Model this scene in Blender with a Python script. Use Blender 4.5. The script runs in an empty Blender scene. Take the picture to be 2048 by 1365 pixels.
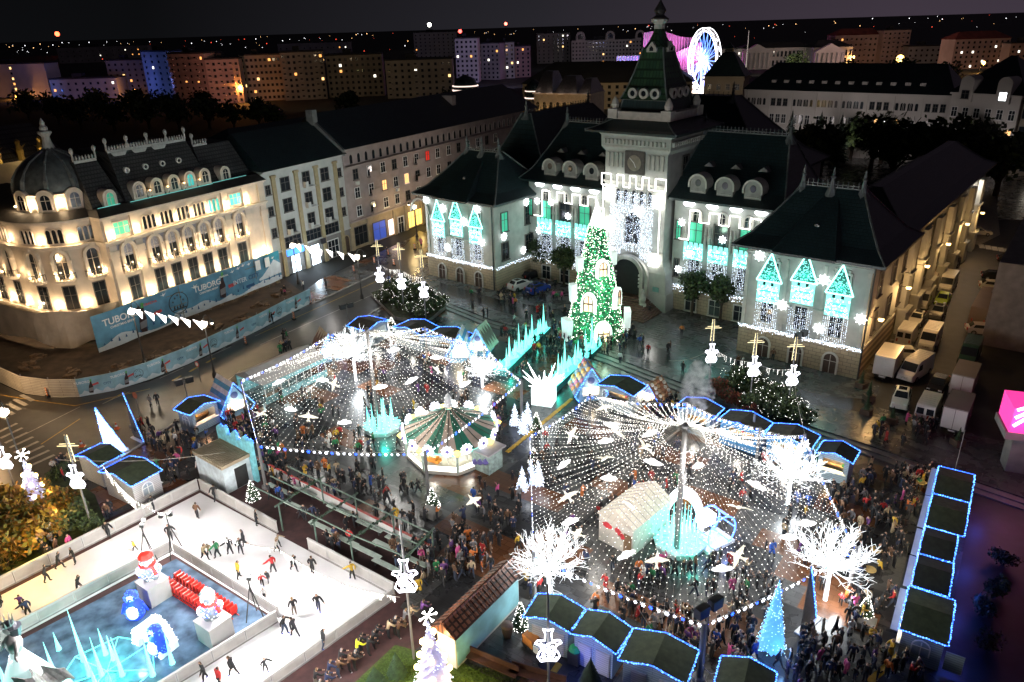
import bpy,bmesh,math,random
from mathutils import Vector as V,Matrix as MX
rd=math.radians
rnd=random.Random(11)
S=bpy.context.scene
COL=S.collection
FPX,CX,CY,HC=1500.0,1024.0,682.5,40.0
_p,_r=rd(23.0),rd(1.7)
_fw=V((0,math.cos(_p),-math.sin(_p)));_up=V((0,math.sin(_p),math.cos(_p)));_rt=V((1,0,0))
RT=_rt*math.cos(_r)-_up*math.sin(_r);UP=_up*math.cos(_r)+_rt*math.sin(_r)
cam=bpy.data.cameras.new('camera');camo=bpy.data.objects.new('camera',cam);COL.objects.link(camo)
m3=MX((RT,UP,-_fw)).transposed();camo.matrix_world=MX.Translation((0,0,HC))@m3.to_4x4()
cam.sensor_width=36;cam.lens=FPX/2048*36;cam.clip_end=9000;cam.clip_start=0.5
S.camera=camo
def G(px,py,z=0.0):
 d=_fw+RT*((px-CX)/FPX)-UP*((py-CY)/FPX)
 t=(z-HC)/d.z
 return V((0,0,HC))+d*t
def PXH(xb,yb,yt):
 yh=46-(xb-1005)*0.0297
 return HC*(yb-yt)*(4216-yh)/((yb-yh)*(4216-yt))
MATS={}
def _nodes(name):
 m=bpy.data.materials.new(name);m.use_nodes=True
 nt=m.node_tree;b=nt.nodes['Principled BSDF']
 return m,nt,b
def mat(name,col=(.5,.5,.5),rough=.6,var=.25,scale=2.0,metal=0.0,em=None,es=0.0,bump=0.0,sample=False):
 if name in MATS:return MATS[name]
 m,nt,b=_nodes(name)
 L=nt.links
 b.inputs['Roughness'].default_value=rough;b.inputs['Metallic'].default_value=metal
 tc=nt.nodes.new('ShaderNodeTexCoord');nz=nt.nodes.new('ShaderNodeTexNoise')
 nz.inputs['Scale'].default_value=scale;nz.inputs['Detail'].default_value=4
 L.new(tc.outputs['Object'],nz.inputs['Vector'])
 rp=nt.nodes.new('ShaderNodeMapRange');rp.inputs[1].default_value=.3;rp.inputs[2].default_value=.7
 rp.inputs[3].default_value=1-var;rp.inputs[4].default_value=1+var
 L.new(nz.outputs['Fac'],rp.inputs[0])
 mx=nt.nodes.new('ShaderNodeVectorMath');mx.operation='MULTIPLY';mx.inputs[0].default_value=col
 L.new(rp.outputs[0],mx.inputs[1]);L.new(mx.outputs[0],b.inputs['Base Color'])
 if bump:
  bp=nt.nodes.new('ShaderNodeBump');bp.inputs['Strength'].default_value=bump;bp.inputs['Distance'].default_value=.05
  L.new(nz.outputs['Fac'],bp.inputs['Height']);L.new(bp.outputs[0],b.inputs['Normal'])
 if em:
  b.inputs['Emission Color'].default_value=(*em,1);b.inputs['Emission Strength'].default_value=es
  pass
 MATS[name]=m
 return m
def brickmat(name,c1,c2,mortar,sx,sy,rough=.5,mort=.02,rot=(0,0,0),off=.5,bias=0.0,bump=.3,wet=None):
 m,nt,b=_nodes(name);L=nt.links
 tc=nt.nodes.new('ShaderNodeTexCoord');mp=nt.nodes.new('ShaderNodeMapping');mp.inputs['Rotation'].default_value=rot
 br=nt.nodes.new('ShaderNodeTexBrick');br.offset=off
 br.inputs['Color1'].default_value=(*c1,1);br.inputs['Color2'].default_value=(*c2,1);br.inputs['Mortar'].default_value=(*mortar,1)
 br.inputs['Scale'].default_value=1;br.inputs['Brick Width'].default_value=sx;br.inputs['Row Height'].default_value=sy
 br.inputs['Mortar Size'].default_value=mort;br.inputs['Bias'].default_value=bias
 L.new(tc.outputs['Object'],mp.inputs[0]);L.new(mp.outputs[0],br.inputs['Vector'])
 nz=nt.nodes.new('ShaderNodeTexNoise');nz.inputs['Scale'].default_value=.6;nz.inputs['Detail'].default_value=5;L.new(tc.outputs['Object'],nz.inputs['Vector'])
 rp=nt.nodes.new('ShaderNodeMapRange');rp.inputs[1].default_value=.2;rp.inputs[2].default_value=.8;rp.inputs[3].default_value=.8;rp.inputs[4].default_value=1.2
 L.new(nz.outputs['Fac'],rp.inputs[0])
 mx=nt.nodes.new('ShaderNodeVectorMath');mx.operation='MULTIPLY';L.new(br.outputs['Color'],mx.inputs[0]);L.new(rp.outputs[0],mx.inputs[1])
 L.new(mx.outputs[0],b.inputs['Base Color'])
 if wet:
  r2=nt.nodes.new('ShaderNodeMapRange');r2.inputs[1].default_value=.2;r2.inputs[2].default_value=.8;r2.inputs[3].default_value=wet[0];r2.inputs[4].default_value=wet[1]
  L.new(nz.outputs['Fac'],r2.inputs[0]);L.new(r2.outputs[0],b.inputs['Roughness'])
 else:b.inputs['Roughness'].default_value=rough
 if bump:
  bp=nt.nodes.new('ShaderNodeBump');bp.inputs['Strength'].default_value=bump;bp.inputs['Distance'].default_value=.03
  bp.invert=True;L.new(br.outputs['Fac'],bp.inputs['Height']);L.new(bp.outputs[0],b.inputs['Normal'])
 MATS[name]=m
 return m
def glow(name,col,es):return mat(name,tuple(min(.8,c)for c in col),.5,.05,1,0,col,es)
class MB:
 def __init__(s):s.v=[];s.f=[];s.mi=[];s.T=None
 def add(s,vs,fs,mi=0):
  n=len(s.v)
  s.v+=[tuple(s.T@V(p))for p in vs]if s.T is not None else[tuple(p)for p in vs]
  for f in fs:s.f.append(tuple(i+n for i in f));s.mi.append(mi)
  return s
 def box(s,x0,x1,y0,y1,z0,z1,mi=0):
  return s.add([(x0,y0,z0),(x1,y0,z0),(x1,y1,z0),(x0,y1,z0),(x0,y0,z1),(x1,y0,z1),(x1,y1,z1),(x0,y1,z1)],[(0,3,2,1),(4,5,6,7),(0,1,5,4),(1,2,6,5),(2,3,7,6),(3,0,4,7)],mi)
 def quad(s,a,b,c,d,mi=0):return s.add([a,b,c,d],[(0,1,2,3)],mi)
 def tube(s,p,q,r0,r1=None,n=6,mi=0,cap=True):
  p=V(p);q=V(q);r1=r0 if r1 is None else r1
  d=(q-p);d=d.normalized()if d.length>1e-9 else V((0,0,1))
  a=d.orthogonal().normalized();b=d.cross(a)
  vs=[]
  for(c,r)in((p,r0),(q,r1)):
   for i in range(n):
    t=2*math.pi*i/n;vs.append(c+(a*math.cos(t)+b*math.sin(t))*r)
  fs=[(i,(i+1)%n,n+(i+1)%n,n+i)for i in range(n)]
  if cap:fs+=[tuple(range(n-1,-1,-1)),tuple(range(n,2*n))]
  return s.add(vs,fs,mi)
 def path(s,pts,r,n=5,mi=0):
  for a,b in zip(pts,pts[1:]):s.tube(a,b,r,r,n,mi,True)
  return s
 def lathe(s,prof,n=12,c=(0,0),mi=0,a0=0.0,sx=1,sy=1,cap=True,sweep=2*math.pi):
  vs=[];k=len(prof);full=sweep>6.28
  nn=n if full else n+1
  for i in range(nn):
   t=a0+sweep*i/n
   for(r,z)in prof:vs.append((c[0]+math.cos(t)*r*sx,c[1]+math.sin(t)*r*sy,z))
  fs=[]
  for i in range(n):
   j=(i+1)%nn
   for q in range(k-1):fs.append((i*k+q,j*k+q,j*k+q+1,i*k+q+1))
  if cap and full:
   if prof[-1][0]>.001:fs.append(tuple(i*k+k-1 for i in range(n)))
   if prof[0][0]>.001:fs.append(tuple(i*k for i in range(n-1,-1,-1)))
  return s.add(vs,fs,mi)
 def prism(s,poly,z0,z1,mi=0,mtop=None):
  n=len(poly);a=sum(poly[i][0]*poly[(i+1)%n][1]-poly[(i+1)%n][0]*poly[i][1]for i in range(n))
  if a<0:poly=poly[::-1]
  vs=[(p[0],p[1],z0)for p in poly]+[(p[0],p[1],z1)for p in poly]
  s.add(vs,[tuple(range(n-1,-1,-1))]+[(i,(i+1)%n,n+(i+1)%n,n+i)for i in range(n)],mi)
  return s.add(vs[n:],[tuple(range(n))],mi if mtop is None else mtop)
 def xz(s,prof,y0,y1,mi=0):
  n=len(prof);a=sum(prof[i][0]*prof[(i+1)%n][1]-prof[(i+1)%n][0]*prof[i][1]for i in range(n))
  if a<0:prof=prof[::-1]
  vs=[(p[0],y0,p[1])for p in prof]+[(p[0],y1,p[1])for p in prof]
  return s.add(vs,[tuple(range(n))]+[tuple(range(2*n-1,n-1,-1))]+[(i,n+i,n+(i+1)%n,(i+1)%n)for i in range(n)],mi)
 def band(s,outer,inner,y0,y1,mi=0):
  n=len(outer);vs=[]
  for y in(y0,y1):vs+=[(p[0],y,p[1])for p in outer]+[(p[0],y,p[1])for p in inner]
  fs=[]
  for i in range(n-1):
   fs+=[(i,i+1,n+i+1,n+i),(2*n+i,3*n+i,3*n+i+1,2*n+i+1),(i,2*n+i,2*n+i+1,i+1),(n+i,n+i+1,3*n+i+1,3*n+i)]
  fs+=[(0,n,3*n,2*n),(n-1,3*n-1,4*n-1,2*n-1)]
  return s.add(vs,fs,mi)
 def octa(s,c,r,mi=0):
  x,y,z=c
  return s.add([(x+r,y,z),(x-r,y,z),(x,y+r,z),(x,y-r,z),(x,y,z+r),(x,y,z-r)],[(0,2,4),(2,1,4),(1,3,4),(3,0,4),(2,0,5),(1,2,5),(3,1,5),(0,3,5)],mi)
 def ball(s,c,r,n=8,k=5,mi=0,sz=1.0):
  prof=[(max(.0,r*math.sin(math.pi*i/k)),c[2]-r*sz*math.cos(math.pi*i/k))for i in range(k+1)]
  return s.lathe(prof,n,(c[0],c[1]),mi,cap=False)
 def mesh(s,name,mats,smooth=False):
  me=bpy.data.meshes.new(name);me.from_pydata(s.v,[],s.f)
  for m in(mats if isinstance(mats,(list,tuple))else[mats]):me.materials.append(m)
  me.polygons.foreach_set('material_index',s.mi)
  if smooth:me.polygons.foreach_set('use_smooth',[True]*len(s.f))
  me.update()
  return me
 def build(s,name,mats,parent=None,loc=(0,0,0),rz=0.0,smooth=False):
  return put(name,s.mesh(name,mats,smooth),parent,loc,rz)
def put(name,me,parent=None,loc=(0,0,0),rz=0.0,sc=None):
 o=bpy.data.objects.new(name,me);COL.objects.link(o)
 o.location=loc;o.rotation_euler=(0,0,rz)
 if sc:o.scale=(sc,sc,sc)if not isinstance(sc,(tuple,list))else sc
 if parent:o.parent=parent
 return o
def tag(o,label=None,cat=None,group=None,kind=None):
 if label:o['label']=label
 if cat:o['category']=cat
 if group:o['group']=group
 if kind:o['kind']=kind
 return o
def thing(name,label,cat,loc=(0,0,0),rz=0.0,group=None):return tag(put(name,None,None,loc,rz),label,cat,group)
KIDS={}
def copy_tree(o,loc=None,rz=None,label=None,group=None,parent=None):
 c=o.copy();COL.objects.link(c)
 if loc is not None:c.location=loc
 if rz is not None:c.rotation_euler=(0,0,rz)
 if label:c['label']=label
 if group:c['group']=group
 if parent:c.parent=parent;c.matrix_parent_inverse=o.matrix_parent_inverse
 for ch in[k for k in list(o.children)]:copy_tree(ch,parent=c)
 return c
def lamp(name,loc,power,col=(1,1,1),rad=.15,typ='POINT',parent=None,aim=None,cone=None):
 l=bpy.data.lights.new(name,typ);l.energy=power;l.color=col
 if typ!='SUN':l.shadow_soft_size=rad
 o=bpy.data.objects.new(name,l);COL.objects.link(o);o.location=loc
 if parent:o.parent=parent
 if aim is not None:o.rotation_euler=(V(aim)-V(loc)).to_track_quat('-Z','Y').to_euler()
 if cone:l.spot_size=rd(cone);l.spot_blend=.6
 return o
def archpts(w,z0,h,n=8,pt=0.0,x=0.0):
 r=w/2;s=h-r*(1+pt)
 o=[(x-r,z0),(x-r,z0+s)]
 for i in range(1,n):t=math.pi*(1-i/n);o.append((x+r*math.cos(t),z0+s+r*(1+pt)*math.sin(t)))
 return o+[(x+r,z0+s),(x+r,z0)]
WARM=(1.0,.62,.28);CYAN=(.04,.95,.70);COOL=(.82,.9,1.0);BLUE=(.05,.16,1.0)
m_glass=mat('dark_glass',(.018,.022,.028),.08,.3,.4)
m_frame=mat('window_frame',(.10,.09,.08),.5)
m_white=mat('white_paint',(.75,.75,.73),.5,.06)
m_lit=glow('lit_room_warm',(1,.55,.2),.9);m_litw=glow('lit_room_white',(.9,.97,1),2.5);m_glowg=glow('lit_room_green',(.10,.8,.5),.07)  # green glow painted into panes; hall glass is dark with teal reflections
g_white=glow('bulb_white',(1,.97,.9),5);g_cool=glow('bulb_cool',(.72,.82,1),4.5);g_warm=glow('bulb_warm',(1,.68,.28),12)
g_cyan=glow('bulb_cyan',(.08,.85,.72),6);g_blue=glow('bulb_blue',(.06,.2,1),9);g_red=glow('bulb_red',(1,.05,.04),4);g_green=glow('bulb_green',(.06,.8,.22),3)
g_panel=glow('light_panel_cyan',(.35,1,.9),1.5);g_soft=glow('light_panel_white',(.95,.97,1),2.2);g_icecyan=glow('ice_spike_light',(.26,1,.86),.95)
m_dark=mat('dark_metal',(.03,.03,.03),.45);m_grey=mat('grey_metal',(.28,.28,.29),.4,.1,3,.6);m_pole=mat('galvanised_pole',(.15,.145,.145),.5,.15,1)
m_cable=mat('cable',(.25,.23,.2),.6)
WINC={}
def win(parent,x,z,w,h,arch=0,y=0.0,rz=0.0,pane=None,t=.14,dep=.16,fm=None,sill=True,name='window',bars=1):
 key=(round(w,2),round(h,2),arch,t,dep,sill,bars,(fm or m_frame).name)
 if key not in WINC:
  a=MB();n=8 if arch else 0
  def outl(ww,hh,z0):
   if arch:return archpts(ww,z0,hh,8,.15 if arch==2 else 0)
   return[(-ww/2,z0),(-ww/2,z0+hh),(ww/2,z0+hh),(ww/2,z0)]
  a.band(outl(w+2*t,h+t,0),outl(w,h,0),-dep,0)
  if sill:a.box(-w/2-t-.08,w/2+t+.08,-dep-.14,0,-.16,-.004)
  b=MB();b.xz(outl(w-.01,h-.005,.004),-.05,-.01)
  if bars:
   for i in range(1,bars+1):xx=-w/2+w*i/(bars+1);a.box(xx-.035,xx+.035,-.085,-.052,.01,h*.93 if arch else h-.01)
   a.box(-w/2+.01,w/2-.01,-.083,-.054,h*.62-.03,h*.62+.03)
  WINC[key]=(a.mesh(name,fm or m_frame),b.mesh('pane',m_glass))
 f,p=WINC[key]
 o=put(name,f,parent,(x,y,z),rz)
 c=put('pane',p,o)
 if pane:c.material_slots[0].link='OBJECT';c.material_slots[0].material=pane
 return o
TZ=.36
gm=MB();gm.quad((-5000,-300,-.05),(5000,-300,-.05),(5000,7000,-.05),(-5000,7000,-.05))
m_ground=mat('city_ground',(.007,.008,.007),.8,.4,.05)
tag(gm.build('ground',m_ground),'dark open ground between the city blocks','ground',kind='structure')
GA=rd(-36.5)
def planks():
 m,nt,b=_nodes('plaza_paving');L=nt.links
 tc=nt.nodes.new('ShaderNodeTexCoord');mp=nt.nodes.new('ShaderNodeMapping');mp.inputs['Rotation'].default_value=(0,0,-GA)
 L.new(tc.outputs['Object'],mp.inputs[0])
 ck=nt.nodes.new('ShaderNodeTexChecker');ck.inputs['Scale'].default_value=1/5.2;ck.inputs[1].default_value=(.085,.085,.085,1);ck.inputs[2].default_value=(.030,.030,.032,1)
 ma=nt.nodes.new('ShaderNodeMapping');ma.inputs['Location'].default_value=(1.3,.4,0);ma.inputs['Scale'].default_value=(1,1,0)
 L.new(mp.outputs[0],ma.inputs[0]);L.new(ma.outputs[0],ck.inputs[0])
 br=nt.nodes.new('ShaderNodeTexBrick');br.inputs['Brick Width'].default_value=1.2;br.inputs['Row Height'].default_value=.6;br.inputs['Mortar Size'].default_value=.018;br.inputs['Scale'].default_value=1
 br.inputs['Color1'].default_value=(1,1,1,1);br.inputs['Color2'].default_value=(.72,.72,.72,1);br.inputs['Mortar'].default_value=(.4,.4,.4,1)
 L.new(mp.outputs[0],br.inputs[0])
 b2=nt.nodes.new('ShaderNodeTexBrick');b2.inputs['Brick Width'].default_value=5.2;b2.inputs['Row Height'].default_value=2.6;b2.inputs['Mortar Size'].default_value=0;b2.inputs['Scale'].default_value=1;b2.offset=.5
 b2.inputs['Color1'].default_value=(0,0,0,1);b2.inputs['Color2'].default_value=(1,1,1,1)
 L.new(ma.outputs[0],b2.inputs[0])
 th=nt.nodes.new('ShaderNodeMath');th.operation='GREATER_THAN';th.inputs[1].default_value=.8;L.new(b2.outputs['Color'],th.inputs[0])
 m1=nt.nodes.new('ShaderNodeMix');m1.data_type='RGBA';m1.inputs[7].default_value=(.16,.065,.03,1)
 L.new(th.outputs[0],m1.inputs[0]);L.new(ck.outputs[0],m1.inputs[6])
 nz=nt.nodes.new('ShaderNodeTexNoise');nz.inputs['Scale'].default_value=.35;nz.inputs['Detail'].default_value=6;L.new(tc.outputs['Object'],nz.inputs[0])
 mu=nt.nodes.new('ShaderNodeVectorMath');mu.operation='MULTIPLY';L.new(m1.outputs[2],mu.inputs[0]);L.new(br.outputs['Color'],mu.inputs[1])
 L.new(mu.outputs[0],b.inputs['Base Color'])
 r2=nt.nodes.new('ShaderNodeMapRange');r2.inputs[1].default_value=.25;r2.inputs[2].default_value=.75;r2.inputs[3].default_value=.2;r2.inputs[4].default_value=.36
 L.new(nz.outputs['Fac'],r2.inputs[0]);L.new(r2.outputs[0],b.inputs['Roughness'])
 n2=nt.nodes.new('ShaderNodeTexNoise');n2.inputs['Scale'].default_value=3;n2.inputs['Detail'].default_value=4;L.new(tc.outputs['Object'],n2.inputs[0])
 bp=nt.nodes.new('ShaderNodeBump');bp.inputs['Strength'].default_value=.25;bp.inputs['Distance'].default_value=.04
 L.new(n2.outputs['Fac'],bp.inputs['Height']);L.new(bp.outputs[0],b.inputs['Normal'])
 return m
m_plaza=planks()
def sheet(name,pts,z,m,label,cat,kind='structure',thick=0):
 q=MB();P=[G(x,y,z)for x,y in pts]
 if thick:q.prism([(p.x,p.y)for p in P],z-thick,z)
 else:
  n=len(P);a=sum(P[i].x*P[(i+1)%n].y-P[(i+1)%n].x*P[i].y for i in range(n))
  if a<0:P=P[::-1]
  q.add(P,[tuple(range(n))])
 return tag(q.build(name,m),label,cat,kind=kind)
sheet('plaza',[(-900,1500),(-900,900),(0,850),(300,800),(640,560),(900,440),(1300,400),(2400,500),(3200,1500)],0,m_plaza,'wet granite paving of the market square','paving')
m_asph=mat('wet_asphalt',(.035,.034,.033),.3,.35,.8,bump=.15)
m_line=mat('road_paint_white',(.42,.41,.38),.5,.3,2);m_yel=mat('road_paint_yellow',(.5,.32,.06),.5,.3,2)
m_kerb=mat('kerb_stone',(.26,.24,.22),.5,.2,2)
redge=[(-260,1240),(60,1030),(300,880),(480,762),(640,690),(760,617),(822,560),(862,470)]
ledge=[(838,462),(760,545),(690,578),(625,608),(450,698),(300,763),(160,796),(50,790),(-60,740),(-300,690),(-800,780)]
sheet('road',redge+ledge,.004,m_asph,'wet asphalt road beside the fenced building site','road')
def kerb(name,pts,label,w=.3,h=.13,z=0):
 k=MB();P=[G(x,y,z)for x,y in pts]
 for a,b in zip(P,P[1:]):
  d=(b-a).normalized();n=V((-d.y,d.x,0))*w/2
  k.prism([(a+n)[:2],(b+n)[:2],(b-n)[:2],(a-n)[:2]],z+.002,z+h)
 return tag(k.build(name,m_kerb),label,'kerb',kind='structure')
kerb('kerb',redge[1:-1],'pale stone kerb between the road and the market')
kerb('kerb',[(760,545),(690,578),(630,606)],'pale stone kerb in front of the white building')
lm=[MB(),MB()]
def stripe(a,b,w,k=0,dash=0,z=.009):
 A=G(*a,z);B=G(*b,z);d=B-A;L=d.length;d.normalize();n=V((-d.y,d.x,0))*w/2
 t=0
 while t<L:
  e=min(L,t+(dash or L));p,q=A+d*t,A+d*e
  lm[k].quad(p-n,q-n,q+n,p+n);t=e+(dash*1.2 if dash else L)
for i in range(8):
 x,y=56-i*9.2,934-i*9.5
 stripe((x,y),(x+53-i*1.5,y-24+i*.5),.42)
stripe((82,889),(160,838),.14,1);stripe((210,806),(330,740),.14,1,3)
stripe((34,877),(160,814),.12);stripe((205,808),(520,668),.12,0,3.5);stripe((330,858),(480,742),.1);stripe((520,690),(745,590),.14);stripe((520,668),(760,560),.14,1)
stripe((0,790),(60,800),.14,1);stripe((60,800),(150,812),.14,1);stripe((150,812),(300,778),.14,1)
for k in range(5):stripe((-10+k*13,826-k*9),(14+k*13,838-k*9),.5)
for k in range(3):stripe((345+k*34,762-k*18),(362+k*34,752-k*18),.35,1)
tag(lm[0].build('road_lines',m_line),'white lane lines and zebra crossing on the road','road marking',kind='structure')
tag(lm[1].build('road_lines',m_yel),'yellow lane lines on the road','road marking',kind='structure')
TOPL=[(872,612),(965,650),(1205,725),(1385,795),(1720,908),(2200,1075)]
m_terr=brickmat('terrace_paving',(.10,.098,.094),(.06,.06,.06),(.03,.03,.03),1.4,.7,rot=(0,0,rd(39.7)),mort=.02,bump=.2,wet=(.2,.34))
m_step=mat('step_stone',(.2,.19,.18),.4,.25,1.2)
base=[G(*p)for p in TOPL];nrm=V((math.sin(rd(41)),math.cos(rd(41)),0))
rear=[V((190,70,0)),V((150,240,0)),V((0,240,0)),V((-13.2,150,0)),V((-16.4,118,0))]
for i,(o,h)in enumerate(((0,.12),(.8,.24),(1.6,TZ))):
 q=MB();P=[(p+nrm*o)[:2]for p in base]+[p[:2]for p in rear]
 q.prism(P,-.01,h)
 tag(q.build('steps' if i<2 else 'terrace',m_step if i<2 else m_terr),['lowest pale stone step up to the town hall terrace','middle pale stone step up to the town hall terrace','wet stone terrace in front of the town hall'][i],'steps' if i<2 else 'paving',kind='structure')
q=MB()
cur=[(880,565),(1000,600),(1120,620),(1245,660),(1300,690),(1400,728),(1545,762),(1640,790),(1740,800),(1760,830),(1640,812),(1540,790),(1420,762),(1300,722),(1180,690),(1100,652),(960,612),(870,590)]
sheet('drive',cur,TZ+.004,mat('drive_asphalt',(.035,.035,.037),.22,.3,.7,bump=.12),'dark wet drive curving across the terrace','drive')
sheet('car_park',[(1745,812),(1790,700),(1880,480),(1905,440),(2300,440),(2500,960),(1990,880)],TZ+.006,mat('car_park_asphalt',(.02,.02,.021),.6,.35,.8,bump=.15),'dark wet asphalt of the car park beside the town hall','car park')
lm=[MB(),MB()]
for k in range(7):stripe((1848+k*1.2,492+k*3.6),(1893+k*1.2,496+k*3.6),.35,0,0,TZ+.011)
for k in range(7):stripe((1962+k*13,489+k*2.2),(1965+k*13,497+k*2.2),.9,0,0,TZ+.011)
tag(lm[0].build('road_lines',m_line),'white zebra crossing stripes at the far end of the car park','road marking',kind='structure')
sheet('pavement',[(1852,468),(1905,405),(1990,380),(2000,470),(1960,490),(1890,486)],TZ+.012,mat('pale_pavement',(.2,.18,.15),.5,.3,2),'pale patterned pavement beyond the car park','pavement')
for a,b,l in(((410,0),(0,0),''),):
 pass
yk=MB()
for a,b,lab in(((1014,905),(1150,793),'yellow cable ramp lying between the snow trees and the gingerbread house'),((1738,1365),(1806,1305),'yellow cable ramp lying by the end hut of the side row'),((1093,1365),(1130,1312),'yellow cable ramp lying behind the huts by the green bin')):
 A,B=G(*a),G(*b);d=(B-A).normalized();n=V((-d.y,d.x,0));k=MB();L=(B-A).length;t=0
 while t+.9<=L:
  p=A+d*t;q=A+d*(t+.88)
  k.prism([(p+n*.22)[:2],(q+n*.22)[:2],(q-n*.22)[:2],(p-n*.22)[:2]],.004,.045);
  k.prism([(p+n*.12)[:2],(q+n*.12)[:2],(q-n*.12)[:2],(p-n*.12)[:2]],.045,.075)
  t+=.9
 tag(k.build('cable_ramp',mat('yellow_rubber',(.55,.33,.03),.6)),lab,'cable ramp','yellow cable ramps on the square')
PA=G(851,547,TZ);PANG=rd(-39.738)
HALL=thing('town_hall','grand pale town hall with dark steep roofs and a clock tower over the square','town hall',PA,PANG)
def HW(x,y,z):return PA+V((math.cos(PANG)*x-math.sin(PANG)*y,math.sin(PANG)*x+math.cos(PANG)*y,z))
m_stucco=mat('pale_stucco',(.40,.41,.38),.75,.14,.8,bump=.15)
m_stone=brickmat('yellow_stone_blocks',(.36,.29,.19),(.30,.25,.17),(.14,.11,.08),.9,.45,.8,.025,(rd(90),0,0))
m_roof=brickmat('dark_roof_tiles',(.02,.043,.046),(.014,.03,.035),(.008,.016,.018),.5,.35,.38,.04,(0,0,0),bump=.5)
m_roofg=mat('roof_trim',(.13,.15,.15),.5,.3,2)
m_trim=mat('stone_trim',(.46,.45,.41),.7,.15,1.5)
m_door=mat('dark_oak_door',(.05,.028,.02),.5,.3,4)
def hiproof(name,x0,x1,y0,y1,z0,r0,r1,ry0,ry1,z1,ov=1.3,th=.3,parent=HALL,m=None,flare=.28):
 0
 q=MB();X0,X1,Y0,Y1=x0-ov,x1+ov,y0-ov,y1+ov
 def ring(a,b,c,d,z):return[(a,c,z),(b,c,z),(b,d,z),(a,d,z)]
 def mixr(t,zz):return ring(X0+(r0-X0)*t,X1+(r1-X1)*t,Y0+(ry0-Y0)*t,Y1+(ry1-Y1)*t,zz)
 H=z1-z0
 rs=[ring(X0,X1,Y0,Y1,z0-th),ring(X0,X1,Y0,Y1,z0),mixr(flare,z0+H*flare*.62),mixr(.62,z0+H*.54),mixr(1,z1)]
 vs=[p for r in rs for p in r];fs=[(3,2,1,0)]
 for k in range(len(rs)-1):
  for i in range(4):fs.append((k*4+i,k*4+(i+1)%4,k*4+4+(i+1)%4,k*4+4+i))
 n=(len(rs)-1)*4;fs.append((n,n+1,n+2,n+3))
 q.add(vs,fs)
 o=q.build(name,m or m_roof,parent)
 for i in range(4):
  t=MB()
  for k in range(1,len(rs)-1):t.tube(rs[k][i],rs[k+1][i],.13,.13,5)
  t.build('hip_ridge',m_roofg,o)
 return o
def crest(parent,pts,z,h=.7,step=.55,fin=1.9):
 q=MB()
 for(a,b)in zip(pts,pts[1:]):
  A,B=V((*a,z)),V((*b,z));L=(B-A).length;n=max(2,int(L/step))
  q.tube(A,B,.09,.09,4);q.tube(A+V((0,0,h*.45)),B+V((0,0,h*.45)),.05,.05,4)
  for i in range(n+1):
   p=A+(B-A)*i/n;q.tube(p,p+V((0,0,h)),.09,.03,4);q.octa(p+V((0,0,h)),.13)
 q.build('roof_cresting',m_roofg,parent)
 for p in pts if fin else():
  f=MB();f.lathe([(1.0,z-1.0),(.55,z-.3),(.28,z+.3),(.2,z+fin*.55),(.34,z+fin*.62),(.14,z+fin*.75),(.2,z+fin*.85),(.02,z+fin*1.25)],8,p)
  f.build('finial',m_roofg,parent)
def lucarne(parent,x,y,z,s=1.0,rz=0):
 q=MB();q.xz([(-.75,0),(0,.6),(.75,0)],-.5,1.2);q.xz([(-.55,.05),(0,.45),(.55,.05)],-.56,-.5)
 q.build('roof_vent',mat('vent_grey',(.17,.18,.18),.5),parent,(x,y,z),rz)
def dormer(parent,x,y,z):
 q=MB();q.xz(archpts(2.3,0,2.75,10,0),-.2,1.7)
 o=q.build('dormer',mat('dormer_stone',(.27,.27,.25),.7,.2,1.5),parent,(x,y,z))
 r=MB();r.band(archpts(2.8,1.1,1.9,10,0),archpts(2.3,1.1,1.65,10,0),-.45,1.6);r.build('dormer_hood',m_trim,o)
 w=MB();w.xz([(.42*math.cos(i*math.pi/6),1.75+.5*math.sin(i*math.pi/6))for i in range(12)],-.26,-.21);w.build('oculus',m_glass,o)
 s=MB();s.box(-1.0,1.0,-.3,-.21,.55,.68);s.build('sill',m_trim,o)
q=MB();ZE=13.9
for(a,b)in((1.2,16.1),(56.9,71.4)):
 q.box(a,b,0,14.2,3.9,ZE);q.box(a-.22,b+.22,-.22,14.2,3.6,3.9);q.box(a+.1,b-.1,.1,14,ZE,ZE+.1)
 q.box(a-.12,b+.12,-.12,14.2,ZE-.9,ZE-.55);q.box(a-.3,b+.3,-.3,14.2,ZE-.25,ZE-.02)
q.box(16.1,31.0,9,24,3.9,16.2);q.box(42.2,56.9,9,24,3.9,16.2)
q.box(16.1,31.0,8.8,9,3.6,3.9);q.box(42.2,56.9,8.8,9,3.6,3.9)
q.box(60.2,70.9,14.2,72,3.9,ZE);q.box(1.8,13,14.2,60,3.9,ZE);q.box(13,50,24,46,0,17.5);q.box(70.9,71.2,14.2,72,3.55,3.9)
q.build('wall',m_stucco,HALL)
q=MB()
for(a,b)in((1.05,16.25),(56.75,71.55)):q.box(a,b,-.15,14.2,0,3.6)
q.box(16.25,31,8.85,24,0,3.6);q.box(42.2,56.75,8.85,24,0,3.6);q.box(60.2,71.05,14.2,72,0,3.55);q.box(1.8,13,14.2,60,0,3.6)
q.build('plinth',m_stone,HALL)
for i,y in enumerate((17,24,32,40,48,56,64)):
 q=MB();q.box(71.2,72.3,y,y+2.6,0,3.2);q.box(71.2,71.9,y+.2,y+2.4,3.2,12.6);q.box(71.2,72.5,y-.1,y+2.7,3.2,3.5);q.box(71.2,72.2,y,y+2.6,8.2,8.5)
 q.build('pilaster',m_stucco,HALL)
for y in(15.8,21.5,29,37,45,53,61,69):
 win(HALL,71.2,4.6,1.5,2.6,0,y,rd(90));win(HALL,71.2,9.2,1.5,2.8,0,y,rd(90))
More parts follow.
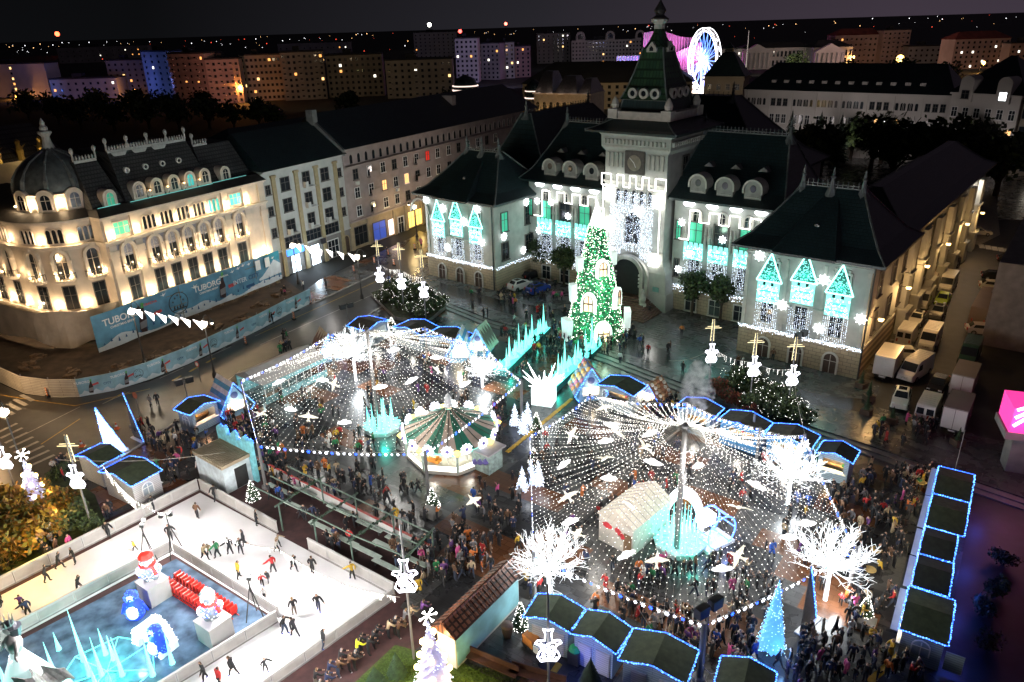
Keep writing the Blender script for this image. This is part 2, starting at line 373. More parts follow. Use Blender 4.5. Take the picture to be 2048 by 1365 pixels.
for y in(4,10):
 win(HALL,71.4,4.6,1.5,2.8,0,y,rd(90));win(HALL,71.4,9.2,1.5,3,0,y,rd(90))
 win(HALL,16.1,4.6,1.5,2.8,0,y-1.5,rd(90));win(HALL,16.1,9.2,1.5,3,0,y-1.5,rd(90),m_glowg if y==4 else None)
for(a,b,u0,u1)in((1.2,16.1,5.2,12),(56.9,71.4,60.4,67.4)):
 o=hiproof('roof',a,b,0,14.2,ZE+.35,u0,u1,6.6,7.6,20.6,ov=1.5)
 crest(o,[(u0,6.6),((u0+u1)/2,6.4),(u1,6.6)],20.6)
 lucarne(o,(a+b)/2,2.2,16.6);lucarne(o,b-2.2,7,16.4,1,rd(90))
 g=MB()
 c=(a+b)/2;g.add([(c-3.6,-2.1,ZE+.36),(c+3.6,-2.1,ZE+.36),(c+3.6,0,ZE+1.0),(c-3.6,0,ZE+1.0),(c-.6,6.4,20.2),(c+.6,6.4,20.2),(c-3.6,-2.1,ZE+.1),(c+3.6,-2.1,ZE+.1)],[(0,1,5,4),(0,4,3),(1,2,5),(6,7,1,0),(6,0,3),(7,2,1),(3,2,7,6)])
 g.build('gablet_roof',m_roof,o)
for(a,b,u0,u1)in((16.1,31.0,18,31),(42.2,56.9,42.2,54.5)):
 o=hiproof('roof',a,b,9,24,16.6,u0,u1,17,18,24.6,ov=1.2)
 crest(o,[(u0,17),(u1,17)],24.6)
 for k in range(3):
  dormer(o,a+4.1+k*3.9 if a<30 else a+3.2+k*3.9,9.4,17.0);lucarne(o,a+4.1+k*3.9 if a<30 else a+3.2+k*3.9,12.6,20.5)
o=hiproof('roof',13,50,24.3,46,17.4,20,39,33,36,27.8,ov=1.0);crest(o,[(20,33),(39,33)],27.8,.6,.8)
hiproof('roof',60.4,70.9,14.4,72,ZE+.3,65,66.2,20,66,18.5,ov=1.2);o=hiproof('roof',1.8,16,14.4,50,ZE+.8,7,9,19,38,25.2,ov=1.1);crest(o,[(8,19),(8,38)],25.2,.6,.8)
for base in(1.2,56.9):
 c=base+7.3
 for k,dx in enumerate((-4.1,0,4.1)):
  d=win(HALL,c+dx,.02,1.5,2.5,1,-.15,0,m_door,.22,.18,m_trim,False,'door')
  win(HALL,c+dx,4.6,1.45,2.9,0,0,0,None,.22,.2,m_trim,True)
  win(HALL,c+dx,9.0,1.7,3.3,2 if k==1 else 0,0,0,None,.24,.22,m_trim,True)
 q=MB()
 for x0,x1 in((base,base+.5),(base+4.9,base+5.25),(base+9.3,base+9.65),(base+14.0,base+14.5)):q.box(x0+.05,x1,-.16,0,3.95,ZE-.95)
 for dx in(-2.05,2.05):q.box(c+dx-.5,c+dx+.5,-.3,0,4.9,7.2);q.box(c+dx-.7,c+dx+.7,-.4,0,7.2,7.6)
 q.band(archpts(4.4,10.6,2.6,12),archpts(3.8,10.6,2.3,12),-.3,0)
 for dx in(-4.1,4.1):
  for j in range(4):q.box(c+dx-.9+j*.5,c+dx-.65+j*.5,-.2,0,12.55,12.9)
 for j in range(24):q.box(base+.3+j*.6,base+.55+j*.6,-.55,-.3,ZE-.35,ZE-.03)
 q.build('relief',m_trim,HALL)
 p=MB();p.path([(base+14.75,-.3,ZE-.2),(base+14.75,-.3,0.1)],.11,6);p.build('drainpipe',m_dark,HALL)
for base in(17.4,43.6):
 for k in range(3):
  x=base+2.2+k*3.7+(.0 if base<30 else-.1)
  win(HALL,x,4.7,1.7,3.3,0,9,0,None,.2,.2,m_trim);win(HALL,x,10.4,1.9,2.9,0,9,0,m_glowg if k!=1 else None,.2,.2,m_frame);win(HALL,x,13.5,1.0,1.5,1,9,0,m_glass,.3,.25,m_trim,False)
  q=MB();q.band(archpts(3.0,13.2,2.4,10),archpts(2.3,13.2,2.0,10),8.7,9);
  q.build('window_arch',m_trim,HALL)
  for s in(-1.65,1.5):q=MB();q.lathe([(.12,9.6),(.24,9.8),(.2,11.3),(.3,11.5),(.24,11.7),(.12,12.9)],6,(x+s,8.8));q.build('column',m_trim,HALL)
  win(HALL,x,.3,1.6,2.2,0,8.85,0,None,.16,.15,m_trim)
 xs=base-1.0 if base<30 else base-.6
 win(HALL,xs+(0 if base<30 else 0),5,.7,2.6,0,9,0,None,.12,.15,m_frame);win(HALL,xs,10.6,.7,2.6,0,9,0,m_glowg,.12,.15,m_frame)
TX,TY=36.6,12.4
T=MB();T.box(31.6,41.6,7.3,17.4,5.4,22.4)
def flare(z0,z1,e0,e1):
 a=[(31.6-e0,7.3-e0*.7,z0),(41.6+e0,7.3-e0*.7,z0),(41.6+e0,17.4,z0),(31.6-e0,17.4,z0)];b=[(31.6-e1,7.3-e1*.7,z1),(41.6+e1,7.3-e1*.7,z1),(41.6+e1,17.4,z1),(31.6-e1,17.4,z1)]
 T.add(a+b,[(3,2,1,0),(4,5,6,7)]+[(i,(i+1)%4,4+(i+1)%4,4+i)for i in range(4)])
flare(0,2.6,1.35,1.2);flare(2.6,5.6,1.05,.9);flare(5.6,7.2,.9,.02);flare(22.4,23.0,.02,.5);flare(23.0,24.6,.5,.55);flare(24.6,25.1,.55,1.1)
tw=T.build('tower',m_stucco,HALL)
q=MB()
for k in range(4):
 for s in(-1,1):q.box(TX+s*(2.2+k*.72)-.17,TX+s*(2.2+k*.72)+.17,7.0,7.3,20.2,22.2)
for k in range(16):q.box(31.7+k*.63,31.95+k*.63,6.55,6.98,23.5,24.1)
for k in range(16):q.box(42.05,42.5,7.3+k*.63,7.6+k*.63,23.5,24.1)
q.box(31.3,41.9,6.85,7.28,22.95,23.2);q.box(31.45,41.75,7.08,7.28,17.9,18.2);q.box(31.45,41.75,7.08,7.28,8.2,8.5)
for k in range(5):q.band(archpts(.9,15.2,2.1,8,0,TX-2.6+k*1.3),archpts(.62,15.2,1.95,8,0,TX-2.6+k*1.3),7.05,7.3)
q.build('tower_relief',m_trim,tw)
for k in range(5):win(tw,TX-2.6+k*1.3,15.2,.6,1.9,1,7.3,0,None,.05,.1,m_frame,False,'window',0)
win(tw,TX,9.3,2.6,4.6,1,7.3,0,None,.35,.3,m_trim);win(tw,41.6,18.6,1.6,3.0,0,12.4,rd(90),None,.2,.2,m_frame)
q=MB();q.box(TX-1.55,TX+1.55,6.95,7.3,19.4,22.6);ck=q.build('clock_panel',mat('clock_surround',(.07,.065,.06),.5,.3,3),tw)
q=MB();q.xz([(TX+1.1*math.cos(i*math.pi/12),21.0+1.1*math.sin(i*math.pi/12))for i in range(24)],6.88,6.95);q.build('clock_face',mat('clock_face',(.25,.22,.17),.5,.2,2),ck)
q=MB();q.add([(TX-.05,6.84,20.95),(TX+.05,6.84,21.05),(TX-.72,6.84,21.72),(TX-.78,6.84,21.64)],[(0,1,2,3)]);q.add([(TX-.05,6.83,20.95),(TX+.05,6.83,21),(TX+.35,6.83,20.4),(TX+.25,6.83,20.35)],[(3,2,1,0)])
q.build('clock_hand',m_white,ck)
q=MB();q.xz(archpts(4.6,1.9,5.4,14),6.2,6.32);po=q.build('portal',mat('portal_dark',(.012,.012,.012),.4),tw)
q=MB()
for k,(w,e)in enumerate(((4.6,1.1),(5.9,.55))):q.band(archpts(w+1.0,1.9,5.4+e*.5+.3*k,14,0,0),archpts(w,1.9,5.4+.55*k,14,0,0),5.6+k*.35,6.3+k*.2)
q.build('portal_arch',m_trim,po,(TX,0,0));po.location.x=0
po.data.transform(MX.Translation((TX,0,0)))
q=MB()
for k in range(6):
 for s in(-1,1):q.box(TX+s*2.0-.14,TX+s*2.0+.14,6.0,6.2,3.2+k*.55,3.5+k*.55)if k<4 else None
q.build('portal_lamp',mat('pale_bracket',(.6,.6,.58),.5),po)
q=MB()
for k in range(10):q.box(TX-3.0-(9-k)*.16,TX+3.0+(9-k)*.16+(9-k)*.15,5.0-(9-k)*.42+.0,6.9,k*.19,(k+1)*.19)
q.build('stair',mat('stair_stone',(.13,.075,.055),.5,.3,2),HALL)
for s in(-1,1):
 q=MB();q.lathe([(.7,.6),(.75,1.0),(.45,1.6),(.55,2.2),(.4,2.7),(.28,2.9),(.33,3.25),(.2,3.6),(.02,3.7)],9,(TX+s*3.5,4.6));q.box(TX+s*3.5-.8,TX+s*3.5+.8,3.6,5.4,0,.7)
 q.build('statue',m_trim,HALL,smooth=False)
q=MB();q.box(TX+4.2,TX+5.2,6.2,6.28,3.0,3.7);q.build('plaque',mat('plaque_green',(.12,.3,.27),.4),tw)
o=hiproof('tower_roof',31.6,41.6,7.3,17.4,25.4,32.6,40.6,8.3,16.4,26.9,ov=2.2,th=.3,parent=tw,flare=.3)
q=MB();q.box(32.0,41.2,7.9,16.9,26.7,27.7);q.box(31.85,41.35,7.75,17.05,27.55,27.8)
for(x,y)in((32.4,8.3),(40.8,8.3),(40.8,16.5),(32.4,16.5)):
 q.box(x-.75,x+.75,y-.75,y+.75,26.8,28.1);q.lathe([(.5,28.1),(.62,28.7),(.42,29.2),(.12,29.7),(.02,29.75)],8,(x,y))
q.build('parapet',m_trim,tw)
hiproof('tower_roof',32.8,40.4,8.6,16.2,27.6,33.2,40.0,9.0,15.8,29.3,ov=0,th=.1,parent=tw)
q=MB();q.box(33.1,40.1,8.9,15.9,29.25,29.55);q.build('roof_collar',m_trim,tw)
m_gr=brickmat('green_roof_tiles',(.035,.085,.04),(.02,.055,.035),(.008,.02,.012),.5,.35,.4,.04,bump=.5)
q=MB();n=0
prof=[(3.75,29.3),(3.45,29.8),(2.95,31),(2.3,33),(1.75,35),(1.55,36.0)]
q.lathe([(r*1.414,z)for r,z in prof],4,(TX,TY),0,rd(45));sp=q.build('spire',m_gr,tw)
q=MB()
for i in range(4):
 a=rd(45+90*i);
 for(r,z),(r2,z2)in zip(prof,prof[1:]):q.tube((TX+math.cos(a)*r*1.414,TY+math.sin(a)*r*1.414,z),(TX+math.cos(a)*r2*1.414,TY+math.sin(a)*r2*1.414,z2),.12,.12,5)
q.build('hip_ridge',m_roofg,sp)
for rz in(0,90):
 for dx in(-1.75,0,1.75):
  q=MB();q.band([(.72*math.cos(i*math.pi/8),.72*math.sin(i*math.pi/8))for i in range(17)],[(.4*math.cos(i*math.pi/8),.4*math.sin(i*math.pi/8))for i in range(17)],-.25,.4)
  w=q.build('round_dormer',m_trim,sp,(TX+dx,TY-3.5,30.15)if rz==0 else(TX+3.5,TY+dx,30.15),rd(rz))
  g=MB();g.xz([(.4*math.cos(i*math.pi/6),.4*math.sin(i*math.pi/6))for i in range(12)],-.1,0);g.build('pane',m_glass,w)
for rz in(0,90):
 q=MB();q.xz([(-.75,0),(-.75,.5),(0,1.35),(.75,.5),(.75,0)],-.9,1.2);w=q.build('lucarne',m_trim,sp,(TX,TY-1.1,35.4)if rz==0 else(TX+1.1,TY,35.4),rd(rz))
 g=MB();g.xz([(-.3,.15),(-.3,.5),(0,.8),(.3,.5),(.3,.15)],-.95,-.91);g.build('pane',m_glass,w)
q=MB();q.lathe([(2.05,35.95),(1.75,36.2),(1.2,37),(.85,37.8),(.74,38.3)],10,(TX,TY));q.build('bell_roof',m_gr,sp,smooth=True)
q=MB();q.lathe([(.74,38.2),(.74,38.9),(1.15,39.3),(1.2,39.5),(.72,39.55)],10,(TX,TY));q.build('lantern',m_trim,sp)
q=MB();q.lathe([(1.3,39.5),(.75,39.9),(.55,40.05),(.8,40.5),(.78,40.7),(.35,41.4),(.12,41.8),(.05,43.8)],10,(TX,TY));q.build('onion_finial',m_dark,sp,smooth=True)
def deco(name,label,cat,u,v,z,group=None,rz=0):return thing(name,label,cat,HW(u,v,z),PANG+rz,group)
def dots(q,f,n,r=.045,mi=0):
 for _ in range(n):
  q.octa(f(),r*rnd.uniform(.7,1.3),mi)
POS=['by the street corner','over the middle door','nearest the tower'],['nearest the tower','over the middle door','by the car park corner']
g_cydots=glow('bulb_cyan_dot',(.3,1,.86),1.6)
for wi,base in enumerate((1.2,56.9)):
 for k,dx in enumerate((-4.1,0,4.1)):
  u=base+7.3+dx;lift=.7 if k==1 else 0
  t=deco('turret_light',f'turquoise fairy turret on the {"street" if wi == 0 else "car park"} side wing, {POS[wi][k]}','light decoration',u,-.5,7.3,'turquoise turret lights on the town hall wings')
  q=MB();tri=[(-1.55,2.7+lift),(0,6.2+lift),(1.55,2.7+lift)]
  for a,b in zip(tri,tri[1:]+tri[:1]):q.tube((a[0],0,a[1]),(b[0],0,b[1]),.1,.1,5)
  q.build('roof_outline',glow('outline_cyan',(.45,1,.9),1.5),t)
  q=MB();q.xz([(-1.42,2.8+lift),(0,6.0+lift),(1.42,2.8+lift)],.06,.1,0)
  def inside():
   a,b=rnd.random(),rnd.random()
   if a+b>1:a,b=1-a,1-b
   return(-1.45+2.9*(a+b*.5),0,2.8+lift+3.2*b)
  dots(q,inside,170,.05,1);q.build('roof_lights',[mat('teal_net',(.02,.14,.12),.6,.2),g_cydots],t)
  q=MB();zz=lift
  cre=[(-1.35,zz)]+[(-1.35,zz+2.3)]
  for j in range(3):cre+=[(-1.35+j*.99,zz+2.55),(-.75+j*.99,zz+2.55),(-.75+j*.99,zz+2.15),(-.36+j*.99,zz+2.15)]if j<2 else[(.63,zz+2.55),(1.35,zz+2.55)]
  cre+=[(1.35,zz)]
  q.xz(cre,-.06,.06,0)
  for j in range(2):q.box(-.95,.95,-.1,-.062,zz+.55+j*.85,zz+.75+j*.85,1)
  dots(q,lambda:(rnd.uniform(-1.3,1.3),-.09,zz+rnd.uniform(.05,2.2)),90,.04,2)
  q.build('turret_panel',[glow('panel_cyan_bright',(.3,.95,.82),.6),glow('panel_cyan_dim',(.08,.7,.58),.3),g_white],t)
  lamp('turret_glow',(0,-.55,3.4+lift),58,CYAN,.4,parent=t);lamp('turret_glow',(0,-.6,1+lift),24,(.12,1,.78),.4,parent=t)
  c=deco('light_curtain',f'curtain of white lights under the turret {POS[wi][k]}, {"street" if wi == 0 else "car park"} wing','light curtain',u,-.42,2.9,'curtains of white lights under the turrets')
  q=MB()
  for j in range(13):
   x=-1.35+j*.225;q.tube((x,0,4.4),(x,0,.2+rnd.random()*.9),.008,.008,3,1)
   for i in range(26):q.octa((x,-.02,4.4-i*.165),.035*rnd.uniform(.6,1.2),0)if rnd.random()<.72 and i*.165<4.2-rnd.random()*.9 else None
  q.build('lights',[g_cool,m_cable],c)
 q=MB();n=170
 for i in range(n):
  x=base-.2+15*i/n
  for _ in range(2):q.octa((x,-.35+rnd.random()*.15,-.1-rnd.random()*.45),.04*rnd.uniform(.7,1.3))
 t=deco('light_garland',f'white icicle garland along the ledge of the {"street" if wi == 0 else "car park"} side wing','light garland',0,0,4.0);q.build('lights',g_cool,t)
 lamp('wing_glow',(base+7.3,-2.6,4.4),26,(.86,.85,1),.3,parent=t);lamp('wing_glow',(base+2.8,-2.2,1.2),34,(1,.68,.3),.3,parent=t);lamp('wing_glow',(base+11.8,-2.2,1.2),34,(1,.68,.3),.3,parent=t)
q=MB()
for i in range(110):q.octa((.35,14.2*i/110-.2,-.1-rnd.random()*.5),.045)
t=deco('light_garland','white icicle garland round the inner side wall of the street side wing','light garland',16.1,0,4.0);q.build('lights',g_cool,t)
for base,lab in((17.2,'left of the tower behind the tree castle'),(42.8,'right of the tower behind the dark round trees')):
 q=MB()
 for i in range(220):q.octa((13.8*rnd.random(),-.3+rnd.random()*.15,-.1-rnd.random()*(1.1 if rnd.random()<.4 else.5)),.045)
 t=deco('light_garland','white icicle garland on the recessed front '+lab,'light garland',base,9,4.0);q.build('lights',g_cool,t)
 lamp('front_glow',(7,-2.6,5.5),15,COOL,.4,parent=t)
for si,base in enumerate((19.6,45.8)):
 for k in range(3):
  x=base+k*3.7+(0 if si==0 else-.1);side='street' if si==0 else 'car park'
  t=deco('battlement_light',f'{["first", "second", "third"][k]} turquoise battlement panel from the {"street" if si == 0 else "tower"} on the recessed front towards the {side}','light decoration',x,8.4,8.1,'turquoise battlement panels on the town hall')
  q=MB();q.box(-1.45,1.45,-.06,.06,0,1.9)
  for j in range(4):q.box(-1.45+j*.77,-1.45+j*.77+.52,-.06,.06,1.9,2.45,0)
  for j in range(2):q.box(-.95,.95,-.1,-.062,.45+j*.8,.65+j*.8,1)
  dots(q,lambda:(rnd.uniform(-1.4,1.4),-.09,rnd.uniform(.05,1.9)),80,.04,2)
  q.build('panel',[MATS['panel_cyan_bright'],MATS['panel_cyan_dim'],g_white],t);lamp('panel_glow',(0,-.6,1.6),22,CYAN,.4,parent=t)
  c=deco('light_curtain',f'white light curtain below the {["first", "second", "third"][k]} turquoise panel, front towards the {side}','light curtain',x,8.5,4.0,'curtains of white lights under the panels')
  q=MB()
  for j in range(13):
   xx=-1.4+j*.233;q.tube((xx,0,4.1),(xx,0,.3),.008,.008,3,1)
   for i in range(25):q.octa((xx,-.02,4.1-i*.16),.036*rnd.uniform(.6,1.2),0)if rnd.random()<.7 else None
  q.build('lights',[g_cool,m_cable],c)
 t=deco('battlement_light',f'white neon battlement outline under the eave, recessed front towards the {"street" if si == 0 else "car park"}','light decoration',17.4 if si==0 else 43.3,8.55,12.4)
 pts=[(0,-1.6),(1.5,-1.6)]if si==1 else[(0,-1.6),(1.7,-1.6)]
 x=pts[-1][0];pts+=[(x,2.6)];up=True
 while x<12.4:
  x+=1.45;pts.append((x,2.6 if up else 1.1));up=not up;pts.append((x,2.6 if up else 1.1))
 pts=pts[:-1]+[(x,-1.6),(x+1.2,-1.6)]if si==0 else pts[:-1]
 q=MB();q.path([(a,0,b)for a,b in pts],.055,5);q.build('outline',g_white,t)
 for k in range(4):
  f=deco('floodlight',f'{["first", "second", "third", "fourth"][k]} floodlight from the {"street" if si == 0 else "tower"}, under the eave on the {"street" if si == 0 else "car park"} side','floodlight',(19.0 if si==0 else 44.8)+k*3.4,8.1,15.9,'floodlights under the eaves')
  q=MB();q.xz([(-.9,.1),(-.75,.3),(.75,.3),(.9,.1),(.5,-.25),(-.5,-.25)],-.1,.1);q.build('lamp_glass',glow('flood',(.9,.96,1),3),f);lamp('flood_beam',(0,-.35,-.3),7,COOL,.2,parent=f)
t=deco('battlement_light','white neon battlement outline across the clock tower','light decoration',TX,6.7,17.2)
pts=[];x=-5.2;up=True
for k in range(9):
 w=1.6 if k in(0,8)else 1.03
 pts+=[(x,2.0 if up else.35),(x+w,2.0 if up else.35)];x+=w;up=not up
pts=[(-5.2,.35)]+pts+[(x,.35)]
q=MB();q.path([(a,0,b)for a,b in pts],.06,5);q.path([(-5.2,0,.35),(-3.7,0,.35)],.06);q.path([(x-1.6,0,.35),(x,0,.35)],.06)
q.path([(-4.9,0,.35),(-4.9,0,-9.6)],.06);q.path([(4.5,0,.35),(4.5,0,-9.3)],.06);q.build('outline',g_white,t)
t=deco('light_curtain','wide dense curtain of tiny white lights covering the front of the clock tower','light curtain',TX,6.6,6.2)
q=MB()
for j in range(46):
 x=-3.5+j*.155;low=1.2+abs(x)*-.25+rnd.random()*1.2+(0 if abs(x)>1.5 else 1.0);q.tube((x,0,10.8),(x,0,low),.008,.008,3,1)
 z=10.8
 while z>low:
  z-=rnd.uniform(.1,.24)
  dens=.35 if(abs(x)<1.2 and 3.4<z<7.6)else.85
  if 8.9<z<10.7 and any(abs(x-(-2.6+i*1.3))<.26 for i in range(5)):dens=.2
  if rnd.random()<dens:q.octa((x+rnd.uniform(-.05,.05),-.02+rnd.uniform(-.1,.1),z),.04*rnd.uniform(.6,1.3),0)
q.build('lights',[g_cool,m_cable],t);lamp('curtain_glow',(0,-1.3,8),14,COOL,.5,parent=t);lamp('curtain_glow',(0,-1.6,2),22,COOL,.5,parent=t)
g_star=glow('star_white',(.9,.97,1),1.6)
def star(name,lab,u,v,z,r=.8,rz=0,grp='white star lights on the town hall',glowp=4):
 t=deco(name,lab,'star light',u,v,z,grp,rz);q=MB()
 pr=[]
 for i in range(16):a=math.pi*i/8;rr=r if i%2==0 else r*.58;pr.append((rr*math.cos(a),rr*math.sin(a)))
 q.xz(pr,-.12,.12);q.ball((0,0,0),r*.4,8,5);q.build('star',g_star,t)
 if glowp:lamp('star_glow',(0,-.5,0),glowp,COOL,.3,parent=t)
for(u,z,n)in((32.4,16.2,'upper'),(40.8,15.9,'upper'),(32.3,11.6,'middle'),(32.2,7.6,'lower'),(40.4,7.4,'lower')):
 t=deco('lantern_light',f'square blazing white lantern on the clock tower, {n} one on the {"street" if u < 36 else "car park"} side','lantern',u,6.8,z,'white lanterns on the clock tower')
 q=MB();q.box(-.7,.7,-.15,.15,-.8,.8);q.box(-.5,.5,-.25,-.155,-.6,.6);q.build('lamp_glass',g_white,t);lamp('lantern_glow',(0,-.7,0),5,COOL,.4,parent=t)
star('star_light','white star on the light curtain of the clock tower',37.8,6.4,14.4,.8)
for(u,z,l)in((5.7,12.2,'between the first two turrets by the street'),(10.2,10.6,'beside the third turret, upper'),(13.8,7.8,'low by the inner corner'),(6.2,5.7,'low under the middle turret'),(13.2,13.0,'high under the eave'),(2.0,13.2,'at the street corner under the eave')):
 star('star_light','white star on the street side wing, '+l,u,-.5,z,.75)
for(u,z,l)in((58.6,13.0,'in the upper corner by the tower'),(66.4,11.4,'between the middle and last turrets'),(62.0,7.4,'beside the middle turret base'),(66.6,5.4,'low between the last two windows'),(71.0,7.6,'at the corner by the car park')):
 star('star_light','white star on the car park side wing, '+l,u,-.5,z,.72)
for(y,z,l)in((1.8,8.6,'lower middle'),(6.6,5.2,'low'),(7.6,13.0,'high')):star('star_light','white star on the inner side wall of the street wing, '+l,16.6,y,z,.7,rd(90))
for(u,z,l)in((43.7,13.2,'high by the tower'),(43.6,6.3,'low by the tower'),(45.2,8.9,'beside the first panel'),(49.9,11.6,'between two tall windows'),(18.2,13.2,'high by the wing'),(20.9,13.3,'by the first arched window'),(24.2,11.5,'between two tall windows'),(18.4,8.4,'beside the first panel')):
 star('star_light',f'white star on the recessed front towards the {"car park" if u > 40 else "street"}, {l}',u,8.4,z,.6)
W0=G(569,555);SANG=rd(59)
def SW(x,y,z):return W0+V((math.cos(SANG)*x-math.sin(SANG)*y,math.sin(SANG)*x+math.cos(SANG)*y,z))
m_cream=mat('cream_render',(.66,.57,.47),.75,.12,.7,bump=.12);m_creamt=mat('cream_trim',(.72,.63,.52),.7,.12,1.5);m_lav=mat('lavender_relief',(.38,.38,.44),.75,.35,6,bump=.4)
m_slate=brickmat('slate_scales',(.062,.062,.062),(.04,.042,.045),(.015,.015,.015),.45,.3,.45,.05,(rd(60),0,0),bump=.5)
m_lead=mat('lead_sheet',(.13,.15,.15),.45,.3,1.5,.3);m_gutter=mat('dark_gutter_roof',(.035,.032,.03),.6,.3,1)
CAS=thing('corner_palace','ornate cream corner palace with a ribbed dome, lit by warm wall lamps','palace',W0,SANG)
CC=(-29.5,9.0);CR=6.7
def arcpt(t,r=CR):a=rd(t);return(CC[0]-r*math.sin(a),CC[1]-r*math.cos(a))
def outline(o=0.0):
 return[(-1.8+o*.2,-o),(-30.2-o*.5,-o),(-30.2-o*.5,2.35-o)]+[arcpt(t,CR+o)for t in range(8,90,9)]+[(-36.2-o,10),(-36.2-o,34),(-24,34),(-24,20),(-1.8+o*.2,20)]
q=MB();q.prism(outline(),0,17.2)
q.build('wall',m_cream,CAS)
q=MB()
for z0,z1,o in((4.2,4.6,.35),(13.3,13.5,.25),(13.5,13.75,.5),(13.75,13.95,.7),(16.9,17.15,.5),(17.15,17.4,.9)):q.prism(outline(o),z0,z1)
q.build('cornice',m_creamt,CAS)
for(a,b)in((-29.8,-25.8),(-25,-9.9),(-9,-5.8)):q=MB();q.box(a,b,-.06,0,11.4,13.2);q.build('relief',m_lav,CAS)
q=MB()
a,b=outline(1.0),outline(-.6)
na=len(a);q.add([(p[0],p[1],17.42)for p in a]+[(p[0],p[1],18.35)for p in b],[(i,i+1,na+i+1,na+i)for i in range(na-1)]+[tuple(range(na,2*na))])
q.build('lower_roof',m_gutter,CAS)
def palwin(x,y,rz,kind,pane=None):
 if kind=='low':win(CAS,x,4.9,1.5,3.3,0,y,rz,pane,.12,.12,m_frame,False)
 elif kind=='tall':
  w=win(CAS,x,9.25,1.55,3.9,1,y,rz,pane,.42,.55,m_creamt,False)
  k=MB();k.lathe([(1.05,-.5),(1.35,-.2),(1.4,0),(1.32,.02)],10,(0,-.15),0,rd(180),1,.75,True,math.pi);k.prism([(1.4*math.cos(rd(180+i*18)),-.15+1.05*math.sin(rd(180+i*18)))for i in range(11)],-.02,.06);k.build('balcony',m_creamt,w)
  r=MB();pp=[(1.36*math.cos(rd(180+i*18)),-.15+1.02*math.sin(rd(180+i*18)),.9)for i in range(11)];r.path(pp,.05,4)
  for p in pp:r.tube((p[0],p[1],.05),p,.035,.035,4)
  r.build('balcony_rail',m_dark,w)
  c=MB()
  for s in(-1.15,1.15):c.lathe([(.2,0),(.16,.2),(.14,2.3),(.22,2.6),(.22,2.8)],7,(s,-.45))
  c.lathe([(.22,4.2),(.28,4.45),(.06,4.8)],6,(0,-.45));c.build('column',m_creamt,w)
 else:
  for d in(-.72,0,.72):
   win(CAS,x+d*math.cos(rz),14.3,.56,1.9,2,y+d*math.sin(rz),rz,pane,.09,.2,m_creamt,False,'window',0)
g_tv=glow('shop_glow_teal',(.08,.75,.7),.2)
AX=(-27.3,-23.1,-20.25,-17.4,-14.6,-11.8,-7.8)
for i,x in enumerate(AX):
 palwin(x,0,0,'low');palwin(x,0,0,'tall')
 if 0<i<6:palwin(x,0,0,'top',g_tv if i==5 else None)
for x,pn in((-27.4,m_glowg),(-7.6,g_tv)):win(CAS,x,14.5,2.3,1.7,0,0,0,pn,.15,.2,m_creamt,False,'window',2)
for t in(13,45,77):
 p=arcpt(t);palwin(*p,-rd(t),'low');palwin(*p,-rd(t),'tall')
for t in(13,45,77):palwin(*arcpt(t),-rd(t),'top')
for y in(13.5,18):palwin(-36.2,y,rd(-90),'low');palwin(-36.2,y,rd(-90),'tall');palwin(-36.2,y,rd(-90),'top')
PIL=(-29.4,-25.4,-9.75,-5.7,-2.4)
for x in PIL:q=MB();q.box(x-.55,x+.55,-.3,0,4.6,13.3);q.box(x-.7,x+.7,-.42,0,11.6,12.5);q.box(x-.6,x+.6,-.35,0,13.95,16.9);q.build('pilaster',m_cream,CAS)
lampm=MB();lampm.lathe([(.1,0),(.16,.12),(.16,.2)],6);lampm=lampm.mesh('wall_lamp',glow('uplight_lens',(1,.75,.38),8))
def wlamp(x,y,z,pw,out=(0,-1)):
 o=put('wall_lamp',lampm,CAS,(x+out[0]*.42,y+out[1]*.42,z));lamp('wall_lamp_beam',(x+out[0]*.62,y+out[1]*.62,z+.5),pw*2.6,(1,.70,.40),.12,parent=CAS)
for x in(-29.2,-25.3,-9.8,-5.6):wlamp(x,-.2,5.0,110)
for x in(-21.7,-18.8,-16.0,-13.2,-3.2):wlamp(x,0,5.2,62)
for x in AX:
 for s in(-1.0,1.0):wlamp(x+s,-.45,9.5,26)
for x in(-29.2,-25.4,-9.7,-5.7):wlamp(x,-.35,14.3,62)
for x in(-21.7,-18.8,-16.0,-13.2):wlamp(x,0,14.4,40)
for t in(4,30,61,86):a=rd(t);wlamp(*arcpt(t),5.1,75,(-math.sin(a),-math.cos(a)))
for t in(7,19,39,51,71,83):a=rd(t);wlamp(*arcpt(t,CR+.4),9.5,26,(-math.sin(a),-math.cos(a)))
for t in(29,61):a=rd(t);wlamp(*arcpt(t),14.3,50,(-math.sin(a),-math.cos(a)))
for y in(11.5,15.7,20.2):wlamp(-36.2,y,5.1,80,(-1,0));wlamp(-36.2,y,14.3,45,(-1,0));wlamp(-36.6,y-.7,9.6,32,(-1,0))
def mans(x0,x1,y0,y1,z0,z1,nm='mansard_roof'):
 q=MB();q.add([(x0,y0,z0),(x1,y0,z0),(x1,y1,z0),(x0,y1,z0),(x0+.8,y0+3.2,z1),(x1-.8,y0+3.2,z1),(x1-.8,y1-3,z1),(x0+.8,y1-3,z1)],[(0,1,5,4),(1,2,6,5),(2,3,7,6),(3,0,4,7),(4,5,6,7)])
 return q.build(nm,m_slate,CAS)
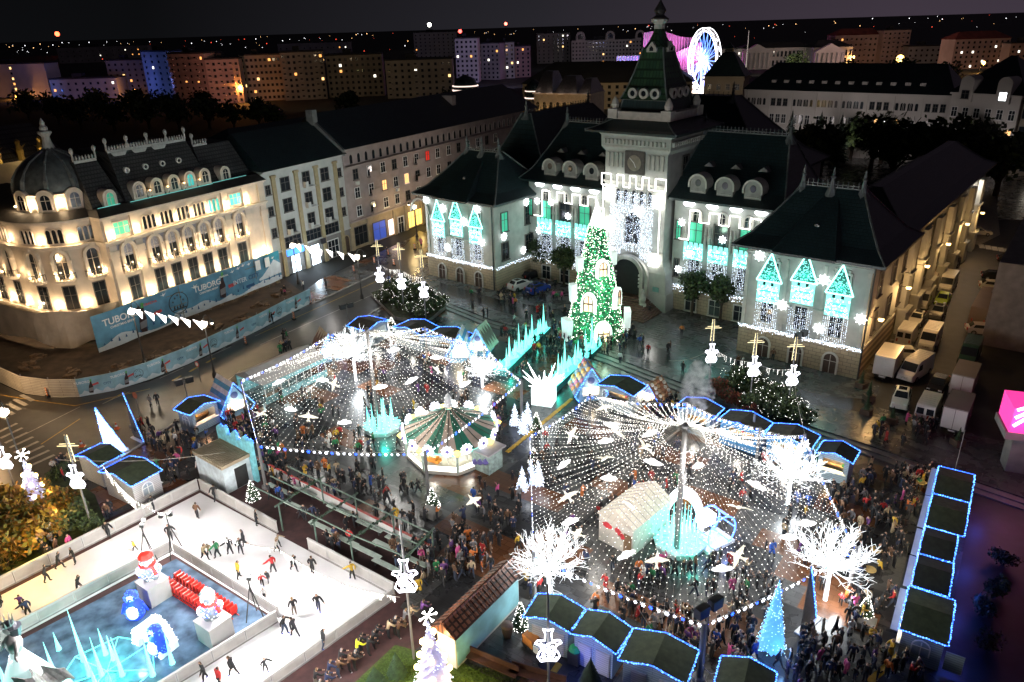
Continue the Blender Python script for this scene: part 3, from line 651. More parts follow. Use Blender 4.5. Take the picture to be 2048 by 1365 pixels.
def pcrest(parent,x0,x1,y,z):
 q=MB();q.box(x0,x1,y-.15,y+.15,z-.35,z);n=int((x1-x0)/.42)
 for i in range(n+1):xx=x0+(x1-x0)*i/n;q.lathe([(.13,z),(.17,z+.3),(.05,z+.62)],5,(xx,y))
 for i in range(int((x1-x0)/2.6)+1):
  xx=x0+(x1-x0)*i/max(1,int((x1-x0)/2.6));q.lathe([(.16,z),(.14,z+.9),(.3,z+1.2),(.26,z+1.55),(.04,z+1.75)],6,(xx,y))
 for i in range(int((x1-x0)/3.2)):xx=x0+1.6+i*3.2;q.xz([(xx-1.2,z-.35),(xx-.9,z-.8),(xx,z-1.15),(xx+.9,z-.8),(xx+1.2,z-.35)],y-.32,y-.2)
 q.build('roof_cresting',mat('zinc_white',(.42,.42,.4),.5,.15,3),parent)
r1=mans(-25.2,-10.8,.9,15,18.3,24.9);pcrest(r1,-24.4,-11.6,4.1,25.1)
r2=mans(-30,-25.2,1.2,13,18.2,24.2);pcrest(r2,-29.2,-26,4.4,24.4)
r3=mans(-10.8,-2.2,1.6,14,18.2,23.6);pcrest(r3,-9.9,-7.4,4.8,23.9)
def pdormer(par,x,z,y,s=1.0,pane=None):
 q=MB();q.xz(archpts(2.0*s,0,2.5*s,9),-.3,2.4);o=q.build('dormer',m_creamt,par,(x,y,z))
 f=win(o,0,.35,1.05*s,1.7*s,1,-.3,0,pane,.16,.12,m_creamt,False)
for x,pn in zip((-23.1,-20.25,-17.4,-14.6,-11.9),(None,None,None,g_tv,None)):pdormer(r1,x,18.4,.9,1,pn)
pdormer(r2,-27.5,18.1,1.1,1,m_glowg);pdormer(r3,-7.7,18.1,1.4,.95)
for x in(-21.7,-18.8,-16,-13.2):
 q=MB();q.lathe([(.12,0),(.4,.5),(.5,.9),(.3,1.1)],7);q.build('roof_urn',m_creamt,r1,(x,.6,18.4));lamp('urn_beam',(x,.2,19.5),12,(1,.66,.3),.1,parent=CAS)
for x in(-23,-20,-17.2,-14.4):
 q=MB();q.band([(.42*math.cos(i*math.pi/8),.42*math.sin(i*math.pi/8))for i in range(17)],[(.27*math.cos(i*math.pi/8),.27*math.sin(i*math.pi/8))for i in range(17)],-.2,.3)
 o=q.build('round_dormer',mat('white_ring',(.75,.74,.7),.5),r1,(x,2.75,22.3));g=MB();g.xz([(.27*math.cos(i*math.pi/6),.27*math.sin(i*math.pi/6))for i in range(12)],-.05,0);g.build('pane',m_glass,o)
q=MB()
for a,b in(((-29.6,.7,18.4),(-26.3,.7,18.4)),((-25,.3,18.4),(-11,.3,18.4)),((-10.6,.8,18.4),(-4,.8,18.4))):q.tube(a,b,.05,.05,4)
q.build('light_tube',glow('tube_teal',(.25,.8,.72),.35),CAS)
q=MB();q.lathe([(6.3,17.4),(5.9,18.1),(5.6,18.4),(5.5,20.4),(5.7,20.6),(5.2,20.7)],24,CC);q.build('dome_drum',m_creamt,CAS)
dp=[(5.2,20.4),(5.25,21.3),(5.0,22.3),(4.4,23.4),(3.3,24.5),(2.0,25.2),(1.0,25.7),(.75,26.1)]
q=MB();q.lathe(dp,32,CC);dm=q.build('dome',m_lead,CAS,smooth=True)
q=MB()
for k in range(10):
 a=rd(36*k+10)
 for(r,z),(r2,z2)in zip(dp[:-2],dp[1:-1]):q.tube((CC[0]+math.cos(a)*r*1.005,CC[1]+math.sin(a)*r*1.005,z),(CC[0]+math.cos(a)*r2*1.005,CC[1]+math.sin(a)*r2*1.005,z2),.34 if z<23 else.2,.34 if z2<23 else.16,5)
q.build('dome_rib',mat('dome_rib',(.2,.22,.22),.4,.2,2,.3),dm)
q=MB();q.lathe([(1.0,25.6),(.75,26.2),(.55,26.9),(.5,27.5),(.9,28),(.85,28.2),(.5,28.3),(.52,28.7),(.3,29),(.32,29.3),(.05,29.9)],10,CC);q.build('dome_lantern',mat('zinc_white',(.42,.42,.4)),CAS)
for t in(-22,13,48,83):
 p=arcpt(t,5.3);f=MB();f.xz(archpts(2.3,0,3.0,9),-.45,.6);o=f.build('dormer',m_creamt,dm,(p[0],p[1],18.3),-rd(t));win(o,0,.35,1.2,2.0,1,-.45,0,None,.15,.1,m_creamt,False)
for t in(-4,31,66,100):a=rd(t);wlamp(*arcpt(t,5.45),18.9,60,(-math.sin(a),-math.cos(a)))
WH=thing('white_house','plain white four storey house with ochre pilasters beside the corner palace','house',W0,SANG)
m_wh=mat('white_render',(.46,.47,.45),.8,.1,.8,bump=.1);m_och=mat('ochre_pilaster',(.34,.28,.16),.8,.12,2)
q=MB();q.box(-1.6,17.9,.15,14,4.6,18.2);q.box(-1.6,17.9,-.35,14,18.2,18.6);q.box(-1.6,17.9,-.1,.15,4.5,4.75);q.build('wall',m_wh,WH)
q=MB();q.box(-1.6,17.9,.3,13,0,4.5);q.build('ground_floor',mat('grey_render',(.22,.21,.2),.8,.15,1),WH)
for x in(.7,5.9,10.7,15.6):q=MB();q.box(x-.4,x+.4,-.15,.15,0,17.4);q.box(x-.55,x+.55,-.25,.15,17.2,17.6);q.build('pilaster',m_och,WH)
for z in(14.6,11.0,7.3):
 for x,w_,h_ in((-.6,.9,1.5),(3.3,1.9,2.2),(8.3,1.6,2.3),(12.9,1.9,2.2),(16.7,.9,1.5)):
  wn=win(WH,x,z,w_,h_,0,.15,0,None,.1,.12,m_frame,x!=8.3)
  if x==8.3 or(z<8 and w_>1):b=MB();b.box(-1.2,1.2,-1.0,-.3,-.25,-.1);b.box(-1.2,-.5,-1.0,-.9,-.1,.8);b.box(-1.2,-1.1,-1,-.3,-.1,.8);b.build('balcony',m_wh,wn)
for x in(3.3,8.3,13):win(WH,x,4.7,3.6,1.9,0,.15,0,None,.12,.1,m_frame,False,'window',3)
win(WH,3.4,.1,2.0,3.0,0,.3,0,glow('shop_white',(.75,.88,1),3.5),.15,.12,m_frame,False,'shop_window',1)
win(WH,8.3,.1,2.2,3.6,0,.3,0,glow('shop_white',(.75,.88,1),3.5),.15,.12,m_frame,False,'shop_window',1)
win(WH,12.6,.2,3.6,3.2,0,.3,0,None,.15,.12,m_white,False,'shop_window',3);win(WH,16.7,.1,1.4,3.2,1,.3,0,m_door,.15,.12,m_och,False,'door',0)
q=MB();q.box(1.4,5.4,-.1,.3,3.4,4.4);q.build('shop_sign',glow('sign_blue',(.05,.25,.8),1.2),WH)
q=MB();q.box(9.3,10.6,-.5,-.3,3.6,4.6);q.build('shop_sign',mat('sign_dark',(.02,.02,.025),.4),WH)
hp=MB();hp.add([(-2,-.9,18.6),(18.2,-.9,18.6),(18.2,15,18.6),(-2,15,18.6),(-.5,7,24.2),(17.6,7,24.2)],[(0,1,5,4),(1,2,5),(2,3,4,5),(3,0,4),(3,2,1,0)]);hp.build('roof',m_roof,WH)
q=MB();q.box(17.55,18.05,-.6,14,18.2,19.4);q.add([(17.55,-.6,19.4),(18.05,-.6,19.4),(18.05,7,25),(17.55,7,25),(17.55,7,18),(18.05,7,18)],[(0,1,2,3),(0,3,4),(1,5,2)]);q.box(17.2,18.4,5.6,7.2,23.5,26.2);q.build('party_wall',mat('party_wall',(.2,.2,.19),.8,.2,1),WH)
lamp('row_fill',(8,-16,10),2600,(.9,.97,1),1,parent=WH);lamp('row_fill',(40,-12,11),900,(1,.88,.78),1,parent=WH);lamp('shop_spill',(5.8,-2.2,2.4),240,(.7,.85,1),.5,parent=WH)  # the lamps over the road are unseen, added to brighten the house fronts
PK=thing('arcade_block','long rose grey block with a row of small arched attic windows, running along the street','apartment block',W0,SANG)
m_rose=mat('rose_render',(.36,.30,.28),.8,.14,.6,bump=.12)
q=MB();q.box(18.06,92,.2,15,5.6,15.9);q.box(18.06,92,.0,15,16.1,19.0);q.box(18.06,92,-.55,15,15.85,16.1);q.box(18.06,92,-.4,15,19,19.35);q.box(18.06,92,-.25,.2,5.4,5.7);q.build('wall',m_rose,PK)
q=MB();q.box(18.06,92,.35,15,0,5.4);
for x in(18.4,23.4,31.4,35.3,41,47,53):q.box(x-.4,x+.4,0,.35,0,5.4)
q.build('ground_floor',mat('sand_render',(.36,.29,.19),.8,.15,1),PK)
for i in range(33):win(PK,20+i*2.15,16.4,.85,1.7,2,0,0,None,.16,.15,m_rose,False,'window',0)
cols=[21.1,25.2,29.2,32.8,36.4,40.2,44.1,47.8,52,56,60,64,68,72]
for k,x in enumerate(cols):
 for r,z in enumerate((13.3,9.8,6.3)):
  lit=m_lit if(k,r)in((4,1),(2,1))else(glow('window_red',(1,.05,.03),.3)if(k,r)==(6,0)else None)
  w=win(PK,x,z,1.3,1.9,0,.2,0,lit,.08,.1,m_white if(k+r)%3 else m_frame,True)
  if k in(1,5):b=MB();b.box(-1.3,1.3,-1.2,-.35,-.2,0);b.box(-1.3,1.3,-1.2,-1.1,0,1);b.build('balcony',m_rose,w)
  elif(k*3+r)%5==0:b=MB();b.box(-.4,.4,-.5,-.16,-1.0,-.4);b.build('air_unit',m_white,w)
win(PK,21,.6,3.6,3.6,0,.35,0,None,.15,.1,m_frame,False,'shop_window',2);win(PK,26.6,.2,3.8,3.6,0,.35,0,glow('shop_blue',(.04,.08,.4),.5),.15,.1,m_frame,False,'shop_window',1)
win(PK,31.6-1.0,.3,2.6,3.2,0,.3,0,glow('poster_lit',(.95,.7,.62),1.2),.12,.1,m_frame,False,'poster',0);win(PK,33.4,.05,1.7,3.2,0,.3,0,None,.2,.2,m_white,False,'door')
for x in(37,39.6,43,46,49.5):win(PK,x,.3,2.0,3.3,0,.3,0,glow('shop_yellow',(1,.62,.14),1.3),.12,.1,m_frame,False,'shop_window',1)
lamp('shop_spill',(38,-1.6,3.2),150,(1,.68,.25),.4,parent=PK);lamp('shop_spill',(45,-1.6,3.2),150,(1,.68,.25),.4,parent=PK);lamp('shop_spill',(29.5,-1.5,2.6),40,(1,.7,.6),.4,parent=PK)
q=MB();q.add([(18.1,-.9,19.35),(92.5,-.9,19.35),(92.5,16,19.35),(18.1,16,19.35),(18.1,7.5,25.4),(88,7.5,25.4)],[(0,1,5,4),(1,2,5),(2,3,4,5),(3,0,4),(3,2,1,0)]);q.build('roof',m_roof,PK)
q=MB();q.box(60,61.5,4,7,22,25);q.build('chimney',m_rose,PK)
def plainhouse(label,x0,x1,y0,y1,h,ridge,name='rear_house',n=0):
 t=thing(name,label,'house',SW(x0,y0,0),SANG);L,D=x1-x0,y1-y0
 q=MB();q.box(0,L,0,D,0,h);q.build('wall',m_rose,t);q=MB();q.add([(-.6,-.6,h),(L+.6,-.6,h),(L+.6,D+.6,h),(-.6,D+.6,h),(D*.35,D/2,h+ridge),(L-D*.35,D/2,h+ridge)],[(0,1,5,4),(1,2,5),(2,3,4,5),(3,0,4),(3,2,1,0)]);q.build('roof',m_roof,t)
 for i in range(n):win(t,2+i*(L-4)/max(1,n-1),h-3,1.2,1.7,0,0,0,m_lit if i%5==1 else None,.08,.08,m_frame,True)
 return t
plainhouse('broad dark hipped roof house behind the rose block',22,60,34,52,15,5,n=9);plainhouse('low dark house behind the corner palace dome',-34,-14,24,38,13,4);plainhouse('dark gabled house behind the white house roof',-8,12,22,36,14,4)
GB=thing('gilded_house','old house with golden roof statues glimpsed behind the dome','house',G(40,312,20)-V((0,0,20)),SANG)
q=MB();q.box(-8,8,0,12,0,19);q.box(-8.4,8.4,-.5,12,18.5,19.2);q.build('wall',m_cream,GB);q=MB();q.add([(-8.4,-.5,19.2),(8.4,-.5,19.2),(8.4,12,19.2),(-8.4,12,19.2),(-6,5,25),(6,5,25)],[(0,1,5,4),(1,2,5),(2,3,4,5),(3,0,4)]);q.build('roof',m_slate,GB)
for i,x in enumerate((-4,0,4)):
 q=MB();q.lathe([(.7,19.2),(.6,20),(.75,21),(.4,22),(.5,22.6),(.1,23)],7,(x,-.2));q.add([(x-1.4,-.2,21.6),(x,-.2,20.6),(x+1.4,-.2,22),(x,.2,21.2)],[(0,1,2,3)]);q.build('roof_statue',mat('gold_leaf',(.5,.36,.12),.4,.2,3,.6),GB)
lamp('statue_glow',(0,-3,19.6),90,(1,.72,.3),.3,parent=GB)
m_soil=mat('site_soil',(.045,.03,.02),.9,.5,.7,bump=.6)
sheet('site_ground',[(625,600),(450,692),(300,757),(160,790),(50,784),(-40,735),(-60,640),(0,655),(193,690),(555,548)],.012,m_soil,'dug up brown soil of the building site behind the fence','soil')
BN=thing('banner','long blue beer banner with bottles hung along the front of the corner palace','banner',W0,SANG)
m_bn=mat('banner_blue',(.10,.27,.40),.6,.35,.5);m_snow=mat('banner_snow',(.62,.68,.72),.6,.1,1);m_bnt=mat('banner_text',(.8,.8,.78),.6,.05);m_bn2=mat('banner_teal',(.02,.22,.30),.6,.3,.5);m_bnw=mat('banner_pale',(.34,.54,.64),.6,.2,.8)
def wav(x,z):return-2.05-.12*math.sin(x*.9)-.12*math.sin(x*.37+z)
def strip(q,xs,zf0,zf1,off=0.0,mi=0):
 n=len(xs);q.add([(x,wav(x,0)+off,zf0(x))for x in xs]+[(x,wav(x,1)+off,zf1(x))for x in xs],[(i,i+1,n+i+1,n+i)for i in range(n-1)],mi)
BX=[-35.8+i*.7 for i in range(49)]
zt=lambda x:5.35+.35*(x+36)/34;zb=lambda x:.35+.6*(x+36)/34
q=MB();strip(q,BX,zb,zt);strip(q,BX,zb,zt,.05);q.build('cloth',m_bn,BN)
q=MB();strip(q,BX,lambda x:zb(x)-.25,lambda x:zb(x)+.85+.4*math.sin(x*.55)+.25*math.sin(x*1.3),-.03);q.build('snow_drift',m_snow,BN)
q=MB();strip(q,[x for x in BX if x>-5.8],lambda x:zb(x)+1.2+.55*(max(0,3.4-abs(x+5))),zt,-.02);q.build('teal_patch',m_bn2,BN)
q=MB();strip(q,[x for x in BX if x>-7.4],lambda x:zb(x)+.9,lambda x:zb(x)+1.2+.75*(max(0,3.2-abs(x+3.6))),-.05);q.build('snow_hill',m_snow,BN)
def text(s,par,x,z,size,m,y=-2.42,rot=0,name='lettering',sh=0,ext=.015):
 c=bpy.data.curves.new(name,'FONT');c.body=s;c.size=size;c.extrude=ext;c.shear=sh;c.offset=size*.012;c.align_x='CENTER'
 c.materials.append(m);f=bpy.data.objects.new(name,c);COL.objects.link(f);me=bpy.data.meshes.new_from_object(f.evaluated_get(bpy.context.evaluated_depsgraph_get()));bpy.data.objects.remove(f);o=put(name,me,par,(x,y,z));o.rotation_euler=(rd(90),0,rot);return o
text('TUBORG',BN,-31.9,3.55,1.35,m_bnt);text('CHRISTMAS BREW',BN,-31.8,2.95,.46,m_bnt);text('TUBORG',BN,-17.4,3.75,1.25,m_bnt);text('CHRISTMAS BREW',BN,-17.3,3.2,.42,m_bnt)
text('INTER',BN,-11.3,2.75,1.0,m_snow);text('CITY',BN,-8.5,2.75,1.0,mat('banner_navy',(.02,.09,.22),.6));text('CRAIOVA',BN,-14.2,4.6,.4,m_bnt);text('CRAIOVA',BN,-27.2,4.4,.5,mat('banner_red',(.6,.08,.08),.6))
m_bot=mat('bottle_print',(.035,.014,.014),.4,.3,3);m_bgr=mat('bottle_cap_print',(.10,.4,.10),.5)
def bottle(par,x,z,s,y,nm='bottle_print'):
 q=MB();pr=[(-.42,0),(-.48,.3),(-.46,1.7),(-.2,2.5),(-.17,3.3),(.17,3.3),(.2,2.5),(.46,1.7),(.48,.3),(.42,0)]
 q.xz([(a*s,b*s)for a,b in pr],-.03,0,0);q.xz([(-.18*s,2.95*s),(-.18*s,3.55*s),(.18*s,3.55*s),(.18*s,2.95*s)],-.05,-.032,1);q.xz([(-.4*s,.4*s),(-.44*s,1.2*s),(.44*s,1.5*s),(.42*s,.6*s)],-.05,-.032,2)
 o=q.build(nm,[m_bot,m_bgr,m_grey],par,(x,y,z));o.rotation_euler.y=rd(8);return o
bottle(BN,-29.0,.75,1.2,-2.3);bottle(BN,-14.9,1.35,1.15,-2.3)
def ringprint(par,x,z,r,y,m):
 q=MB();N=28;q.band([(r*math.cos(i*2*math.pi/N),r*math.sin(i*2*math.pi/N))for i in range(N+1)],[(r*.93*math.cos(i*2*math.pi/N),r*.93*math.sin(i*2*math.pi/N))for i in range(N+1)],-.02,0)
 for a,b,c in((-.3,.5,.1),(.3,.45,.12),(0,.7,.09),(-.55,.2,.09),(.5,.15,.1)):
  for k in range(3):t=math.pi*k/3;q.tube((r*(a-c*math.cos(t)),-.01,r*(b-c*math.sin(t))),(r*(a+c*math.cos(t)),-.01,r*(b+c*math.sin(t))),.02*r,.02*r,4)
 for k in range(4):q.xz([(r*(-.6+.3*k),-.5*r),(r*(-.5+.3*k),(-.1-.1*(k%2))*r),(r*(-.4+.3*k),-.5*r)],-.02,0)
 q.xz([(-.7*r,-.62*r),(-.7*r,-.52*r),(.7*r,-.52*r),(.7*r,-.62*r)],-.02,0)
 return q.build('round_emblem',m,par,(x,y,z))
ringprint(BN,-22.7,3.1,1.65,-2.28,m_dark)
q=MB()
for x,z,s in((-19.6,4.6,.6),(-12.4,4.9,.5),(-11.2,5.1,.5),(-10.2,5.3,.5),(-9.0,5.2,.5),(-24.9,5.0,.5),(-4,4.9,.4)):q.xz([(x-s,z+.1*s),(x-.3*s,z-.15*s),(x,z-.4*s),(x+.35*s,z-.1*s),(x+s*.9,z+.5*s),(x+.2*s,z+.12*s),(x-.1*s,z+.6*s),(x-.25*s,z+.05*s)],-2.33,-2.3)
for x in(-7.2,-5.2):q.box(x-.5,x+.5,-2.33,-2.3,3.7,5.3)
q.build('bird_print',m_bnt,BN)
q=MB()
for x in(-26.2,-26.9,-13.1,-12.5):q.xz([(x-.5,2.8+(x%1)*.3),(x+.5,3.1),(x+.6,2.75),(x-.4,2.5)],-2.33,-2.3)
q.build('sleigh_print',MATS['banner_red'],BN)
q=MB()
for k in range(30):x=-35+k*1.1;z=zb(x)+.6+.2*math.sin(k*2.1);h=.35+.35*((k*7)%5)/4;q.xz([(x-.16,z),(x,z+h),(x+.16,z)],-2.34,-2.31)
q.box(-10.2,-8.6,-2.34,-2.31,1.5,1.95)
q.build('fir_print',mat('banner_navy',(.02,.09,.22)),BN)
q=MB();xs=[arcpt(t,CR+2.2)for t in range(-2,92,6)]+[(-38.6,11+i*2)for i in range(10)];n=len(xs);vs=[]
for k,(z,f)in enumerate(((5.3,0),(3.8,.25),(2.2,.1),(.5,.5))):
 for i,p in enumerate(xs):d=f*math.sin(i*1.3+k);vs.append((p[0]-d*.3,p[1]-d*.4,z+.15*math.sin(i*.8+k)+(0 if k<3 else.5*math.sin(i*.5))))
q.add(vs,[(k*n+i,k*n+n+i,k*n+n+i+1,k*n+i+1)for k in range(3)for i in range(n-1)])
tag(q.build('tarpaulin',mat('pale_tarpaulin',(.42,.38,.33),.6,.2,.5,bump=.4),None,W0,SANG),'pale wrinkled tarpaulin wrapped round the foot of the corner palace','tarpaulin')
q=MB()
for i in range(14):
 x=-34+i*2.4;q.box(x-.3,x+.3,-1.6,-1.2,0,4.3);q.tube((x,-1.9,0),(x,-1.9,5.4),.05,.05,5)
for z in(1.2,2.6,4.4):q.tube((-35,-1.9,z),(-2,-1.9,z),.05,.05,5)
tag(q.build('scaffold',mat('scaffold_rust',(.2,.16,.1),.6,.3,2),None,W0,SANG),'rusty scaffold frame behind the lower edge of the blue banner','scaffold')
for i,(px,py)in enumerate(((430,655),(480,640),(400,690),(520,612),(345,705),(560,590),(250,735),(300,720),(150,745),(60,735),(90,715))):
 q=MB()
 for k in range(7):a,b,c=rnd.uniform(-1.3,1.3),rnd.uniform(-1,1),rnd.uniform(.1,.45);q.prism([(a+rnd.uniform(.2,.9)*math.cos(t),b+rnd.uniform(.2,.6)*math.sin(t))for t in(0,1.5,3.1,4.6)],0,c)
 if i%2:q.tube((-1.6,0,.3),(1.7,.5,.6),.06,.06,5)
 tag(q.build('rubble_heap',mat('rubble',(.13,.09,.06),.9,.4,2),None,G(px,py),rnd.random()*3),'heap of broken stone and boards lying on the building site','rubble heap','rubble heaps on the building site')
m_corr=brickmat('white_corrugated',(.5,.47,.41),(.46,.43,.38),(.2,.19,.17),3.0,.22,.5,.03,(rd(90),0,0),bump=.6)
FB=[(-60,735),(0,765),(50,788),(105,795),(160,795),(230,782),(300,760),(375,730),(450,694),(520,660),(575,630),(623,607)]
FP_=[G(*p)for p in FB]
fence_print=[False,False,False,False,True,True,True,True,True,True,True]
FN=thing('site_fence','hoarding of white corrugated sheets and pale blue printed panels along the road','fence')
m_fp=mat('fence_print_blue',(.26,.44,.52),.5,.3,.6)
for i in range(len(FP_)-1):
 a,b=FP_[i],FP_[i+1];d=b-a;L=d.length;ang=math.atan2(d.y,d.x)
 q=MB();q.box(0,L,-.04,.04,.05,2.3);q.box(0,L,-.07,.07,2.3,2.38)
 s=q.build('fence_panel',m_fp if fence_print[i]else m_corr,FN,a,ang)
 q=MB();q.tube((0,.12,0),(0,.12,2.6),.06,.06,6);q.tube((0,.1,1.8),(0,1.2,0),.04,.04,5);q.build('post',m_grey,FN,a,ang)
 if fence_print[i]:
  q=MB();N=12;q.add([(L*k/N,-.06,.1)for k in range(N+1)]+[(L*k/N,-.06,.55+.25*math.sin(k*1.7+i))for k in range(N+1)],[(k,k+1,N+2+k,N+1+k)for k in range(N)]);q.build('snow_drift',m_snow,s)
  bottle(s,L*.35,.35,.5,-.07);ringprint(s,L*.72,1.3,.6,-.07,m_dark)if i%2 else None
  text('TUBORG',s,L*.16,1.7,.42,m_bnt,-.08);text('CITY',s,L*.85,1.1,.4,MATS['banner_navy'],-.08)if i%2==0 else None
  q=MB();q.xz([(L*.5-.4,1.4),(L*.5+.4,1.6),(L*.5+.45,1.35),(L*.5-.3,1.2)],-.09,-.07);q.build('sleigh_print',MATS['banner_red'],s)
m_b1=mat('block_grey',(.30,.29,.27),.8,.2,.1);m_b2=mat('block_tan',(.34,.29,.22),.8,.2,.1);m_b3=mat('block_white',(.5,.47,.44),.8,.15,.1);m_b4=mat('block_rose',(.42,.31,.27),.8,.2,.1);m_broof=mat('block_roof',(.02,.022,.024),.8,.4,.1);m_redroof=mat('red_roof',(.2,.05,.035),.8,.3,.2)
SWC={}
def swin(par,x,z,y,w,h,pane,rz=0,nm='window'):
 k=(w,h,nm)
 if k not in SWC:q=MB();q.box(-w/2-.12,w/2+.12,-.1,0,-.12,h+.12,0);q.box(-w/2,w/2,-.16,-.102,0,h,1);SWC[k]=q.mesh(nm,[m_b1,m_glass])
 o=put(nm,SWC[k],par,(x,y,z),rz)
 if pane:o.material_slots[1].link='OBJECT';o.material_slots[1].material=pane
 return o
FARLIT=[glow('far_warm',(1,.55,.2),1.6),glow('far_white',(1,.92,.75),1.6),glow('far_amber',(1,.4,.1),1.2)]
def block(x0,x1,yb0,yb1,yt,label,m,rows=6,cols=8,depth=14,roof='flat',lit=.06,name='apartment_block',cat='apartment block',ww=1.4,wh=1.5,balc=0,grp=None,rh=5,rm=None,z0=0):
 A,B=G(x0,yb0),G(x1,yb1);d=B-A;L=d.length;ang=math.atan2(d.y,d.x);h=PXH(x0,yb0,yt)
 t=thing(name,label,cat,A,ang,grp)
 q=MB();q.box(0,L,0,depth,0,h);q.build('wall',m,t)
 if roof=='flat':q=MB();q.box(-.3,L+.3,-.3,depth+.3,h,h+.9);q.box(L*.3,L*.45,depth*.3,depth*.7,h+.9,h+3.4);q.build('roof',m_broof,t)
 else:q=MB();ov=.8;r=min(depth*.45,L*.3);q.add([(-ov,-ov,h),(L+ov,-ov,h),(L+ov,depth+ov,h),(-ov,depth+ov,h),(r,depth/2,h+rh),(L-r,depth/2,h+rh)],[(0,1,5,4),(1,2,5),(2,3,4,5),(3,0,4),(3,2,1,0)]);q.build('roof',rm or m_broof,t)
 sp=h/(rows+.3)
 for r in range(rows):
  for c in range(cols):
   pn=FARLIT[rnd.randrange(3)]if rnd.random()<lit*.6 else None
   swin(t,(c+.5)*L/cols,sp*.35+r*sp,0,round(min(ww,L/cols*.6),1),round(min(wh,sp*.6),1),pn)
   if balc and c%balc==0:
    b=MB();b.box(-L/cols*.42,L/cols*.42,-1.2,-.02,-.3,.7);b.build('balcony',m,t,((c+.5)*L/cols,0,sp*.35+r*sp))
 return t,L,h
block(-30,104,196,194,130,'flat fronted block with violet and blue lit wall at the far corner of the city',m_b3,6,1,14,lit=1);t1=_=None
block(108,240,200,196,160,'low dark blue lit block beside the flat fronted violet one',m_b1,3,9,lit=.12)
block(225,300,190,188,122,'dark block with terraces behind the low blue block',m_b1,6,6,lit=.03)
block(300,352,198,199,104,'narrow block glowing blue beside the red lit terraces',m_b1,8,4,lit=.05)
block(352,424,206,208,108,'red lit terraced block behind the two orange street lamps',m_b4,8,6,balc=2,lit=.1)
block(424,490,208,206,120,'red lit block with rows of long balconies beside the terraced one',m_b4,7,6,balc=2,lit=.12)
block(492,572,204,200,112,'long dim olive block with a few orange windows',m_b2,7,9,lit=.1)
block(572,656,202,198,106,'tall dim tan block behind the dark hipped roof',m_b2,8,8,lit=.07,balc=3)
block(660,770,196,192,112,'wide unlit olive block in the middle distance',m_b2,7,10,lit=.05)
block(776,908,198,194,122,'long tan block with one bright window above the rose block roof',m_b2,6,10,lit=.05,balc=4)
block(830,912,118,116,66,'far white framed tower block with dark top floor',m_b3,7,9,lit=.05)
block(914,958,166,165,78,'blue lit slab block',m_b3,9,5,lit=.06);block(958,1000,160,160,88,'dark blue block behind the white slab',m_b1,8,5,lit=.04)
block(1000,1030,158,157,86,'bright violet white end wall of a slab block',m_b3,8,3,lit=.15);block(1031,1062,156,154,94,'dusty orange slab block beside the violet white one',m_b4,7,3,lit=.05)
block(1074,1140,128,126,68,'grey tower block in the haze left of the clock tower',m_b1,8,7,lit=.04)
t,L,h=block(1143,1290,130,126,82,'long hazy block with three arched gables on its roof',m_b3,6,22,lit=.05)
for k in range(3):
 q=MB();q.xz(archpts(9,0,8,10),-.5,4);o=q.build('roof_gable',m_b3,t,(L*(.12+.4*k),0,h));g=MB();g.xz(archpts(5,1,5,8),-.55,-.5);g.build('pane',m_glass,o)
block(1046,1382,220,218,168,'long beige office block with dark hipped roof behind the town hall',m_b2,4,22,30,'hip',.04,rh=9)
block(1478,1620,140,137,98,'white university block with tall windows',m_b3,2,18,20,'hip',.02,ww=1.6,wh=4,rh=4)
block(1622,1700,139,136,96,'white columned university wing with a triangular gable',m_b3,2,10,20,'hip',.06,ww=1.4,wh=4.5,rh=5)
for px,yb,l in((1508,139,'pale triangular pediment house by the tall flagpole'),(1652,140,'columned temple front of the university wing')):
 t=thing('portico',l,'portico',G(px,yb),0);q=MB();q.box(-11,11,-4,0,0,13);q.xz([(-12,13),(0,19),(12,13)],-4.5,0);q.build('wall',m_b3,t)
 for k in range(6):q=MB();q.lathe([(.9,1),(.75,11),(1,12.5)],8,(-9+k*3.6,-5));q.build('column',m_b3,t)
block(1664,1758,130,127,72,'red roofed block with a round arched gable and orange light',m_b4,5,10,16,'hip',.08,rm=m_redroof,balc=3)
block(1758,1812,128,126,62,'tall rose block with stepped roof beside the red roofed one',m_b4,7,6,14,lit=.12,balc=2)
block(1900,2010,140,136,80,'rose block with two white towers at the far edge',m_b4,6,10,16,'hip',.18,rm=m_redroof)
block(2012,2120,138,134,88,'dim rose block beyond the last street lamps',m_b4,5,9,16,lit=.2)
block(1812,1900,128,126,94,'dim grey hall between the rose blocks',m_b1,3,8,20,lit=.03)
block(560,700,128,124,88,'low dark row of flats near the horizon',m_b1,3,12,20,lit=.15,grp=None);block(120,300,128,122,96,'low unlit flats under the red beacon',m_b1,3,14,20,lit=.12)
block(1420,1480,150,148,100,'hazy low block behind the dome turret',m_b1,4,6,20,lit=.05)
HP=[(1482,322),(1880,396)]
A,B=G(1482,300),G(1878,332);d=B-A;L=d.length;ang=math.atan2(d.y,d.x);h=PXH(1482,300,182)
PL=thing('pale_palace','long pale palace with triple arched top windows behind the dark conifers','palace',A,ang)
q=MB();q.box(0,L,0,18,0,h);q.box(-.4,L+.4,-.5,18,h-.1,h+.5);q.box(-.2,L,-.3,0,h*.28,h*.3)
for k in range(9):q.box(L*k/8-.4,L*k/8+.4,-.35,0,0,h)
q.build('wall',m_b3,PL)
q=MB();q.add([(-1,-1,h+.5),(L+1,-1,h+.5),(L+1,19,h+.5),(-1,19,h+.5),(6,8,h+8),(L-4,8,h+8)],[(0,1,5,4),(1,2,5),(2,3,4,5),(3,0,4)]);q.build('roof',m_roof,PL)
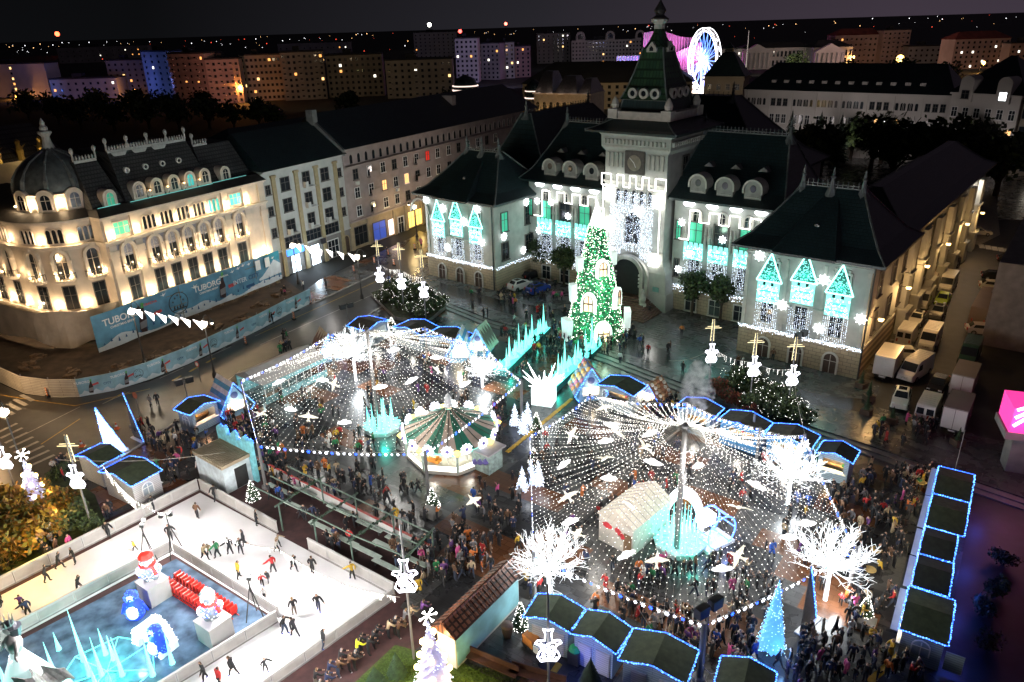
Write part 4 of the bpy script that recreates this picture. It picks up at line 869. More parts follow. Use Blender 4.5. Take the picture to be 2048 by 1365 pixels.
for k in range(8):
 for j in range(3):
  x=L*(k+.5)/8+(j-1)*L/8*.26
  if k%2==0 or k==3:[win(PL,x+e*1.1,h*.78,.8,h*.11,1,0,0,None,.1,.1,m_b3,False,'window',0)for e in(-.6,.6)]
  else:win(PL,x,h*.78,1.2,h*.11,0,0,0,None,.1,.1,m_frame,True)
  win(PL,x,h*.5,1.3,h*.14,0,0,0,m_lit if(k,j)in((5,1),(6,0))else(m_litw if(k,j)==(5,2)else None),.1,.1,m_white,True);win(PL,x,h*.26,1.3,h*.14,0,0,0,None,.1,.1,m_white,True)
for k in range(12):q=MB();q.box(-.7,.7,-.2,1.4,0,1.1);q.build('roof_window',m_b3,PL,(8+k*(L-16)/11,1.6,h+2.2))
A,B=G(1880,334),G(2012,352);d=B-A;L=d.length;ang=math.atan2(d.y,d.x);h=PXH(1880,334,186)
t=thing('gabled_mansion','pale mansion with two round gables and a lit attic window beyond the park','mansion',A,ang);q=MB();q.box(0,L,-1,18,0,h);q.box(-.3,L+.3,-1.5,18,h-.3,h+.2);q.build('wall',m_b3,t)
for gx in(L*.22,L*.76):q=MB();q.xz(archpts(L*.2,h-2,6.5,10,0,gx),-1.7,3);g=q.build('round_gable',m_b3,t);win(t,gx,h-1.2,1.8,2,0,-1.7,0,m_litw if gx>L/2 else None,.1,.1,m_frame)
q=MB();q.add([(-1,-1,h+.2),(L+1,-1,h+.2),(L+1,19,h+.2),(-1,19,h+.2),(8,9,h+9),(L-8,9,h+9)],[(0,1,5,4),(1,2,5),(2,3,4,5),(3,0,4)]);q.build('roof',m_roof,t)
for c in range(6):
 for r in range(3):win(t,(c+.5)*L/6,h*(.22+.24*r),1.4,h*.12,0,-1,0,m_lit if(c,r)in((3,1),(5,1))else None,.1,.1,m_white)
block(2013,2110,352,362,205,'yellowish block with tall narrow windows at the edge of the park',m_b2,4,5,16,lit=.12,wh=2.4)
t=thing('turret_house','beige house with dark tent roof turret in front of the big wheel','house',G(1446,262),rd(-25));q=MB();q.box(-7,7,-7,7,0,20);q.box(-7.4,7.4,-7.4,7.4,18.6,19.3);q.build('wall',m_b2,t)
q=MB();q.lathe([(11,20),(9.6,20.7),(7.6,22.6),(5,25.6),(2.9,27.6),(2.0,28),(1.9,29.3),(2.3,29.5),(1.1,30.4),(.1,31.3)],4,(0,0),0,rd(45));q.build('tent_roof',m_roof,t)
for c in range(4):
 for r in range(4):win(t,-5+c*3.3,3+r*4.1,1.4,2.0,0,-7,0,None,.1,.1,m_b3)
t=thing('glowing_mansion','small ornate mansion with shining zinc mansards and golden lit walls','mansion',G(1138,262),rd(-30));t.scale=(.85,.85,.85);q=MB();q.box(-14,14,-8,8,0,17);q.build('wall',m_cream,t);q=MB();q.box(-14.5,14.5,-8.5,8.5,16.6,17.3);q.build('cornice',m_creamt,t)
zinc=mat('zinc_bright',(.22,.21,.21),.35,.2,1,.5)
for x,w,hh in((-9,9,9),(2,11,7),(11,6,6)):
 q=MB();q.add([(x-w/2,-8,17.3),(x+w/2,-8,17.3),(x+w/2,8,17.3),(x-w/2,8,17.3),(x-w/4,-3,17.3+hh),(x+w/4,-3,17.3+hh),(x+w/4,3,17.3+hh),(x-w/4,3,17.3+hh)],[(0,1,5,4),(1,2,6,5),(2,3,7,6),(3,0,4,7),(4,5,6,7)]);q.build('mansard_roof',zinc,t)
for k in range(8):win(t,-12+k*3.4,10,1.5,3.5,1,-8,0,None,.2,.2,m_creamt);win(t,-12+k*3.4,4,1.5,3,0,-8,0,None,.2,.2,m_creamt)
for k in range(5):lamp('mansion_lamp',(-12+k*6,-10.5,6),260,(1,.62,.24),.3,parent=t);lamp('mansion_roof_lamp',(-12+k*6,-9.5,18.5),30,(1,.75,.6),.3,parent=t)
q=MB();q.lathe([(4,15),(4,18),(3.4,20.5),(2,22),(.3,23)],12,(-16,-4));q.build('dome',m_roof,t);q=MB();q.lathe([(4.2,17.6),(4.2,18)],12,(-16,-4));q.lathe([(4.4,14.5),(4.4,15)],12,(-16,-4));q.build('dome_ring',glow('ring_rose',(1,.75,.65),1.0),t)
t=thing('dome_kiosk','little domed kiosk with lit rose rings over the rose block roof','kiosk',G(935,262),0);q=MB();q.lathe([(5,0),(5,17),(3.8,20),(.4,21.5)],12);q.build('wall',m_roof,t);q=MB();q.lathe([(5.2,15.5),(5.2,16.1)],12);q.lathe([(5.2,17.2),(5.2,17.6)],12,(0,0));q.build('light_ring',MATS['ring_rose'],t)
WP=G(1403,194);t=thing('ferris_wheel','tall ferris wheel with white glowing rim and blue spokes','ferris wheel',WP,rd(-14)-rd(62));RW=16.2;zc=18.5
for y in(-1.1,1.1):
 q=MB();N=48
 for rr in(RW,RW-1.6):[q.tube((rr*math.cos(2*math.pi*i/N),y,zc+rr*math.sin(2*math.pi*i/N)),(rr*math.cos(2*math.pi*(i+1)/N),y,zc+rr*math.sin(2*math.pi*(i+1)/N)),.14,.14,4)for i in range(N)]
 q.build('rim',glow('wheel_white',(.95,.92,1),4),t)
for i in range(20):
 a=2*math.pi*i/20;q=MB();[q.tube((0,y*1.5,zc),((RW-1.6)*math.cos(a),y,zc+(RW-1.6)*math.sin(a)),.12,.08,4)for y in(-1.1,1.1)];q.build('spoke',glow('wheel_blue',(.12,.25,1),3.5),t)
 c=(RW*math.cos(a),0,zc+RW*math.sin(a)-1.4);q=MB();q.lathe([(.3,-1),(1.0,-.8),(1.1,.2),(.9,.9),(.2,1.3)],8);o=q.build('gondola',m_b3,t,c)
 s=MB();a2=a+.1;s.tube((0,-1.4,zc),(6.5*math.cos(a2)*(1 if i%2 else.6),-1.4,zc+6.5*math.sin(a2)*(1 if i%2 else.6)),.3,.05,4);s.build('star_ray',g_white,t)
for s in(-1,1):q=MB();[q.tube((0,y,zc),(s*9,y*2.6,0),.45,.5,6)for y in(-1.8,1.8)];q.build('leg',glow('wheel_violet',(.6,.55,1),1.8),t)
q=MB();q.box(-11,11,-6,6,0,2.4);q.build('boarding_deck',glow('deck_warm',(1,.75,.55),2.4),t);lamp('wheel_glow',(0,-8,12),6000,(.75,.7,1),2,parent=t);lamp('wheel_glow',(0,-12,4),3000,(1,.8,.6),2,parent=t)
t=thing('theatre','modern theatre with pleated magenta lit walls behind the clock tower','theatre',G(1338,140),rd(-6));q=MB()
def pleat(q,x0,x1,y,z0,z1f,n):
 vs=[]
 for i in range(n+1):x=x0+(x1-x0)*i/n;yy=y+(1.2 if i%2 else 0);vs+=[(x,yy,z0),(x,yy,z1f(i/n))]
 q.add(vs,[(2*i,2*i+2,2*i+3,2*i+1)for i in range(n)])
m_pl=mat('pleated_wall',(.5,.45,.48),.7,.15,.2)
pleat(q,-22,24,2,0,lambda f:29-3*f+2*math.sin(f*6),40);q.build('wall',m_pl,t);q=MB();pleat(q,0,24,-8,0,lambda f:12+9*f,22);q.build('entrance_wall',m_pl,t);q=MB();pleat(q,-44,-4,-6,0,lambda f:12,34);q.build('side_wall',m_pl,t);q=MB();q.box(-22,24,4,30,0,25);q.box(-44,-22,-3,20,0,11.5);q.build('roof',m_broof,t)
for x in(-16,-2,10,20):lamp('magenta_lamp',(x,-13,14),7000,(1,.22,.75),1,parent=t)
for x in(-38,-28,-18):lamp('blue_lamp',(x,-16,3),4200,(.2,.25,1),1,parent=t)
t=thing('flagpole','tall pale flagpole in the haze right of the big wheel','flagpole',G(1490,150),0);q=MB();q.tube((0,0,0),(0,0,30),.5,.3,6);q.build('pole',m_white,t)
def streetlamp(px,yb,yt,label,col,pw,name='street_lamp',grp='tall orange street lamps in the city',hd=.9):
 t=thing(name,label,'street lamp',G(px,yb),0,grp);h=PXH(px,yb,yt);q=MB();q.tube((0,0,0),(0,0,h),.25,.16,6);q.tube((0,0,h),(1.6,-.6,h+.4),.12,.1,5);q.build('pole',m_dark,t);q=MB();q.ball((1.4,-.7,h-.1),hd,8,5);q.build('lamp_glass',glow('lamp_'+str(col),col,6),t);lamp('lamp_light',(1.4,-1.8,h-.9),pw,col,.5,parent=t)
OR=(1,.38,.07)
for a in((372,206,174,'orange street lamp in front of the red lit terraced block'),(482,206,172,'orange street lamp at the corner of the red lit balcony block'),(268,196,180,'small orange street lamp in front of the narrow blue block'),(30,198,192,'low orange lamp at the foot of the flat fronted violet block')):streetlamp(*a,OR,5200)
streetlamp(1790,150,118,'very bright amber lamp below the rose blocks',(1,.55,.12),9000,hd=2.6);streetlamp(1958,146,126,'amber lamp in front of the rose block with two white towers',(1,.5,.12),6000,hd=1.2);streetlamp(1700,136,114,'amber lamp at the corner of the red roofed block',(1,.5,.15),5000)
def cg(px,py,z,pw,col,r):p=G(px,py+4)+V((0,0,z));lamp('city_fill',p,pw,col,r,'SPOT',None,p+V((p.x,p.y,0)).normalized()*30,160)  # unseen spots added to wash the distant facades with coloured light
cg(250,202,9,9000,(.12,.2,1),2);cg(60,202,4,4500,(.12,.25,1),2);cg(60,208,22,4200,(1,.5,.75),2);cg(330,204,12,9000,(.15,.25,1),2);cg(420,216,14,9000,(1,.4,.3),2);cg(640,222,22,4000,(1,.75,.45),2);cg(540,222,22,1600,(1,.75,.45),2);cg(850,225,18,2000,(1,.75,.45),2)
cg(935,180,22,15000,(.25,.25,1),2);cg(1012,175,18,14000,(.8,.7,1),2);cg(1050,172,18,4000,(1,.6,.35),2);cg(870,132,24,9000,(.9,.85,1),3);cg(1215,142,26,16000,(.9,.78,.85),3);cg(1110,140,22,6000,(.8,.8,.9),3);cg(1160,232,16,3600,(1,.72,.4),2);cg(1240,236,12,2400,(1,.72,.4),2)
cg(1545,150,12,12000,(1,.85,.75),3);cg(1650,150,12,10000,(1,.85,.7),3);cg(1735,142,20,14000,(1,.6,.55),3);cg(1955,150,18,12000,(1,.55,.4),3);cg(1450,285,16,1700,(1,.8,.6),2)
for x,y in((1520,314),(1610,322),(1700,330),(1800,340),(1940,356)):cg(x,y,9,800,(1,.9,.88),2)
lamp('park_fill',G(1945,372,12),2200,(1,.88,.75),2)  # unseen lamp added to brighten the pale fronts behind the park
q=MB()
for i in range(230):
 r=900+2600*rnd.random()**.7;x=rnd.uniform(-.80,.82)*r
 if i<60:x=-abs(x)*.9
 q.octa((x,r,rnd.uniform(2,16)),r/1500*rnd.choice((.35,.45,.45,.6,.9)),rnd.choice((0,0,1,1,1,2)))
tag(q.build('city_lights',[glow('city_warm',(1,.55,.22),2),glow('city_white',(.95,.95,1),2),glow('city_red',(1,.08,.04),1.5)]),'scattered lights of the far city up to the horizon','city lights',kind='stuff')
for px,py,z,r,c,l in((125,68,30,5,(1,.08,.03),'big red beacon lamp near the horizon above the dark flats'),(862,50,46,3.5,(1,1,.9),'bright white floodlight above the far white framed tower'),(922,63,35,3,(1,.06,.05),'red neon roof sign right of the white framed tower'),(1013,48,44,2.4,(1,.12,.08),'small red beacon above the violet white slab')):
 t=thing('beacon',l,'beacon',G(px,100 if px>200 else 112),0);p=G(px,100 if px>200 else 112);dist=p.length;h=max(8,PXH(px,100 if px>200 else 112,py));q=MB();q.tube((0,0,0),(0,0,h),.6,.4,5);q.build('mast',m_dark,t);q=MB();q.ball((0,0,h),r,8,5);q.build('lamp_glass',glow('beacon_'+str(c),c,6),t)
m_felt=mat('green_roof_felt',(.045,.06,.03),.9,.3,2.5,bump=.3);m_felt2=mat('brown_roof_felt',(.06,.052,.035),.9,.3,2.5,bump=.3);m_feltd=mat('dark_roof_felt',(.025,.028,.022),.9,.3,2.5)
m_plank=brickmat('pale_blue_planks',(.36,.44,.48),(.32,.40,.45),(.16,.2,.23),4,.18,.6,.02,(rd(90),0,0),bump=.4)
m_plankw=brickmat('white_planks',(.55,.53,.50),(.5,.49,.47),(.28,.26,.25),4,.18,.6,.02,(rd(90),0,0),bump=.4)
m_blueside=mat('blue_panel',(.06,.22,.45),.5,.2,1);m_inside=mat('hut_inside',(.5,.34,.18),.7,.3,2)
GOODS=[mat('goods_'+n,c,.5,.3,6)for n,c in(('red',(.5,.05,.05)),('gold',(.55,.35,.08)),('green',(.06,.28,.08)),('brown',(.25,.12,.05)),('white',(.7,.68,.62)))]
g_rope=glow('blue_light_rope',(.02,.09,1),3.5);g_ropew=glow('ice_light_rope',(.10,.34,1),4)
def quadframe(px,z):
 P=[G(x,y,z)for x,y in px];FL,FR,BR,BL=P
 c=(FL+FR+BR+BL)/4;ux=((FR-FL)+(BR-BL))/2;w=ux.length;ang=math.atan2(ux.y,ux.x);uy=((BL-FL)+(BR-FR))/2
 d=abs(uy.dot(V((-math.sin(ang),math.cos(ang),0))));return V((c.x,c.y,0)),ang,w,d
def archwin(par,x,y,z,rz,s=1.0):
 return win(par,x,z,1.0*s,1.15*s,1,y,rz,mat('pale_pane',(.3,.36,.4),.4),.08,.06,m_white,False,'window')
def rope(q,pts,r=.05,mi=0,bead=.16,bmi=1):
 for a,b in zip(pts,pts[1:]):
  A,B=V(a),V(b);L=(B-A).length;q.tube(A,B,r*.55,r*.55,4,mi);n=max(1,int(L/bead))
  for i in range(n):p=A+(B-A)*(i+rnd.random()*.6)/n;q.octa(p+V((rnd.uniform(-.04,.04),rnd.uniform(-.04,.04),rnd.uniform(-.05,.03))),r*rnd.uniform(.8,1.4),bmi)
def hut(px,label,z=2.55,felt=None,wall=None,opening=True,light=60,grp='market huts with light ropes',side=None,z0=0.0,ridge=.55,deep=.28,lc=(1,.8,.5),ropes=True,back=False):
 loc,ang,w,d=quadframe(px,z);loc.z=z0;z-=z0
 t=thing('market_hut',label,'market hut',loc,ang,grp);wl=wall or m_plank
 W,D=w/2-deep,d/2-deep*.6
 q=MB();th=.09
 prof=[(-W,0),(-W,z-.08),(0,z+ridge-.12),(W,z-.08),(W,0)]
 q.xz(prof,D-th,D,0);q.box(-W,-W+th,-D,D-th,0,z-.1);q.box(W-th,W,-D,D-th,0,z-.1)
 if opening:
  q.box(-W+th,W-th,-D,-D+th,0,1.0);q.box(-W+th,-W+th+.3,-D,-D+th,1.0,z-.1);q.box(W-th-.3,W-th,-D,-D+th,1.0,z-.1);q.xz([(-W+th,z-.35),(-W+th,z-.1),(0,z+ridge-.14),(W-th,z-.1),(W-th,z-.35)],-D,-D+th)
 else:q.xz(prof,-D,-D+th,0)
 q.build('wall',wl,t)
 if opening:
  k=MB();k.box(-W+.1,W-.1,-D-.25,-D+.35,1.0,1.07);k.build('counter',m_white,t)
  k=MB();k.box(-W+th+.01,W-th-.01,D-th-.5,D-th-.45,.5,z-.3)
  for j in range(3):k.box(-W+.2,W-.2,D-.9,D-.56,.9+j*.5,.94+j*.5)
  k.build('shelf',m_inside,t)
  for j in range(9):
   g=GOODS[rnd.randrange(5)];k=MB();x=-W+.4+rnd.random()*(2*W-.8);zz=.945+.5*rnd.randrange(3);s=rnd.uniform(.12,.26)
   k.lathe([(s*.8,0),(s,s*.6),(s*.7,s*1.4),(s*.2,s*1.7)],6,(x,D-.72));k.build('goods',g,t,(0,0,zz))
  if light:lamp('hut_lamp',(0,-D+.5,z-.25),light,lc,.15,parent=t)
 q=MB();X,Y=w/2,d/2;zr=z+ridge
 q.add([(-X,-Y,z),(0,-Y,zr),(X,-Y,z),(-X,Y,z),(0,Y,zr),(X,Y,z),(-X,-Y,z-.07),(0,-Y,zr-.07),(X,-Y,z-.07),(-X,Y,z-.07),(0,Y,zr-.07),(X,Y,z-.07)],[(0,1,4,3),(1,2,5,4),(9,10,7,6),(10,11,8,7),(6,7,1,0),(7,8,2,1),(3,4,10,9),(4,5,11,10),(0,3,9,6),(2,8,11,5)])
 r=q.build('roof',felt or m_felt,t)
 if ropes:
  q=MB();e=.05;rope(q,[(-X-e,-Y-e,z),(0,-Y-e,zr),(X+e,-Y-e,z)]);rope(q,[(-X-e,Y+e,z),(0,Y+e,zr),(X+e,Y+e,z)]);rope(q,[(-X-e,-Y,z),(-X-e,Y,z)]);rope(q,[(X+e,-Y,z),(X+e,Y,z)])
  q.build('light_rope',[g_rope,g_ropew],r)
 if side is not None:
  if side=='L':archwin(t,-W,0,.8,rd(-90))
  if side=='R':archwin(t,W,0,.8,rd(90))
 if back:
  k=MB()
  for xx in(-W*.5,W*.45):k.box(xx-.5,xx+.5,D,D+.05,.05,2.0);k.box(xx-.42,xx+.42,D+.05,D+.07,.15,1.9)
  k.build('back_door',m_plankw,t)
 return t,w,d,z
BR_=[((1169,1218),(1076,1188),(1047,1234),(1141,1266)),((1264,1257),(1171,1219),(1143,1268),(1232,1308)),((1397,1302),(1268,1258),(1236,1320),(1373,1369)),((1562,1349),(1448,1314),(1420,1385),(1530,1420))]
for p,l in zip(BR_,('green felt roofed hut seen from behind, next to the brown tiled cabin','green felt roofed hut seen from behind, above the green topped bin','widest green felt roofed hut seen from behind, left of the thick grey pole','green felt roofed hut at the bottom edge, right of the thick grey pole')):hut(p,l,light=110,back=True)
SR=[((1878,933),(1867,986),(1938,1008),(1949,950)),((1867,986),(1851,1050),(1927,1075),(1938,1008)),((1851,1050),(1840,1105),(1904,1130),(1915,1075)),((1840,1105),(1822,1170),(1898,1194),(1904,1130)),((1818,1172),(1802,1256),(1893,1294),(1911,1203))]
for i,(p,l)in enumerate(zip(SR,('first hut of the side row, farthest one with queueing people','second hut of the side row, beside the bright queue','third hut of the side row, smallest green roof','fourth hut of the side row, almost black roof','nearest and largest hut of the side row with an arched end window'))):
 t,w,d,z=hut(p,l,light=170,side='R' if i==4 else None,felt=m_feltd if i in(2,3)else m_felt,grp='row of huts along the dark street')
 q=MB();q.box(-w/2+.1,w/2-.1,-d/2-.55,-d/2-.1,2.2,2.25);q.build('awning',m_white,t)
 if i==4:q=MB();q.add([(w/2-1.6,d/2+.02,.4),(w/2-.2,d/2+.02,.4),(w/2-.2,d/2+1.1,.4),(w/2-.2,d/2+1.1,1.9),(w/2-.2,d/2+.02,1.9)],[(1,2,3)])if 0 else q.box(w/2-.25,w/2-.2,d/2+.02,d/2+1.1,.4,1.9);q.build('open_shutter',m_plank,t)
TR=[((1197,771),(1269,794),(1292,771),(1216,750)),((1353,815),(1427,840),(1446,815),(1369,795)),((1437,842),(1527,871),(1540,845),(1459,819)),((1528,873),(1625,898),(1638,872),(1548,846)),((1634,907),(1707,927),(1718,903),(1645,881))]
for i,(p,l)in enumerate(zip(TR,('green roofed hut with a bright white counter beside the gingerbread house','green roofed hut with steam rising in front of it','brown roofed hut with a small chimney, right of the steaming one','brown roofed hut behind the far white light tree','small dark roofed hut with an open lit counter at the end of the row'))):
 t,w,d,z=hut(p,l,felt=[m_felt,m_felt2,m_felt2,m_felt2,m_feltd][i],light=200,side='R' if i<4 else None,wall=m_blueside if i in(2,3)else m_plank,grp='row of huts at the foot of the steps',lc=(1,.92,.8)if i<4 else(1,.66,.3))
 if i==2:q=MB();q.tube((w*.2,0,z),(w*.2,0,z+1.1),.13,.13,8);q.build('chimney',m_grey,t)
LR=[(((377,832),(438,803),(409,790),(350,818)),'pale blue hut with a glowing red lamp beside the road'),(((729,664),(774,644),(744,629),(698,651)),'brown roofed hut at the far corner by the bushes planter'),(((848,672),(789,656),(819,638),(872,653)),'brown roofed hut right in front of the planter'),(((922,688),(850,672),(876,655),(940,668)),'brown roofed hut beside the left end of the steps')]
for i,(p,l)in enumerate(LR):
 if i==2:p=((789,656),(848,672),(872,653),(819,638))
 if i==3:p=((850,672),(922,690),(944,668),(876,654))
 hut(p,l,felt=m_felt if i==0 else m_felt2,light=120,side='L' if i==0 else None,grp='huts along the road side',lc=(1,.55,.3)if i==0 else(1,.93,.8))
PP=[(((247,908),(200,887),(150,913),(198,933)),'white panelled hut with a green roof, behind its twin near the zebra crossing'),(((322,940),(257,912),(199,944),(264,974)),'white panelled hut with a green roof beside the skating rink boards')]
for i,(p,l)in enumerate(PP):
 hut(p,l,light=90,side='L' if i else None,wall=m_plankw,grp='pair of huts near the zebra crossing')
def aframe(px,ang,w,d,h,label,style,eave=.9,grp=None,z0=0,light=70):
 t=thing('gable_cottage',label,'cottage',G(px[0],px[1],z0),ang,grp);W,D=w/2,d/2
 q=MB();q.xz([(-W*.8,0),(-W*.8,eave+.3),(0,h-.25),(W*.8,eave+.3),(W*.8,0)],-D,-D+.1)
 q.xz([(-W*.8,0),(-W*.8,eave+.3),(0,h-.25),(W*.8,eave+.3),(W*.8,0)],D-.1,D);q.box(-W*.8,-W*.8+.1,-D+.1,D-.1,0,eave+.3);q.box(W*.8-.1,W*.8,-D+.1,D-.1,0,eave+.3)
 q.build('wall',mat('cottage_blue',(.22,.42,.62),.5,.2,2),t)
 n=7;mats={'cookie':[mat('icing_blue',(.12,.2,.42),.5),None],'stripe':[mat('stripe_white',(.62,.6,.58),.6),mat('stripe_blue',(.05,.28,.45),.6)],'diamond':[mat('dia_cream',(.45,.38,.3),.6),mat('dia_brown',(.12,.05,.045),.6)],'candy':[mat('ginger',(.32,.15,.07),.7,.3,3),None]}[style]
 q=MB()
 for s in(-1,1):
  if style=='stripe':
   for k in range(n):
    a,b=k/n,(k+1)/n;za=lambda f:(s*(W+.25)*f,h+(eave-h)*f)
    (x0,z0_),(x1,z1_)=za(a),za(b);q.add([(x0,-D-.3,z0_),(x0,D+.2,z0_),(x1,D+.2,z1_),(x1,-D-.3,z1_),(x0,-D-.3,z0_-.1),(x0,D+.2,z0_-.1),(x1,D+.2,z1_-.1),(x1,-D-.3,z1_-.1)],[(0,1,2,3),(7,6,5,4),(0,3,7,4),(1,5,6,2),(0,4,5,1),(3,2,6,7)],k%2)
  else:
   x1=s*(W+.25);q.add([(0,-D-.3,h),(0,D+.2,h),(x1,D+.2,eave),(x1,-D-.3,eave),(0,-D-.3,h-.12),(0,D+.2,h-.12),(x1,D+.2,eave-.12),(x1,-D-.3,eave-.12)],[(0,1,2,3),(7,6,5,4),(0,3,7,4),(1,5,6,2),(0,4,5,1),(3,2,6,7)],0)
   if style=='diamond':
    for k in range(4):
     y=-D+.4+k*(d-.4)/3.5;f0,f1,f2=.1,.5,.9;c=V((s*(W+.25)*.5,y,h+(eave-h)*.5));off=V((s*.06,0,.05))
     q.add([V((s*(W+.25)*f0,y,h+(eave-h)*f0))+off,c+off+V((0,.5,0)),V((s*(W+.25)*f2,y,h+(eave-h)*f2))+off,c+off-V((0,.5,0))],[(0,1,2,3)],1)
 r=q.build('roof',[m for m in mats if m],t)
 if style in('cookie','candy'):
  cols=[(.75,.42,.10),(.62,.2,.3),(.4,.45,.5),(.75,.55,.3),(.65,.3,.12)]if style=='cookie' else[(.5,.3,.15),(.65,.6,.5),(.35,.14,.06)]
  cm=[mat(f'{style}_{i}',c,.5,.2,8)for i,c in enumerate(cols)]
  for s in(-1,1):
   q=MB();rows,cl=5,4
   sl=V((s*(W+.25),0,eave-h));Ls=sl.length;sl.normalize();nn=V((abs(sl.z)*s,0,abs(sl.x)))
   for i in range(rows):
    for j in range(cl):
     c=V((0,0,h))+sl*(Ls*(i+.55)/rows)+V((0,-D+.1+(d-.1)*(j+.5)/cl+(.12 if i%2 else-.12),0));R_=min(Ls/rows,d/cl)*.47
     m_=MX.Translation(c)@nn.to_track_quat('Z','Y').to_matrix().to_4x4();q.T=m_;q.lathe([(R_,-.03),(R_*.95,.1),(R_*.6,.2),(.02,.24)],10,mi=(i*3+j*2+(s>0))%len(cm));q.T=None
   q.build('cookies',cm,r)
 q=MB();rope(q,[(-W-.25,-D-.32,eave),(0,-D-.32,h),(W+.25,-D-.32,eave),(W*.8,-D-.05,0)]);rope(q,[(-W-.25,-D-.32,eave),(-W*.8,-D-.05,0)])
 q.build('light_rope',[g_rope,g_ropew],t)
 q=MB();q.box(-W*.55,W*.55,-D-.06,-D,.95,1.75);q.build('hatch',glow('hatch_warm',(1,.8,.55),1.6),t);q=MB();q.box(-W*.6,W*.6,-D-.35,-D-.06,.86,.94);q.build('counter',m_white,t)
 q=MB();q.xz([(.42*math.cos(k*math.pi/6),h*.62+.42*math.sin(k*math.pi/6))for k in range(12)],-D-.05,-D-.001);q.build('rosette',mat('deep_blue',(.03,.06,.2),.4),t)
 if light:lamp('hatch_lamp',(0,-D-.8,1.7),light,(1,.8,.55),.2,parent=t)
 return t
aframe((1175,790),rd(8),3.4,3.2,4.2,'gingerbread cottage whose roof is covered with big round coloured biscuits','cookie',light=55)
aframe((1308,806),rd(-40),2.6,2.6,2.9,'little brown gingerbread cottage with white iced roof between two huts','candy')
aframe((462,822),rd(45),3.6,3.4,4.2,'steep cottage with blue and white striped roof beside the pale hut','stripe')
aframe((655,715),rd(30),3.2,3.2,3.9,'steep cottage with brown and cream diamond roof at the end of the long tent','diamond')
aframe((925,716),rd(-5),3.4,3.0,4.0,'steep blue cottage glowing white in front of the huts near the steps','stripe',light=420)
aframe((965,703),rd(-20),2.8,3.0,3.9,'steep dark roofed cottage at the foot of the steps by the teal ice spikes','diamond')
loc,ang,w,d=quadframe(((522,772),(645,717),(601,692),(472,748)),2.6)
t=thing('market_tent','long grey white market tent along the road side of the square','market tent',loc,ang)
q=MB();q.add([(-w/2,-d/2,2.5),(w/2,-d/2,2.5),(w/2,d/2,2.6),(-w/2,d/2,2.6),(-w/2,.4,3.5),(w/2,.4,3.5)],[(0,1,5,4),(4,5,2,3),(0,4,3),(1,2,5),(0,3,2,1)]);q.build('canopy',mat('tent_canvas',(.5,.46,.42),.7,.15,.6,bump=.2),t)
q=MB();q.box(-w/2+.1,w/2-.1,-d/2,-d/2+.05,.0,.9);q.box(-w/2+.1,w/2-.1,d/2-.15,d/2-.1,0,2.5);q.box(-w/2,w/2,-d/2-.03,-d/2+.02,2.0,2.5);q.build('canvas_wall',mat('teal_canvas',(.2,.42,.45),.6,.5,1.2),t)
for k in range(9):q=MB();q.tube((-w/2+.2+k*(w-.4)/8,-d/2+.1,0),(-w/2+.2+k*(w-.4)/8,-d/2+.1,2.5),.06,.06,6);q.build('tent_pole',m_white,t)
for k in range(3):lamp('tent_lamp',(-w/3+k*w/3,0,2.2),90,(.75,1,.98),.2,parent=t)
loc,ang,w,d=quadframe(((496,908),(440,877),(388,908),(447,940)),2.9)
t=thing('castle_shop','white shop with a beige ribbed roof and a turquoise ice castle front by the rink','shop',loc,ang)
W,D=w/2,d/2;q=MB();q.box(-W+.1,W-.1,-D+.1,D-.1,0,2.75);q.build('wall',mat('ice_white',(.52,.6,.64),.6,.25,1.5),t)
q=MB();q.add([(-W,-D,3.0),(W,-D,3.0),(W,D,2.8),(-W,D,2.8)],[(0,1,2,3)]);q.box(-W,W,-D,D,2.7,2.79);[q.box(-W+k*w/16,-W+k*w/16+.07,-D,D,2.8,3.06)for k in range(17)];q.build('roof',mat('beige_sheet_roof',(.36,.29,.2),.5,.15,1),t)
cr=[(-W-.5,0)];n=7
for k in range(n):x0=-W-.5+k*(w+1)/n;x1=x0+(w+1)/n;hh=3.7+.6*(k%2)+(.5 if k in(0,n-1)else 0);cr+=[(x0,hh),((x0+x1)/2-.05,hh+.35),(x1-.02,hh)]
cr+=[(W+.5,0)];q=MB();q.xz(cr,-D-.25,-D+.05);q.build('castle_front',mat('castle_turquoise',(.2,.55,.62),.5,.3,2),t);q=MB();rope(q,[(a,-D-.3,b)for a,b in cr[1:-1]],.05);q.build('light_rope',[g_rope,g_ropew],t)
q=MB();q.box(-W+.08,-W+.12,-1.0,.3,.05,2.2);q.build('doorway',m_dark,t);lamp('front_lamp',(0,-D-1.4,3.0),70,(.4,.95,1),.2,parent=t);lamp('side_lamp',(-W-2,1,3.4),70,(1,.92,.8),.2,parent=t)
loc,ang,w,d=quadframe(((873,1259),(915,1285),(1045,1142),(987,1118)),3.0)
t=thing('tiled_cabin','long cabin with brown metal tile roof and pale blue side wall','cabin',loc,ang);W,D=w/2,d/2
q=MB();q.xz([(-W+.35,0),(-W+.35,2.95),(0,3.5),(W-.35,2.95),(W-.35,0)],-D+.3,D-.3);q.build('wall',mat('cabin_white',(.6,.57,.52),.7,.1,1),t)
q=MB();q.box(W-.34,W-.3,-D+.4,D-.4,.25,2.9);q.build('side_panel',mat('cabin_blue',(.22,.46,.5),.6,.4,.5),t)
m_brn=brickmat('brown_metal_tiles',(.28,.10,.05),(.23,.08,.04),(.05,.018,.01),.35,.42,.38,.06,(0,0,0),off=0,bump=.8)
